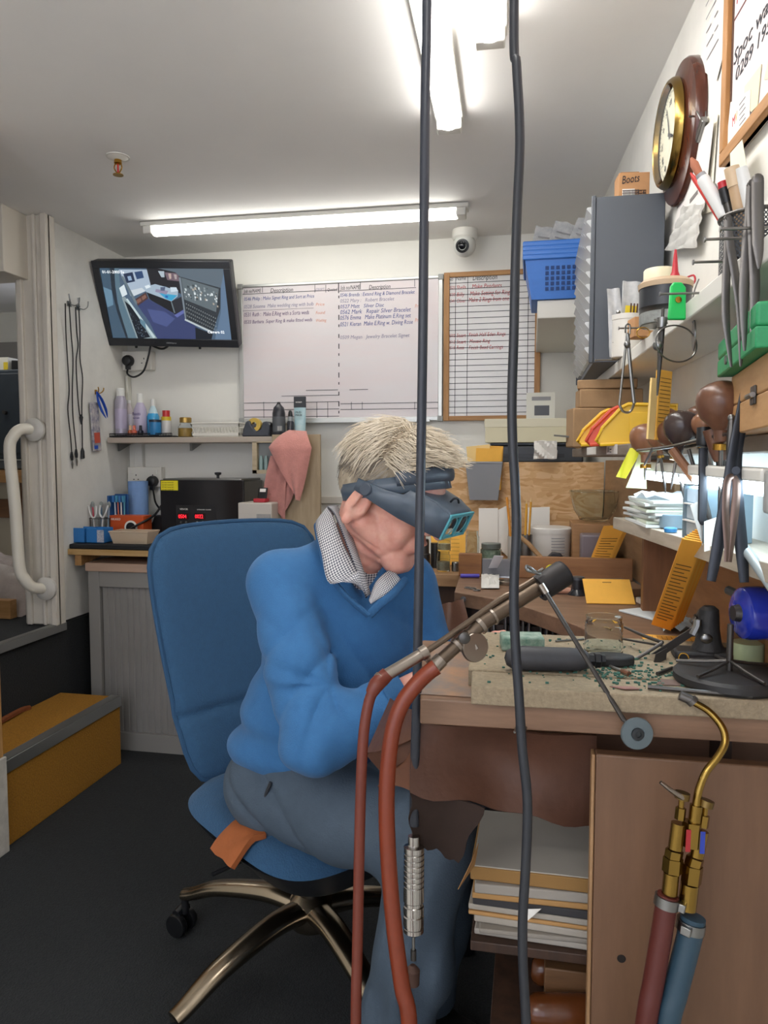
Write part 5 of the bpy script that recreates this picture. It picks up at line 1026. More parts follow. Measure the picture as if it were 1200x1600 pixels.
# brown paper parcels and wood offcut
M_ = T(.115, 2.00, MZ+.001) @ R(-.25, 'Z') @ R(.22, 'Y'); o = MB().box(-.016, .02, -.02, .02, 0, .125, M_).build('wood_offcut', wood('offcut', '#c9a170', '#b0854f', 'z'), bevel=.002); tag(o, 'pale wood offcut propped at the far end of the middle shelf', 'wood block')
BP = mat('brown_paper', '#a98863', .85, noise=(18, .2), bump=(30, .6))
for k, (x, y, w, d, h, zz, rz, lab) in enumerate(((.17, 1.91, .16, .07, .095, .0, .2, 'brown paper parcel at the bottom of the heap on the middle shelf'), (.185, 1.91, .15, .07, .045, .096, .1, 'brown paper parcel on top of the heap, nearest the drawers'), (.18, 1.90, .14, .06, .022, .142, -.1, 'flat brown paper packet lying on the parcels'))):
    m = MB().box(-w/2, w/2, -d/2, d/2, 0, h, T(x, y, MZ+.001+zz) @ R(rz, 'Z')); tag(m.build('paper_parcel', BP, bevel=.003, seg=2), lab, 'parcel', 'brown parcels')
tag(MB().box(0, .14, 0, .02, 0, .004, T(.055, 1.93, MZ+.03) @ R(-.75, 'Z') @ R(.1, 'Y')).build('steel_rule', STEEL), 'steel blade sticking out across the wood offcut', 'blade')
# orange slip pad and white card standing on the shelf
q = P(1030, 640, D=1.22); M_ = Matrix.Translation(Vector((q.x, q.y, MZ+.001))) @ R(TH+.5, 'Z') @ R(.06, 'Y')
t = thing('order_pad', 'upright orange order pad behind the handles on the middle shelf', 'pad', q); MB().box(-.012, .018, -.004, .004, 0, .115, M_).build('pad_block', MANILA, t, .0006)
m = MB()
for k in range(12): m.box(-.009, .015, -.0046, -.004, .03+k*.0065, .0308+k*.0065, M_)
m.build('ruled_lines', mat('brown_print', '#6b4a2a', .7), t, smooth=False); MB().box(-.028, -.013, -.003, .001, 0, .10, M_).build('pale_sheet', mat('manila_pale', '#eccb86', .75), t, 0)
# wooden box with green case at the right end
wb0 = P(1140, 600, D=1.02); t = thing('wooden_box', 'plywood box with a hinge on the middle shelf at the right edge', 'box', (.31, .90, MZ))
by0, by1 = .70, 1.07; bx = .262; M_ = T(bx, by1, MZ+.001) @ R(-.10, 'Z')
PLY = wood('ply', '#c79b6b', '#b08452', 'y'); MB().box(0, .085, -.40, 0, 0, .038, M_).build('box_base', PLY, t, .002); MB().box(0, .085, -.40, 0, .0385, .078, M_).build('box_lid', PLY, t, .002)
MB().box(-.003, 0, -.185, -.160, .028, .049, M_).build('clasp', DSTEEL, t, .001); MB().cyl(M_ @ Vector((-.005, -.19, .038)), M_ @ Vector((-.005, -.155, .038)), .003).build('hinge_pin', STEEL, t)
t = thing('green_case', 'green plastic instrument case with a steel button on the plywood box', 'case', M_ @ Vector((.04, -.15, .079))); GC2 = mat('case_green', '#2f9a62', .5, noise=(120, .2))
MB().box(-.016, .07, -.26, .016, .079, .101, M_).build('case_base', GC2, t, .002, seg=2); MB().box(-.016, .07, -.26, .016, .1012, .126, M_).build('case_lid', GC2, t, .004, seg=3); MB().lathe([(.006, 0), (.006, .002)], 12, M_ @ T(-.0165, -.07, .092) @ R(-PI/2, 'Y')).build('button', STEEL, t)
# ---- tool rack: wire rail and the tools standing in it
RL = [P(996, 704, D=1.31), P(1040, 699, D=1.19), P(1085, 689, D=1.09), P(1120, 681, D=1.02), P(1150, 676, D=.965), P(1172, 674, D=.945)]
t = thing('tool_rack', 'bent wire tool rail fixed along the middle shelf edge', 'rack', RL[2])
MB().tube(RL, .0028, 8, 5).build('rail', STEEL, t); off = Vector((.028, .004, 0)); MB().tube([p+off for p in RL], .0025, 8, 5).build('rail', STEEL, t); MB().tube([RL[0], RL[0]+off*.4+Vector((-.004, .008, 0)), RL[0]+off], .0026, 8, 4).build('rail_end', STEEL, t); MB().tube([RL[-1], RL[-1]+Vector((.03, -.004, .004)), RL[-1]+Vector((.06, -.006, .004))], .0026, 8, 3).build('rail_end', STEEL, t)
HW = wood('handle_brown', '#7a5440', '#5f3d2c', 'z', 12, .3); HW2 = wood('handle_tan', '#96684a', '#7d533a', 'z', 12, .3); HW3 = wood('handle_dark', '#4a3c38', '#382c2a', 'z', 12, .25)
def graver(lab, px, py, dep, r, tpx, tpy, tdep, mm, bladew=.0025, squash=.8, ferr=True):
    h = P(px, py, D=dep); tip = P(tpx, tpy, D=tdep); d = (tip-h).normalized(); M_ = Matrix.Translation(h) @ (-d).to_track_quat('Z', 'Y').to_matrix().to_4x4()
    t = thing('graver', lab, 'graver', h, 'handled tools in the wire rack')
    r *= 1.12; pr = [(r*.28, -r*1.6), (r*.30, -r*1.15), (r*.55, -r*.92), (r*.82, -r*.66), (r*.97, -r*.28), (r, .05*r), (r*.95, r*.36*squash), (r*.8, r*.64*squash), (r*.5, r*.86*squash), (r*.22, r*.96*squash), (.0001, r*.98*squash)]
    MB().lathe(pr, 24, M_, False).build('handle', mm, t)
    if ferr: MB().lathe([(r*.33, -r*1.95), (r*.33, -r*1.7)], 14, M_).build('ferrule', BRASS, t)
    MB().tube([h+d*r*1.8, h+(tip-h)*.9, tip], [bladew, bladew*.9, bladew*.3], 8).build('blade', TW, t)
graver('graver with tan handle farthest from the right edge in the wire rack', 1010, 682, 1.36, .027, 1008, 750, 1.36, HW2, .003)
graver('graver with small stubby tan handle, second along the rack', 1028, 684, 1.27, .016, 1040, 770, 1.28, HW2)
graver('graver with brown handle standing upright behind the stubby one', 1038, 655, 1.33, .024, 1024, 745, 1.33, HW)
graver('graver with ringed brown handle in the middle of the rack', 1046, 674, 1.22, .021, 1075, 800, 1.20, HW, .003)
graver('graver with the large near black round handle in the middle', 1066, 664, 1.17, .026, 1048, 765, 1.17, HW3, .0025)
graver('graver with brown handle peeping between dark handle and mallet head', 1092, 650, 1.20, .020, 1100, 720, 1.20, HW)
graver('graver with tan handle directly below the big round wooden head', 1103, 660, 1.12, .019, 1112, 735, 1.12, HW2, .004)
graver('graver with biggest round brown wooden head, topmost in the rack', 1128, 627, 1.0, .030, 1124, 820, 1.03, HW, .003, .85)
# long thin files and punches dropping through the rail
def rod(name, lab, cat, a, b, r, mm, dep, dep2=None, taper=.5, extra=None):
    A = P(*a, D=dep); B = P(*b, D=dep2 or dep); t = thing(name, lab, cat, A, 'thin tools hanging from the rail'); MB().tube([A, A+(B-A)*.8, B], [r, r, r*taper], 8).build('shaft', mm, t)
    if extra: MB().tube([A+(A-B).normalized()*extra[0], A], extra[1], 10).build('grip', extra[2], t)
    return t
rod('burnisher', 'thick brown wooden burnisher slanting down in the rack', 'burnisher', (1050, 702), (1090, 756), .0075, HW2, 1.16, 1.14, .8)
rod('scriber', 'thin scriber slanting left below the tan handles', 'scriber', (1020, 700), (1006, 728), .0022, DSTEEL, 1.24)
rod('scriber', 'short steel pin slanting right below the dark round handle', 'scriber', (1036, 700), (1056, 718), .0022, DSTEEL, 1.2); rod('scriber', 'long scriber slanting toward the drawers below the rack', 'scriber', (1076, 702), (1094, 765), .003, DSTEEL, 1.14)
rod('flat_file', 'grey steel file slanting behind the black stake', 'file', (1100, 705), (1116, 752), .003, STEEL, 1.14)
q = P(1098, 660, D=1.06); t = thing('soldering_stake', 'black forked tool with clear collar hanging in the rack', 'tool', q, 'thin tools hanging from the rail')
MB().tube([P(1100, 668, D=1.06), P(1100, 690, D=1.06), P(1099, 698, D=1.06)], [.010, .011, .009], 12, 3).build('head', BLACK, t); MB().lathe([(.009, 0), (.009, .010)], 14, Matrix.Translation(P(1099, 702, D=1.06))).build('collar', GL, t)
MB().tube([P(1099, 700, D=1.06), P(1098, 780, D=1.06), P(1097, 812, D=1.06), P(1099, 820, D=1.06)], [.0065, .0065, .006, .002], 8, 2, flat=(1, .5)).build('blade', mat('blade_black', '#3b3d42', .4, .5), t); MB().tube([P(1101, 770, D=1.07), P(1106, 800, D=1.07), P(1113, 822, D=1.07)], [.002, .004, .002], 8, 2, flat=(1, .5)).build('blade', TW, t)
q = P(1115, 690, D=1.03); t = thing('pliers', 'brown handled pliers hanging behind the black tongs', 'pliers', q, 'thin tools hanging from the rail')
MB().tube([P(1112, 670, D=1.04), P(1121, 700, D=1.04), P(1126, 720, D=1.04)], [.013, .012, .009], 12, 3).build('handle', HW, t); MB().tube([P(1126, 718, D=1.04), P(1129, 750, D=1.04), P(1130, 765, D=1.04)], [.007, .006, .002], 10, 2).build('jaw', DSTEEL, t)
# large black tongs
BT = mat('tong_black', '#34373d', .38, .6); q = P(1150, 735, D=.92); t = thing('tongs', 'large black cross locking tongs hanging from the wire rail', 'tongs', q)
for pts, w in ((((1162, 601), (1154, 650), (1146, 700), (1138, 760), (1124, 840), (1111, 908)), (.0022, .004, .006, .0075, .0078, .0055)), (((1171, 602), (1164, 650), (1152, 712), (1152, 775), (1158, 850), (1163, 910)), (.0022, .004, .006, .0075, .0078, .0055))):
    MB().tube([P(x, y, D=.92) for x, y in pts], w, 10, 5, flat=(1, .3)).build('arm', BT, t)
MB().cyl(P(1150, 735, D=.915), P(1150, 735, D=.93), .005).build('pivot', BT, t)
q = P(1142, 750, D=.91); t = thing('tweezers', 'brown steel tweezers hanging inside the large black tongs', 'tweezers', q)
for s, pts in ((-1, ((1146, 744), (1137, 752), (1134, 800), (1137, 850), (1136, 878))), (1, ((1147, 744), (1151, 760), (1148, 800), (1141, 850), (1138, 878)))): MB().tube([P(x, y, D=.908) for x, y in pts], [.003, .005, .005, .005, .004], 8, 5, flat=(1, .3)).build('arm', mat('brown_steel', '#6b584f', .35, .8), t)
q = P(1142, 690, D=.915); t = thing('punch', 'slim steel punch hung between the tongs arms and the rail', 'punch', q); MB().tube([P(1143, 655, D=.93), P(1141, 700, D=.93), P(1140, 730, D=.93)], [.004, .005, .003], 8, 3).build('shaft', DSTEEL, t); MB().ball(P(1143, 653, D=.93), .005, 10).build('head', STEEL, t)
# yellow slips clipped to the shelf edge
for k, (pts, mm, lab) in enumerate(((((1003, 700), (978, 748), (962, 745), (985, 700)), mat('slip_bright', '#e3e23c', .6), 'bright yellow paper slip hanging from the middle shelf'), (((1000, 705), (1010, 703), (1010, 764), (978, 762)), mat('slip_pale', '#dfe6b4', .6), 'pale green yellow paper slip hanging in front of the bright one'))):
    p = [P(x, y, D=1.40-.02*k) for x, y in pts]; tag(MB().grid(quadsheet(p[0], p[1], p[2], p[3], 4, 6, lambda u, v: (0, -.004*math.sin(u*3+v*4), 0)), .0008).build('paper_slip', mm), lab, 'slip')
# ================================================================ LAMP AND LOWER SHELF
LA, LB = Vector((.205, 1.60, 1.178)), Vector((.272, .93, 1.170)); LA.x = XR(1.6)-.10; LB.x = XR(.93)-.085
M_bench = mat('bench_tube', '#ffffff', .4, emit=('#d2ecff', 3.6))
t = thing('bench_lamp', 'bright white tube lamp under the middle shelf over the bench', 'lamp', (LA+LB)/2); d = LB-LA; L = d.length; M_ = frame(LA, d, (0, 0, 1))
MB().box(0, L, .006, .022, -.018, .018, M_).build('housing', M_fix, t, .003); MB().tube([LA+d*.02, LA+d*.98], .0125, 16).build('tube', M_bench, t); MB().box(-.012, .0, -.014, .02, -.016, .016, M_).build('end_cap', M_fix, t, .003); MB().box(L, L+.014, -.03, .02, -.016, .016, M_).build('end_cap', mat('cap_grey', '#9a9b98', .5), t, .004)
LZ = 1.08; LX = lambda y: .409-.1406*y
t = thing('lower_shelf', 'pale wood lower shelf lit by the tube lamp above the bench', 'shelf', (.3, 1.2, LZ)); m = MB(); y0, y1 = .62, 1.66
m.add([(LX(y0), y0, LZ-.024), (LX(y1), y1, LZ-.024), (XR(y1)-.002, y1, LZ-.024), (XR(y0)-.002, y0, LZ-.024), (LX(y0), y0, LZ), (LX(y1), y1, LZ), (XR(y1)-.002, y1, LZ), (XR(y0)-.002, y0, LZ)], [(0,1,2,3), (4,7,6,5), (0,4,5,1), (1,5,6,2), (2,6,7,3), (3,7,4,0)]); m.build('shelf_board', wood('pale_shelf', '#bfb4a2', '#a39785', 'y'), t, .001)
def onlow(px, py): p = P(px, py, Z=LZ); return p
# paper stack, far end
PG = [mat('paper_g%d' % k, c_, .8) for k, c_ in enumerate(('#dfe3e0', '#cfd6c2', '#e2e2dc', '#d3dbd6'))]
sy, sx = 1.50, .255; z = LZ+.001
for k in range(9):
    h = .0055; M_ = T(sx+random.uniform(-.006, .006), sy+random.uniform(-.012, .012), z) @ R(random.uniform(-.12, .12)+.1, 'Z'); o = MB().box(-.052, .052, -.10, .10, 0, h-.0008, M_).build('paper_folder', PG[k % 4]); z += h
    tag(o, ['lowest', 'second lowest', 'third lowest', 'fourth lowest', 'middle', 'fourth from top', 'third from top', 'second from top', 'topmost'][k]+' folder in the paper stack at the far end of the lower shelf', 'folder', 'folders on the lower shelf')
rows = [[Vector((sx-.05+.10*u/6, sy-.09+.16*v/6, z+.006+.006*math.sin(u*1.5+v))) for u in range(7)] for v in range(7)]
tag(MB().grid(rows, .003).build('plastic_sleeve', M_bag), 'rumpled clear sleeve on top of the folder stack', 'sleeve')
q = onlow(1023, 826); t = vessel('tape_roll', 'grey blue roll of tape at the front of the lower shelf', 'tape', q.x+.035, q.y+.01, LZ+.001, [('tape', [(.024, 0), (.026, .001), (.026, .024), (.024, .025)], mat('tape_blue_grey', '#7d93a0', .4)), ('core', [(.014, .025), (.014, .0255)], mat('card_core', '#a08a6a', .8))])
M_ = Matrix.Translation(Vector((q.x+.055, q.y+.10, LZ+.001))) @ R(.2, 'Z'); tag(MB().box(-.035, .035, -.025, .025, 0, .026, M_).build('red_box', mat('box_red', '#b8404a', .5), bevel=.002), 'flat red box behind the grey tape roll', 'box')
q = onlow(1036, 832); tag(MB().lathe([(.010, 0), (.011, .006), (.009, .008)], 16, T(q.x+.012, q.y, LZ+.001)).build('bottle_cap', mat('cap_blue', '#3f8fd0', .4)), 'small blue cap on the lower shelf edge', 'cap')
# clear drawer tower
q = onlow(1075, 846); t = thing('drawer_tower', 'small clear plastic drawer tower on the lower shelf under the lamp', 'drawers', (q.x+.04, q.y+.05, LZ)); M_ = Matrix.Translation(Vector((q.x+.002, q.y+.058, LZ+.001))) @ R(.13, 'Z'); CC = mat('tower_frame', '#6f828c', .4); CD = mat('tower_clear', '#dfeaf0', .15, alpha=.6)
for k in range(3): MB().box(.004, .07, -.088, -.006, .004+k*.026, .026+k*.026, M_).build('drawer', CD, t, .002)
MB().box(0, .07, -.092, -.0885, 0, .082, M_).build('tower_side', CC, t, .001); MB().box(0, .07, -.0055, 0, 0, .082, M_).build('tower_side', CC, t, .001); MB().box(0, .07, -.092, 0, .0825, .085, M_).build('tower_top', CC, t, .001)
for k in (1, 2): MB().box(-.002, .004, -.088, -.006, .0015+k*.026, .0035+k*.026, M_).build('drawer_lip', PAPER, t, 0)
# loose papers and near stack
for k, (a, b, c_, d_, lab) in enumerate((((1078, 790), (1112, 775), (1118, 850), (1097, 852), 'white sheet propped against the clear drawer tower'), ((1100, 815), (1150, 800), (1155, 852), (1100, 862), 'white printed sheet leaning behind the black stake'))):
    p = [P(x, y, D=1.08-.03*k) for x, y in (a, b, c_, d_)]; o = tag(MB().grid(quadsheet(*p, 4, 4, lambda u, v: (0, .006*math.sin(u*3), 0)), .0008).build('paper_sheet', PAPER), lab, 'paper')
z = LZ+.001
for k in range(7):
    M_ = T(.338+random.uniform(-.003, .003), .80+random.uniform(-.01, .01), z) @ R(random.uniform(-.06, .06)+.12, 'Z'); o = MB().box(-.03, .025, -.13, .12, 0, .0062, M_).build('paper_bundle', PG[(k+1) % 4]); z += .007
    tag(o, ['lowest', 'second lowest', 'third lowest', 'middle', 'third from top', 'second from top', 'topmost'][k]+' paper bundle in the pile at the right end of the lower shelf', 'paper bundle', 'paper bundles near the right edge')
# wall board behind bench
BB_ = wood('backboard_brown', '#a9784c', '#8a5d38', 'y')
m = MB(); y0, y1 = .62, 1.55; X2 = lambda y: XR(y)-.018
m.add([(X2(y0), y0, .886), (X2(y1), y1, .886), (X2(y1)+.012, y1, .886), (X2(y0)+.012, y0, .886), (X2(y0), y0, LZ-.026), (X2(y1), y1, LZ-.026), (X2(y1)+.012, y1, LZ-.026), (X2(y0)+.012, y0, LZ-.026)], [(0,1,2,3), (4,7,6,5), (0,4,5,1), (1,5,6,2), (2,6,7,3), (3,7,4,0)])
tag(m.build('bench_backboard', BB_, bevel=.001), 'brown wooden backboard under the lower shelf at the bench', 'board')
m = MB(); y0, y1 = 1.68, 2.59; X3 = lambda y: XR(y)-.014
m.add([(X3(y0), y0, .882), (X3(y1), y1, .882), (XR(y1)-.002, y1, .882), (XR(y0)-.002, y0, .882), (X3(y0), y0, 1.205), (X3(y1), y1, 1.205), (XR(y1)-.002, y1, 1.205), (XR(y0)-.002, y0, 1.205)], [(0,1,2,3), (4,7,6,5), (0,4,5,1), (1,5,6,2), (2,6,7,3), (3,7,4,0)])
tag(m.build('shade_toned_panel', wood('shade_toned_board', '#a98662', '#8c6c4c', 'y'), bevel=.001), 'side board with shade in its brown, on the right wall by the chipboard panel', 'panel')  # chipboard lining under shadow; that shade is put into its brown
tag(box('divider_board', .235, .315, 1.62, 1.65, .882, LZ-.026, wood('div', '#8a5c38', '#70482a', 'z')), 'upright wooden divider below the far end of the lower shelf', 'board')
q = P(1170, 880, D=.9); tag(MB().tube([P(1148, 838, D=.95), P(1175, 872, D=.91), P(1215, 930, D=.87)], .0065, 12).build('grey_pipe', mat('pipe_grey', '#a9b3b4', .35, .3)), 'pale grey pipe slanting down from the lower shelf at the right edge', 'pipe')
# ================================================================ JEWELLER'S BENCH
BZ = .88
WB_ = wood('bench_wood', '#8c6c54', '#6e523d', 'x', 10, .5, .15); WB2 = wood('bench_front', '#8c6850', '#70513f', 'x', 8, .55)
t = thing('workbench', 'jewellers workbench with a curved cut-out, worn brown top', 'workbench', (.1, 1.5, 0))
out = [(-.143, .965), (.355, .982), (.298, 1.70), (.274, 2.073), (-.195, 2.073), (-.182, 1.795), (-.11, 1.745), (-.039, 1.681), (.012, 1.61), (.056, 1.538), (.092, 1.47), (.118, 1.41), (.125, 1.36), (.10, 1.325), (.04, 1.31), (-.03, 1.30), (-.188, 1.294)]
MB().prism(out, BZ-.034, BZ).build('top', WB_, t, .002, smooth=False)
box('apron_rail', -.06, .345, 1.12, 1.14, BZ-.13, BZ-.035, WB2, t, .001)
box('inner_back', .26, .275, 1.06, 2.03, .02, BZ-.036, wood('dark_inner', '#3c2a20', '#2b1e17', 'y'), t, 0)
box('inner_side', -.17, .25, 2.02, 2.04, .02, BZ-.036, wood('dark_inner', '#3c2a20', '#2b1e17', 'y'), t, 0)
PNL = wood('panel_ply', '#7a5a42', '#634733', 'z', 5, .5)
pn = MB().box(.089, .34, .992, 1.012, .0, .812).build('pedestal_panel', PNL, t, .0025)
for k, (px, py) in enumerate(((971, 1498),)): c = P(px, py, Y=.992); MB().lathe([(.0058, 0), (.0055, .0006)], 14, Matrix.Translation(c) @ R(PI/2, 'X')).build('screw_hole', mat('hole_dark', '#1c130e', .8), pn)
box('pedestal_edge', .084, .0885, .990, 1.012, 0, .812, wood('panel_edge', '#b08a62', '#8d6a48', 'z'), t, .0015)
for px, py in ((808, 1135), (822, 1138)): c = P(px, py, Y=.962); tag(MB().cyl(c+Vector((0, .004, 0)), c+Vector((-.003, -.012, -.004)), .0016, n=8).build('nail', STEEL), 'bent nail in the bench front, '+('nearer the black cord' if px == 808 else 'right of the other nail'), 'nail')
# particle board pads on the near arm
CHIP = mat('chip_board', '#9c8c72', .8, noise=(150, .3), bump=(220, .5))
ang = math.atan2(.017, .498)
for y0, y1, x0, lab in ((.955, 1.028, -.074, 'front strip of dusty particle board laid along the near bench edge'), (1.033, 1.272, -.084, 'wide dusty particle board sheet on the near bench arm')):
    x1 = .345; tag(MB().prism([(x0, y0), (x1, y0+.012), (x1, y1+(.0 if y1 < 1.1 else -.0)), (x0-.012*(y1-y0)/.2, y1)], BZ+.0006, BZ+.0255).build('particle_board', CHIP, bevel=.002), lab, 'board')
TZ = BZ+.0262
def onb(px, py, z=TZ): return P(px, py, Z=z)
tag(MB().box(-.16, -.076, .985, 1.27, BZ+.0006, BZ+.0014).build('veneer_sheet', mat('burnt_ply', '#a67c5a', .6, noise=(14, .45), col2='#6d6a68'), bevel=0), 'thin scorched plywood sheet at the left end of the near bench arm', 'sheet')
# ---- rear counter and rail
t = thing('rear_counter', 'second timber counter behind the bench under the chipboard', 'counter', (0, 2.3, 0)); box('top', -.33, .236, 2.075, 2.598, BZ-.036, BZ, wood('counter', '#b08a63', '#8d6a48', 'x'), t, .002)
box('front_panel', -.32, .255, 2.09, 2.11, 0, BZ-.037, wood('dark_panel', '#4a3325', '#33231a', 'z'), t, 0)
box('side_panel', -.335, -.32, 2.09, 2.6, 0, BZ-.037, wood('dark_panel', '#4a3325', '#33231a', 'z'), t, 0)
tag(box('rail_plank', P(800, 880, Y=2.05).x, .270, 2.047, 2.068, BZ+.0005, .940, wood('plank', '#a5744a', '#875c38', 'x'), bevel=.002), 'wooden plank on edge between bench and rear counter', 'plank')
a = P(716, 905, Y=2.04); tag(box('timber_block', a.x, P(752, 905, Y=2.04).x, 2.046, 2.072, BZ+.0005, .944, wood('block', '#a4703f', '#7c5130', 'x'), bevel=.002), 'short timber block with a charred corner at the left end of the plank', 'block')
tag(box('pencil_tray', P(753, 890, Y=2.05).x, P(799, 890, Y=2.05).x, 2.05, 2.07, BZ+.0005, .93, mat('tray_grey', '#77767a', .5), bevel=.002), 'grey plastic tray between the timber block and the plank', 'tray')
GLS = glass('jar_glass', '#eef4f2', .04)
def oc(px, Y): return P(px, 880, Y=Y).x
CZ0 = BZ+.001
def gjar(lab, px, Y, r, h, z=CZ0, lid=None, fill=None, fillh=.5):
    x = oc(px, Y); parts = [('glass', [(r*.9, 0), (r, .003), (r, h*.8), (r*.85, h*.88), (r*.86, h), (r*.78, h), (r*.77, h*.88), (r*.92, h*.78), (r*.92, .006)], GLS)]
    if fill: parts.append(('contents', [(r*.9, .004), (r*.9, h*fillh)], fill))
    if lid: parts.append(('lid', [(r*.92, h*.9), (r*.92, h*1.12), (r*.88, h*1.14)], lid))
    return vessel('glass_jar', lab, 'jar', x, Y, z, parts)
SCR = mat('metal_scraps', '#7f8684', .4, .5, noise=(150, .6), col2='#3c4a44')
gjar('lower glass jar of the pair by the man\'s chin, on the rear counter', 693, 2.13, .020, .058, fill=mat('wire_bits', '#a89f8c', .4, .4, noise=(160, .5))); gjar('glass jar stacked on top of another by the visor, on the rear counter', 694, 2.13, .0195, .062, z=CZ0+.0595, fill=mat('pale_bits', '#c2b08c', .4, noise=(160, .4)), fillh=.35)
vessel('tin', 'dull steel tin stack on the rear counter behind the man\'s chin', 'tin', oc(662, 2.16), 2.16, CZ0, [('tin_body', [(.020, 0), (.020, .045), (.016, .048), (.016, .085), (.014, .09)], DSTEEL)])
vessel('tin', 'small low steel tin on the rear counter next to the stacked glass jars', 'tin', oc(712, 2.14), 2.14, CZ0, [('tin_body', [(.012, 0), (.012, .025), (.010, .027)], STEEL)])
vessel('tin', 'low steel canister at the left edge of the rear counter', 'tin', oc(680, 2.2), 2.2, CZ0, [('tin_body', [(.014, 0), (.014, .075)], DSTEEL)])
p = [P(676, 880, Y=2.22), P(727, 884, Y=2.22), P(727, 822, Y=2.26), P(672, 826, Y=2.26)]; o = MB().grid(quadsheet(*p, 3, 3, lambda u, v: (0, 0, 0)), .004).build('manila_envelope', MANILA); tag(o, 'orange manila envelope standing behind the glass jars on the rear counter', 'envelope')
m = MB()
for k in range(7): a = P(680, 872-k*6, Y=2.225+.0055*k); m.box(a.x, a.x+.075, a.y-.006, a.y-.0055, a.z, a.z+.0008)
m.build('ruled_lines', mat('brown_print', '#6b4a2a', .7), o, smooth=False)
gjar('tall clear jar with pale contents left of the green filled jar', 738, 2.34, .021, .10, fill=mat('pale_bits', '#c2b08c', .4, noise=(160, .4)), fillh=.3)
gjar('squat glass jar of green grey scraps with a grey lid behind the plank', 767, 2.30, .033, .058, lid=mat('lid_grey', '#6f7670', .4, .4), fill=mat('green_scraps', '#5f7a6e', .5, noise=(120, .6), col2='#aab3a2'), fillh=.8)
for k, (pts, lab) in enumerate((([(748, 868), (778, 868), (778, 794), (748, 794)], 'pale card standing behind the squat green jar'), ([(770, 836), (793, 860), (796, 788), (771, 800)], 'curled white sheet standing beside the squat green jar'), ([(823, 830), (859, 830), (859, 792), (825, 793)], 'small white card propped above the white tub'))):
    q = [P(x, y, Y=2.46+.02*k) for x, y in pts]; zz = min(v.z for v in q)
    if k == 2: q[0].z = q[1].z = CZ0+.001
    if k < 2:
        for v in q:
            if v.z < 1.0: v.z = CZ0+.001 if k == 0 else max(v.z-.02, CZ0+.001)
    tag(MB().grid(quadsheet(*q, 5, 4, lambda u, v: (0, -.012*math.sin(u*3)*(k == 1), 0)), .001).build('paper_card', PAPER), lab, 'card')
x = oc(860, 2.36); t = vessel('plaster_tub', 'white plastic tub with lid and printed label behind the plank', 'tub', x, 2.36, CZ0, [('tub_body', [(.052, 0), (.060, .012), (.062, .098)], mat('tub_white', '#d6d3cd', .4)), ('lid', [(.064, .098), (.065, .112), (.060, .116)], mat('tub_lid', '#dad8d2', .35))])
for k in range(7):
    a = .35; m = MB()
    for j in range(7): th = -PI/2+.05+.10*j; m.cbox((x+.0622*math.cos(th), 2.36+.0622*math.sin(th), CZ0+.085-k*.009), (.006, .0012, .002))
    m.build('text_line', mat('grey_print', '#8e8e90', .7), t, 0, smooth=False)
x = oc(822, 2.30); t = vessel('steel_tube_pot', 'polished steel tube pot with pencils beside the white tub', 'pot', x, 2.30, CZ0, [('pot_body', [(.019, 0), (.019, .095), (.017, .095), (.017, .004)], STEEL)])
for k, (dx, px, py, lab, cc) in enumerate(((-.006, 823, 780, 'ochre pencil leaning right in the steel pot', '#d9a02e'), (.004, 830, 777, 'second ochre pencil in the steel pot, nearer the white tub', '#cf9428'))):
    stick('pencil', lab, 'pencil', (x+dx, 2.30, CZ0+.006), P(px, py, Y=2.32), [('pencil_shaft', [(.0032, 0), (.0032, .93)], mat('pen%d' % k, cc, .5)), ('tip', [(.0032, .93), (.0006, 1)], mat('pencil_wood', '#d8b988', .7))], 'pencils in the steel pot')
x = oc(803, 2.28); t = vessel('brush_pot', 'frosted glass pot with two orange handled tools behind the black cord', 'pot', x, 2.30, CZ0, [('pot_body', [(.020, 0), (.020, .09), (.018, .09), (.018, .004)], mat('frost_grey', '#b7b2aa', .3))])
for k, (px, py) in enumerate(((792, 777), (800, 776))): stick('paint_brush', 'orange handled tool in the frosted pot, '+('left one' if k == 0 else 'right one'), 'tool', (x-.004+.008*k, 2.30, CZ0+.006), P(px, py, Y=2.32), [('handle', [(.003, 0), (.004, 1)], mat('orange_handle', '#d08a2c', .5))], 'tools in the frosted pot')
x = oc(869, 2.20); o = MB().prism([(-.034, 0), (-.036, .03), (-.012, .055), (.012, .052), (.036, .022), (.034, 0)], -.014, .014, T(x, 2.20, CZ0) @ R(PI/2, 'X')).build('pitch_block', mat('pitch_black', '#2e2d31', .5), None, .003); tag(o, 'black angular pitch block in front of the white tub', 'block')
tag(MB().ball(Vector((x+.0, 2.15, CZ0+.012)), .012, 14, (1.5, 1, 1)).build('wax_lump', mat('wax', '#b3a08a', .5)), 'pale wax lump beneath the black pitch block', 'wax lump')
tag(MB().tube([P(812, 838, Y=2.22), P(826, 850, Y=2.2), P(846, 872, Y=2.17)], .007, 8).build('wooden_stick', wood('stick', '#b08a60', '#93704a', 'x')), 'wooden stick slanting down across the steel pot', 'stick')
a = P(893, 870, Y=2.3); b = P(934, 818, Y=2.3); tag(box('wooden_crate', a.x, .235, 2.28, 2.45, CZ0, b.z, wood('crate', '#b1855a', '#8f673f', 'x'), bevel=.002), 'small wooden crate beside the white tub, under the glass bowl', 'crate')
a = P(906, 870, Y=2.24); b = P(938, 834, Y=2.24); tag(box('grey_tin', a.x, .245, 2.2, 2.27, CZ0, b.z, mat('mauve_tin', '#7d7277', .4), bevel=.006), 'mauve grey rounded tin box in front of the wooden crate', 'tin box')
c = P(940, 828, Y=2.36); t = thing('glass_bowl', 'large clear glass bowl resting on the wooden crate', 'bowl', (.185, 2.37, b.z)); r = .075; z0 = P(920, 818, Y=2.3).z+.002
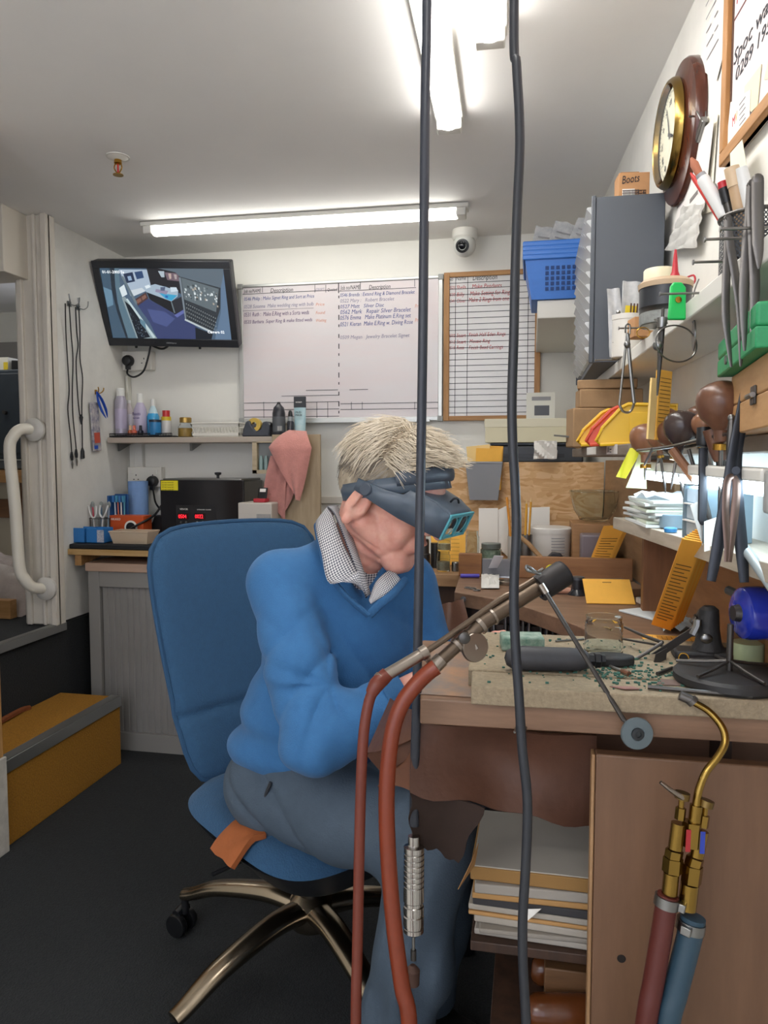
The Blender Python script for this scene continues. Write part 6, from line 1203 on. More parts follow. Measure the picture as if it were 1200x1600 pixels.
MB().lathe([(.030, 0), (.045, .006), (.063, .035), (.073, .075), (.076, .094), (.0735, .094), (.070, .075), (.060, .037), (.042, .010), (.0001, .008)], 40, T(.194, 2.365, z0), False).build('bowl', glass('bowl_glass', '#e8eeec', .05), t)
MB().tube([Vector((.194+.0748*math.cos(a), 2.365+.0748*math.sin(a), z0+.094)) for a in [2*PI*k/40 for k in range(40)]], .0022, 6, closed=True).build('rim', glass('bowl_glass', '#e8eeec', .05), t)
# ---- small things on the far bench arm
FZ = BZ+.0008
def of(px, py, z=FZ): return P(px, py, Z=z)
p = of(734, 903); tag(MB().tube([p-RX*.026, p+RX*.026], .0055, 10).build('marker_pen', mat('purple_pen', '#4a3fae', .4)), 'purple marker lying at the left end of the far bench arm', 'marker').location.z += .006
rows = [[of(752+28*u/7, 921-22*v/7)+Vector((0, 0, .004+.014*abs(math.sin(u*1.4+v*1.9))*math.sin(PI*v/7))) for u in range(8)] for v in range(8)]
tag(MB().grid(rows, .001).build('tissue', mat('tissue', '#dcd9d2', .9), ang=25), 'crumpled pale tissue on the far bench arm', 'tissue')
q = [of(759, 897), of(772, 897), P(787, 869, Y=1.98), P(772, 868, Y=1.98)]; tag(MB().grid(quadsheet(*q, 4, 5, lambda u, v: (0, -.008*math.sin(v*3), 0)), .0008).build('paper_slip', mat('white_slip', '#dddde6', .7)), 'white slip of paper sticking up from the far bench arm', 'slip')
for k, (px, py) in enumerate(((731, 919), (739, 920), (745, 923))): p = of(px, py); tag(MB().tube([p+Vector((.008*math.cos(a), .008*math.sin(a), .0015)) for a in [2*PI*j/18 for j in range(18)]], .0014, 6, closed=True).build('ring', STEEL), ['steel ring nearest the left corner of the far bench arm', 'steel ring between two others on the far bench arm', 'steel ring nearest the crumpled tissue'][k], 'ring', 'loose rings on the far arm')
p = of(790, 913); tag(MB().lathe([(.022, 0), (.024, .003), (.024, .010), (.021, .011), (.021, .004)], 28, T(p.x, p.y, FZ), False).build('shallow_tin', mat('tin_lid', '#9a9184', .35, .8)), 'shallow tin lid on the far bench arm left of the cord', 'tin')
for k, (px, py, cc, lab) in enumerate(((795, 902, '#dfe3f2', 'bluish white paper scrap behind the tin lid'), (818, 899, '#e0c45a', 'yellow paper scrap right of the black cord'), (776, 907, '#d49a5a', 'orange paper scrap beside the tissue'))):
    p = of(px, py); tag(MB().box(-.024, .024, -.014, .014, 0, .002, T(p.x, p.y, FZ+.0003*k) @ R(.3*k-.2, 'Z')).build('paper_scrap', mat('scrap%d' % k, cc, .8)), lab, 'paper')
p = of(862, 905); tag(MB().ball((p.x, p.y, FZ+.026), .015, 14, (1.2, 1, 1)).box(p.x-.008, p.x+.008, p.y-.008, p.y+.008, FZ, FZ+.014).build('yellow_stopper', mat('stopper_yellow', '#e3d62a', .45)), 'yellow rubber stopper behind the torch head', 'stopper')
p = of(886, 903); t = thing('clear_box', 'clear plastic box with a blue lid behind the bench loupe', 'box', (p.x, p.y, FZ)); MB().box(-.03, .03, -.02, .02, 0, .026, T(p.x, p.y+.03, FZ)).build('box_body', clearplastic('clear_box', '#d8e0e6', .5), t, .002); MB().box(-.032, .032, -.022, .022, .0262, .032, T(p.x, p.y+.03, FZ)).build('lid', mat('lid_blue', '#4f74b8', .3), t, .002)
tag(MB().ball((p.x-.01, p.y+.02, FZ+.043), .011, 12, (1.1, 1, .9)).build('cotton_wool', PAPER), 'tuft of white cotton wool on the clear box', 'cotton wool')
p = of(880, 918); t = vessel('blue_bottle', 'small blue bottle lying beside the loupe', 'bottle', p.x, p.y+.02, FZ, [('bottle_body', [(.013, 0), (.014, .003), (.013, .024), (.007, .030)], mat('blue_b', '#4f8fc0', .25)), ('cap', [(.008, .03), (.007, .038)], mat('cap_pale', '#c9dbe4', .3))])
p = of(878, 928); tag(MB().tube([p+Vector((-.022, 0, .008)), p+Vector((.02, .004, .008))], .008, 12).build('eraser_stick', mat('rosy', '#b5846c', .6)), 'rosy brown stick lying left of the loupe', 'stick')
p = of(903, 930); t = thing('eye_loupe', 'black eye loupe standing on the far bench arm', 'loupe', (p.x, p.y, FZ)); MB().lathe([(.024, 0), (.023, .003), (.015, .013), (.0145, .036)], 28, T(p.x, p.y+.012, FZ)).build('loupe_cup', mat('loupe_black', '#232428', .25), t); MB().lathe([(.0155, .0361), (.0155, .043), (.012, .043)], 28, T(p.x, p.y+.012, FZ)).build('lens_ring', mat('loupe_ring', '#5b5f64', .3, .5), t)
# orange envelopes and ruled pads
q = of(955, 944); M_ = Matrix.Translation(Vector((q.x, q.y, FZ))) @ R(TH*.5, 'Z') @ R(.62, 'X')
o = MB().box(-.054, .053, 0, .078, 0, .002, M_).build('manila_envelope', MANILA); tag(o, 'blank orange manila envelope lying propped on the far bench arm, in front', 'envelope'); o2 = MB().box(-.01, .01, .066, .068, .0021, .0024, M_).build('print_line', mat('brown_print', '#6b4a2a', .7), o, 0)
def leanpad(lab, b0, b1, t0, t1, Yb, Yt, n, nline):
    """stack of ruled orange envelopes leaning back"""
    z_ = Yb if Yb < 1 else FZ; A = P(b0[0], b0[1], Z=z_)
    A = Vector((A.x, A.y, z_)); B = P(b1[0], b1[1], D=(A-CAM).dot(FW)); t_ = Yt if Yb < 1 else (A-CAM).dot(FW)+.03
    C = P(t1[0], t1[1], D=t_); Dv = P(t0[0], t0[1], D=t_)
    t = thing('envelope_bundle', lab, 'envelopes', A); nrm = ((B-A).cross(Dv-A)).normalized()
    if nrm.dot(FW) < 0: nrm = -nrm
    for k in range(n):
        q = [v+nrm*(.003*k)+RX*.0035*k for v in (A, B, C, Dv)]; MB().grid(quadsheet(*q, 3, 3, lambda u, v: (0, 0, 0)), -.0022).build('envelope', MANILA if k % 2 else mat('manila_b', '#eda83c', .75), t, smooth=False)
    m = MB()
    for k in range(nline):
        f = .12+.68*k/nline; L0 = A*(1-f)+Dv*f; L1 = B*(1-f)+C*f; a = L0*.88+L1*.12-nrm*.0034; b = L0*.12+L1*(.88-.25*((k*7) % 3 == 0))-nrm*.0034
        if (k*7) % 3 == 0: b = L0*.35+L1*.65-nrm*.0034
        m.tube([a, b], .0007, 4)
    m.build('handwritten_lines', mat('brown_print', '#6b4a2a', .7), t, smooth=False); return t
leanpad('thick bundle of lined orange envelopes leaning back behind the loupe', (910, 905), (938, 910), (943, 822), (978, 820), 2.0, 2.02, 5, 15)
leanpad('tallest leaning bundle of lined orange envelopes, nearest the black tongs', (1018, 974), (1048, 984), (1066, 840), (1098, 846), TZ, 1.08, 7, 18)
q = [of(1003, 1000), of(1130, 985), of(1160, 1003), of(1015, 1006)]; M_ = Matrix.Translation(Vector((.265, 1.36, FZ))) @ R(-.05, 'Z'); o = MB().box(-.065, .05, -.05, .04, 0, .003, M_).build('manila_envelope', MANILA); tag(o, 'orange envelope lying flat behind the cast iron stand', 'envelope')
m = MB()
for k in range(12): m.box(-.055+k*.008, -.0545+k*.008, -.04, .03, .0031, .0034, M_)
m.build('ruled_lines', mat('brown_print', '#6b4a2a', .7), o, smooth=False)
q = of(1000, 895); tag(MB().box(-.05, .05, -.06, .10, 0, .02, T(.215, 1.86, FZ) @ R(.3, 'Z')).build('wooden_tray', wood('tray_w', '#8a6a50', '#6f5540', 'y'), bevel=.002), 'flat brown wooden block behind the blank orange envelope', 'block')
tag(MB().box(-.03, .05, -.05, .05, 0, .004, T(.24, 1.60, FZ) @ R(.6, 'Z')).build('white_pad', mat('pad_pale', '#d3d9da', .6), bevel=.001), 'pale pad lying between the two orange envelopes', 'pad')
tag(MB().box(-.036, .03, -.05, .045, 0, .012, T(.278, 1.68, FZ+.0045) @ R(.2, 'Z')).build('clear_packet', M_bag, bevel=.002), 'clear plastic packet against the backboard', 'packet')
rows = [[Vector((.245+.07*u/7, 1.43+.10*v/7, FZ+.004+.012*abs(math.sin(u*1.1+v*1.7)))) for u in range(8)] for v in range(8)]; tag(MB().grid(rows, .001).build('blue_bag', mat('pale_blue_bag', '#c3d2d8', .25, alpha=.8)), 'crumpled pale blue plastic bag behind the cast iron stand', 'bag')
# ---- near arm tools
p = onb(815, 1022); M_ = Matrix.Translation(Vector((-.01, 1.165, TZ))) @ R(.12, 'Z'); o = MB().box(-.034, .032, -.02, .024, 0, .022, M_).build('wax_block', mat('green_block', '#4d7363', .8, noise=(60, .5), col2='#9aa798', bump=(90, .6)), None, .003); tag(o, 'chipped green block covered in filings on the bench', 'block')
a = Vector((-.028, 1.038, TZ+.0175)); b = Vector((.088, 1.05, TZ+.0175)); d = (b-a).normalized(); M_ = Matrix.Translation(a) @ d.to_track_quat('Z', 'Y').to_matrix().to_4x4()
t = thing('rubber_mallet', 'fat black rubber tool handle lying on the bench edge', 'tool', a); BR = mat('rubber_black', '#3a3a3d', .55, noise=(30, .25), bump=(60, .2))
MB().lathe([(.0001, -.006), (.010, -.003), (.0155, .006), (.0175, .022), (.0165, .06), (.0165, .085), (.0150, .100), (.013, .107), (.0105, .110)], 28, M_).build('grip', BR, t); MB().lathe([(.0085, .110), (.0085, .118), (.011, .119), (.011, .126), (.009, .128), (.0085, .133)], 6, M_).build('hex_collar', BLACK, t); MB().cyl(M_ @ Vector((.004, .010, .096)), M_ @ Vector((.006, .019, .096)), .003).build('set_screw', STEEL, t)
p = onb(945, 1030); t = thing('glass_jar', 'open clear ribbed glass jar on the bench behind the weighted foot', 'jar', (p.x, p.y, TZ)); pr = [(.022, 0), (.028, .003), (.0285, .006)]
for k in range(9): pr += [(.0285, .008+k*.0045), (.0278, .0102+k*.0045)]
pr += [(.0285, .050), (.0262, .054), (.0270, .060), (.0245, .060), (.0240, .054), (.026, .048), (.0262, .008), (.0001, .005)]
MB().lathe(pr, 36, T(p.x, p.y+.025, TZ), False).build('glass', glass('clear_jar', '#f2f8f8', .02), t)
p0 = onb(955, 1043); t = thing('third_hand', 'weighted black soldering third hand with hinged steel arms', 'third hand', (p0.x, p0.y, TZ)); IRON = mat('cast_iron', '#2e2d2d', .6, .3, bump=(90, .3))
MB().prism([(.034*math.cos(a)*(1 if math.cos(a) > 0 else .95), .019*math.sin(a)) for a in [2*PI*k/24 for k in range(24)]], 0, .014, T(p0.x+.0, p0.y+.018, TZ)).build('weighted_base', IRON, t, .003)
MB().tube([P(985, 1034, D=1.10), P(1010, 1020, D=1.10), P(1035, 1004, D=1.10)], .0028, 8).build('arm', DSTEEL, t); MB().tube([P(1035, 1004, D=1.10), P(1005, 993, D=1.14), P(976, 980, D=1.17)], [.003, .0028, .002], 8).build('arm', DSTEEL, t); MB().tube([P(1040, 1010, D=1.10), P(1000, 1003, D=1.15), P(972, 998, D=1.19)], .0018, 7).build('arm', DSTEEL, t)
Q4 = lambda pts, D: [P(x, y, D=D) for x, y in pts]
MB().grid(quadsheet(*Q4([(1018, 1022), (1040, 1022), (1088, 990), (1082, 980)], 1.09), 3, 3, lambda u, v: (0, 0, 0)), .0022).build('clamp_plate', DSTEEL, t, smooth=False); MB().grid(quadsheet(*Q4([(1020, 1040), (1024, 1022), (1042, 1012), (1040, 1030)], 1.085), 3, 3, lambda u, v: (0, 0, 0)), .002).build('clamp_plate', DSTEEL, t, smooth=False)
MB().tube([P(1082, 992, D=1.09), P(1089, 978, D=1.09), P(1090, 968, D=1.09)], .006, 8).build('joint', STEEL, t); MB().ball(P(1104, 998, D=1.085), .0075, 12, (1.2, .5, 1)).build('wing_nut', STEEL, t)
p = onb(1120, 1038); t = thing('iron_stand', 'black cast iron pillar stand with clamp jaws at the back of the bench', 'stand', (p.x, p.y, TZ)); cx, cy = .255, 1.16
MB().prism([(-.042, -.024), (.036, -.024), (.046, -.01), (.046, .02), (-.042, .02)], 0, .014, T(cx, cy, TZ)).build('foot', IRON, t, .004); MB().lathe([(.024, .0145), (.019, .024), (.0155, .045), (.0145, .066), (.0135, .074), (.008, .079), (.0001, .080)], 28, T(cx+.008, cy, TZ), False).build('pillar', IRON, t)
MB().tube([Vector((cx+.008, cy, TZ+.062)), P(1100, 965, D=1.13), P(1085, 963, D=1.13)], [.005, .004, .004], 8).build('arm', DSTEEL, t)
for k, (px, py) in enumerate(((1112, 966), (1098, 960), (1088, 972))): MB().box(-.008, .008, -.006, .006, -.007, .006, Matrix.Translation(P(px, py, D=1.125)) @ R(.4*k, 'Y')).build('clamp_jaw', DSTEEL, t, .002)
# blue lamp drum on a round base
cx, cy = .262, 1.035; t = thing('motor_drum', 'glossy blue drum on a thin rod with a round black base, at the right edge', 'drum', (cx, cy, TZ))
MB().lathe([(.067, 0), (.070, .004), (.070, .012), (.066, .016), (.0001, .017)], 48, T(cx, cy, TZ), False).build('base', mat('base_black', '#2c2b2b', .5, noise=(40, .3)), t)
for a in (.5, 1.6, 2.7, 3.9, 5.1): MB().tube([Vector((cx, cy, TZ+.030)), Vector((cx+.03*math.cos(a), cy+.03*math.sin(a), TZ+.024)), Vector((cx+.068*math.cos(a), cy+.068*math.sin(a), TZ+.019))], .0022, 7, 3).build('wire_leg', DSTEEL, t)
rp = Vector((cx, cy, TZ+.017)); MB().cyl(rp, rp+Vector((0, 0, .062)), .0042).build('rod', DSTEEL, t)
BLU = mat('enamel_blue', '#1d2f9a', .15, coat=.5); dc = P(1212, 958, D=.99); M_ = Matrix.Translation(dc) @ RX.to_track_quat('Z', 'Y').to_matrix().to_4x4()
MB().lathe([(.028, -.050), (.034, -.046), (.036, -.040), (.036, -.020), (.0345, -.018), (.0345, -.014), (.036, -.012), (.036, .030), (.030, .036)], 40, M_).build('drum', BLU, t); MB().lathe([(.010, -.058), (.012, -.05)], 20, M_).build('boss', DSTEEL, t)
q = P(1190, 1030, D=1.13); vessel('acrylic_beaker', 'clear beaker of yellowish liquid beneath the blue drum', 'beaker', .315, 1.15, TZ, [('glass', [(.024, 0), (.025, .003), (.025, .05), (.0235, .05), (.0235, .004)], GLS), ('contents', [(.023, .004), (.023, .03)], mat('pale_liquid', '#cfd2a8', .2))])
MB().tube([P(1138, 922, D=1.12), P(1150, 928, D=1.1), P(1165, 938, D=1.07), P(1180, 945, D=1.06)], .007, 8, 4).build('braided_cable', mat('braid', '#5a5f60', .5, noise=(90, .6), stretch=(1, .3, 1))); tag(bpy.data.objects['braided_cable'], 'twisted grey cable entering the blue drum from behind', 'cable')
# loose small tools
def lay(name, lab, cat, a, b, r, mm, z=None, taper=1, grip=None):
    A = onb(*a); B = onb(*b); A.z = B.z = TZ+r; t = thing(name, lab, cat, A, 'small tools on the bench'); MB().tube([A, B], [r, r*taper], 8).build('shaft', mm, t)
    if grip: MB().tube([A, A+(B-A)*grip[0]], r*grip[1], 10).build('grip', grip[2], t)
lay('round_file', 'long thin black file lying along the front of the bench', 'file', (1012, 1077), (1175, 1092), .003, DSTEEL)
lay('mandrel', 'short brown mandrel in front of the weighted foot', 'mandrel', (983, 1056), (953, 1043), .0022, STEEL, grip=(.35, 1.8, HW)); lay('stub_file', 'stubby dark file among the green filings', 'file', (1027, 1056), (1050, 1047), .0028, DSTEEL)
lay('needle_file', 'thin file lying behind the glass jar', 'file', (868, 1003), (915, 1000), .0016, STEEL)
lay('red_screwdriver', 'red ended polishing mop stub beside the iron stand', 'tool', (1094, 1037), (1078, 1037), .004, mat('mop_grey', '#8a8078', .6), grip=(.45, 1.05, RED)); q = onb(1068, 1037); tag(MB().tube([q+Vector((.007*math.cos(a), .002*math.sin(a), .008+.007*math.sin(a))) for a in [2*PI*k/16 for k in range(16)]], .001, 6, closed=True).build('ring', BRASS), 'thin gold ring standing by the iron stand', 'ring')
q = onb(1060, 1068); tag(MB().prism([(-.03, -.012), (.03, -.01), (.035, .012), (-.02, .014)], 0, .001, T(q.x, q.y, TZ)).build('sandpaper', mat('sand', '#6d5a52', .95)), 'scrap of brown sandpaper in front of the iron stand', 'sandpaper')
q = onb(982, 1092, TZ); tag(MB().prism([(-.018, .0), (.012, .006), (.02, -.006), (.0, -.012)], 0, .0012, T(q.x, .985, TZ) @ R(-.1, 'X')).build('torn_card', mat('torn_red', '#8f6a62', .8)), 'torn reddish scrap on the front board edge', 'scrap')
m = MB(); rr = random.Random(11)
for k in range(420):
    if k < 250: x = rr.gauss(.135, .045); y = rr.gauss(1.06, .035)
    else: x = rr.uniform(-.07, .33); y = rr.uniform(.965, 1.26)
    if not (-.07 < x < .335 and .972 < y < 1.265): continue
    s = rr.uniform(.0006, .0024); m.cbox((x, y, TZ+s*.3), (s*2, s*1.4, s), None)
tag(m.build('filings', mat('green_filings', '#3f6f60', .7, noise=(300, .5)), smooth=False), 'green wax filings scattered over the particle board', 'filings', kind='stuff')
for k, (px, py) in enumerate(((955, 975), (948, 962))): q = of(px, py); tag(MB().lathe([(.009, 0), (.009, .0025), (.006, .004)], 18, T(q.x, q.y+.01, FZ)).build('lens_disc', GLS), ['clear lens lying behind the ribbed glass jar', 'second clear lens lying farther from the ribbed jar'][k], 'lens', 'clear lenses')
# ---- front of far arm: hooks, graver rack, leather
for k, (px, py, lab) in enumerate(((724, 936, 'steel hook screwed into the left end of the far bench arm'), (948, 1016, 'steel hook screwed into the curved bench edge'))):
    q = P(px, py, Y=1.775 if k == 0 else 1.36); t = thing('screw_hook', lab, 'hook', q); MB().lathe([(.007, 0), (.007, .003)], 14, Matrix.Translation(q) @ R(PI/2, 'X')).build('washer', STEEL, t)
    MB().tube([q, q+Vector((.002, -.014, 0)), q+Vector((-.002, -.018, -.008)), q+Vector((-.006, -.016, -.03)), q+Vector((.004, -.014, -.055 if k == 0 else -.03)), q+Vector((.016, -.012, -.062 if k == 0 else -.03))], .002, 7, 4).build('hook', STEEL, t)
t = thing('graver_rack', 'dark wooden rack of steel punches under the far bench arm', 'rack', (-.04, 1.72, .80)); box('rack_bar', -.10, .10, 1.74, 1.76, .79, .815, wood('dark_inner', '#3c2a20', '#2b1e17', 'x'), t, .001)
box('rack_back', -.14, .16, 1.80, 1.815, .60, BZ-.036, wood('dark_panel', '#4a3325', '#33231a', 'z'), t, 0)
for k in range(15):
    f = k/14; X_ = -.095+.19*f; hh = .835+.02*random.random()-.018*(k % 3); q = Vector((X_, 1.732, .72)); o = thing('punch', ['steel punch', 'steel doming punch', 'slim steel punch'][k % 3]+' standing in the rack under the far bench arm', 'punch', q, ['straight', 'doming', 'slim'][k % 3]+' punches in the dark rack')
    MB().lathe([(.004+.0012*(k % 3 == 1), 0), (.004+.0012*(k % 3 == 1), hh-.74), (.0026, hh-.72)], 10, T(*q)).build('shank', STEEL, o)
LEA = mat('leather', '#5c3a29', .6, noise=(10, .3), bump=(70, .25)); LEAD = mat('leather_dark', '#35251d', .9, noise=(30, .3))
t = thing('leather_apron', 'brown leather bench skin hung under the cut-out on hooks', 'leather skin', (-.1, 1.3, .7))
q = quadsheet(P(690, 945, Y=1.70), P(722, 938, Y=1.755), P(738, 1015, Y=1.66), P(676, 1020, Y=1.56), 10, 10, lambda u, v: (.004*math.sin(u*7+v), -.02*math.sin(u*PI)*v+.008*math.sin(u*9), 0))
MB().grid(q, .003).build('far_corner', LEA, t, ang=70)
q = quadsheet(P(643, 1126, Y=1.00), P(932, 1150, Y=1.028), P(932, 1296, Y=1.06), P(640, 1238, Y=.965), 16, 10, lambda u, v: (0, .03*math.sin(v*PI)*math.sin(u*PI)-.006*math.sin(u*11), -.004*math.sin(u*17)*v))
MB().grid(q, .003).build('near_skirt', LEA, t, ang=70)
q = quadsheet(P(640, 1238, Y=.967), P(758, 1262, Y=.985), P(716, 1350, Y=1.0), P(642, 1318, Y=.985), 10, 8, lambda u, v: (.003*math.sin(v*9), .012*math.sin(u*PI), .004*math.sin(u*15)*v))
MB().grid(q, .003).build('torn_flap', LEAD, t, ang=70)  # flap in the darker leather tone
q = quadsheet(P(612, 1092, Y=1.24), P(666, 1112, Y=1.06), P(657, 1150, Y=1.06), P(574, 1178, Y=1.15), 8, 8, lambda u, v: (0, -.016*math.sin(u*PI), 0)); MB().grid(q, .003).build('left_lip', LEA, t, ang=70)
q = quadsheet(P(574, 1178, Y=1.15), P(660, 1140, Y=1.07), P(655, 1170, Y=1.075), P(600, 1208, Y=1.13), 8, 6, lambda u, v: (0, -.012*math.sin(u*PI), 0)); MB().grid(q, .003).build('left_lip', LEA, t, ang=70)
q = quadsheet(P(618, 1195, Y=1.12), P(668, 1128, Y=1.05), P(648, 1238, Y=1.02), P(592, 1230, Y=1.10), 8, 8, lambda u, v: (0, .012*math.sin(u*PI), 0)); MB().grid(q, .003).build('folded_lip', mat('leather_light', '#744a33', .6, noise=(10, .3)), t, ang=70)
# ---- inside the pedestal: paper stack and odd things
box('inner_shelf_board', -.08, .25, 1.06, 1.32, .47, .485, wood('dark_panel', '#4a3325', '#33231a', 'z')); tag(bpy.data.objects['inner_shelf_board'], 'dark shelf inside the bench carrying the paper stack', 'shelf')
z = .4855; names = ['lowest', 'second lowest', 'third lowest', 'fourth lowest', 'fifth lowest', 'sixth lowest', 'fourth from top', 'third from top', 'second from top', 'topmost']; cols = ['#a9a298', '#958e84', '#aca498', '#b98d58', '#a8a094', '#3b3a3c', '#b08652', '#a19a90', '#96713f', '#b4aea2']
for k in range(10):
    h = [.010, .008, .012, .007, .010, .014, .010, .016, .022, .003][k]; dx = -.03*random.random(); o = MB().box(-.155+dx*.4, .10, -.09, .09, 0, h-.001, T(.085, 1.16, z) @ R(random.uniform(-.06, .06), 'Z') @ R(-.0, 'Y')).build('papers', mat('stack%d' % k, cols[k], .8), None, .002)
    o.name = 'manila_envelope' if k in (3, 6, 8) else 'paper_bundle'; tag(o, names[k]+' '+('brown envelope' if k in (3, 6, 8) else 'bundle of papers')+' in the stack inside the bench', 'envelope' if k in (3, 6, 8) else 'papers', 'paper stack inside the bench'); z += h
q = quadsheet(P(716, 1390, Y=1.04), P(742, 1352, Y=1.06), P(748, 1318, Y=1.06), P(738, 1345, Y=1.04), 4, 4, lambda u, v: (0, 0, 0)); tag(MB().grid(q, .001).build('brown_envelope', mat('brown_env', '#a87d4c', .8)), 'brown envelope corner drooping from the paper stack behind the leather', 'envelope')
q = quadsheet(P(820, 1420, Y=1.065), P(846, 1420, Y=1.065), P(842, 1424, Y=1.06), P(825, 1438, Y=1.06), 3, 3, lambda u, v: (0, 0, 0)); tag(MB().grid(q, .001).build('paper_corner', PAPER), 'white paper corner hanging below the stack inside the bench', 'paper')
tag(box('wooden_offcut', .045, .10, 1.14, 1.19, .3555, .4695, wood('offcut2', '#8a6540', '#6f4f30', 'z'), bevel=.002), 'upright timber offcut under the inner shelf', 'timber')
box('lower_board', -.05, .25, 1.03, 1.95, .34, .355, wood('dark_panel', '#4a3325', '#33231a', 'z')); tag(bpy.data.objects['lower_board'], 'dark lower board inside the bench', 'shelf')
tag(box('wooden_box', .03, .10, 1.10, 1.13, .3555, .43, wood('offcut3', '#7a5636', '#5f4229', 'x'), bevel=.002), 'brown wooden box on the lower board inside the bench', 'box')
AMB = mat('varnished_brown', '#6a3a1c', .2, noise=(8, .4))
a = P(842, 1530, Y=1.16); a.z = .386; o = MB().tube([a+Vector((-.010, 0, .0)), a+Vector((.0, 0, 0)), a+Vector((.03, .01, 0)), a+Vector((.075, .02, .0)), a+Vector((.11, .02, 0))], [.016, .026, .030, .026, .02], 16, 4).build('turned_handle', AMB); tag(o, 'varnished bulbous brown turned handle low inside the bench', 'handle')
a = P(835, 1588, Y=1.07); a.z = .382; o = MB().tube([a+Vector((-.014, 0, .0)), a, a+Vector((.06, .01, 0)), a+Vector((.11, .02, 0))], [.010, .024, .026, .024], 16, 4).build('turned_handle', AMB); tag(o, 'second varnished turned handle at the bottom edge inside the bench', 'handle')
# ================================================================ OFFICE CHAIR
FH = Vector((-math.sin(TH), math.cos(TH), 0)); HUB = Vector((-.485, 1.575, 0))
def camdir(beta): b = math.radians(beta); return (RX*math.cos(b)-FH*math.sin(b)).normalized()
CF = camdir(50); CR_ = Vector((CF.y, -CF.x, 0))          # chair facing, chair's right-hand side
t = thing('office_chair', 'blue fabric swivel office chair with polished metal base under the man', 'chair', HUB)
FAB = mat('chair_fabric', '#2a5173', .9, noise=(60, .12), bump=(260, .5), sheen=.08); FAB2 = mat('chair_piping', '#244868', .9)
def pillow(rowsfn, nu=28, nv=56):
    """closed cushion: rowsfn(u,v,side) with u,v in [-1,1]"""
    mb = MB(); vs = []; idx = {}
    for sd in (0, 1):
        for j in range(nv+1):
            for i in range(nu+1):
                rim = i in (0, nu) or j in (0, nv)
                if sd == 1 and rim: idx[(sd, i, j)] = idx[(0, i, j)]; continue
                idx[(sd, i, j)] = len(vs); vs.append(rowsfn(-1+2*i/nu, -1+2*j/nv, sd))
    fs = []
    for j in range(nv):
        for i in range(nu):
            a, b, c, d = (idx[(0, i, j)], idx[(0, i+1, j)], idx[(0, i+1, j+1)], idx[(0, i, j+1)]); fs.append((a, b, c, d))
            a, b, c, d = (idx[(1, i, j)], idx[(1, i+1, j)], idx[(1, i+1, j+1)], idx[(1, i, j+1)]); fs.append((d, c, b, a))
    return mb.add(vs, fs)
def sq(u, v, p=4.0):
    """square -> rounded square"""
    m = max(abs(u), abs(v))
    if m < 1e-6: return 0, 0
    n = (abs(u)**p+abs(v)**p)**(1/p); return u*m/n, v*m/n
BZ0, BZ1 = .44, 1.045
def backfn(u, v, sd):
    a, b = sq(u, v, 7); e = max(0, 1-max(abs(u), abs(v))**5)**.5
    w = .200+.050*(b+1)/2-.02*max(0, b-.75); f = (b+1)/2
    z = BZ0+(BZ1-BZ0)*f-.012*a*a*f
    back = .215+.15*f+.02*math.sin(f*PI*1.1)-.028*a*a*(1 if sd == 0 else .6)
    cr = -.011*math.exp(-((f-.27)/.014)**2) if sd == 0 else 0
    th = (.026*e+cr) if sd == 0 else -.036*e
    return HUB+CR_*(a*w)-CF*(back-th)+Vector((0, 0, z))
pillow(backfn).build('backrest', FAB, t, ang=80)
pts = []
for k in range(60):
    an = 2*PI*k/60; u, v = math.cos(an), math.sin(an); m = max(abs(u), abs(v)); pts.append(backfn(u/m, v/m, 0))
MB().tube(pts, .006, 7, closed=True).build('back_piping', FAB2, t)
def seatfn(u, v, sd):
    a, b = sq(u, v, 4.0); e = max(0, 1-max(abs(u), abs(v))**4)**.5
    z = .425+(.040*e if sd == 0 else -.030*e)+.02*max(0, -b-.5)-.035*max(0, b-.45)**1.5*2
    return HUB+CR_*(a*.245)+CF*(b*.235+.01)+Vector((0, 0, z))
pillow(seatfn, 26, 26).build('seat', FAB, t, ang=80)
def panfn(u, v, sd):
    a, b = sq(u, v, 3.5); e = max(0, 1-max(abs(u), abs(v))**4)**.5
    return HUB+CR_*(a*.235*(1-.25*(sd == 1)*e))+CF*(b*.225+.01)+Vector((0, 0, .405+(.0 if sd == 0 else -.105*e)-.02*max(0, b-.45)))
pillow(panfn, 20, 20).build('seat_shell', mat('shell_black', '#1b1d20', .5), t, ang=80)
MB().tube([HUB-CF*.12+Vector((0, 0, .375)), HUB-CF*.26+Vector((0, 0, .38)), HUB-CF*.30+Vector((0, 0, .45)), HUB-CF*.315+Vector((0, 0, .60))], .022, 10, 4, flat=(1, .5)).build('back_bracket', BLACK, t)
MB().lathe([(.026, .17), (.026, .25), (.017, .252), (.017, .35)], 20, T(*HUB)).build('gas_column', BLACK, t)
MB().tube([HUB+CR_*.10+Vector((0, 0, .355)), HUB+CR_*.20+Vector((0, 0, .345)), HUB+CR_*.25+Vector((0, 0, .342))], .005, 8).build('height_lever', BLACK, t)
BRZ = mat('base_metal', '#a89a86', .22, 1)
MB().lathe([(.05, .135), (.055, .15), (.05, .195), (.034, .21)], 28, T(*HUB)).build('hub', BRZ, t)
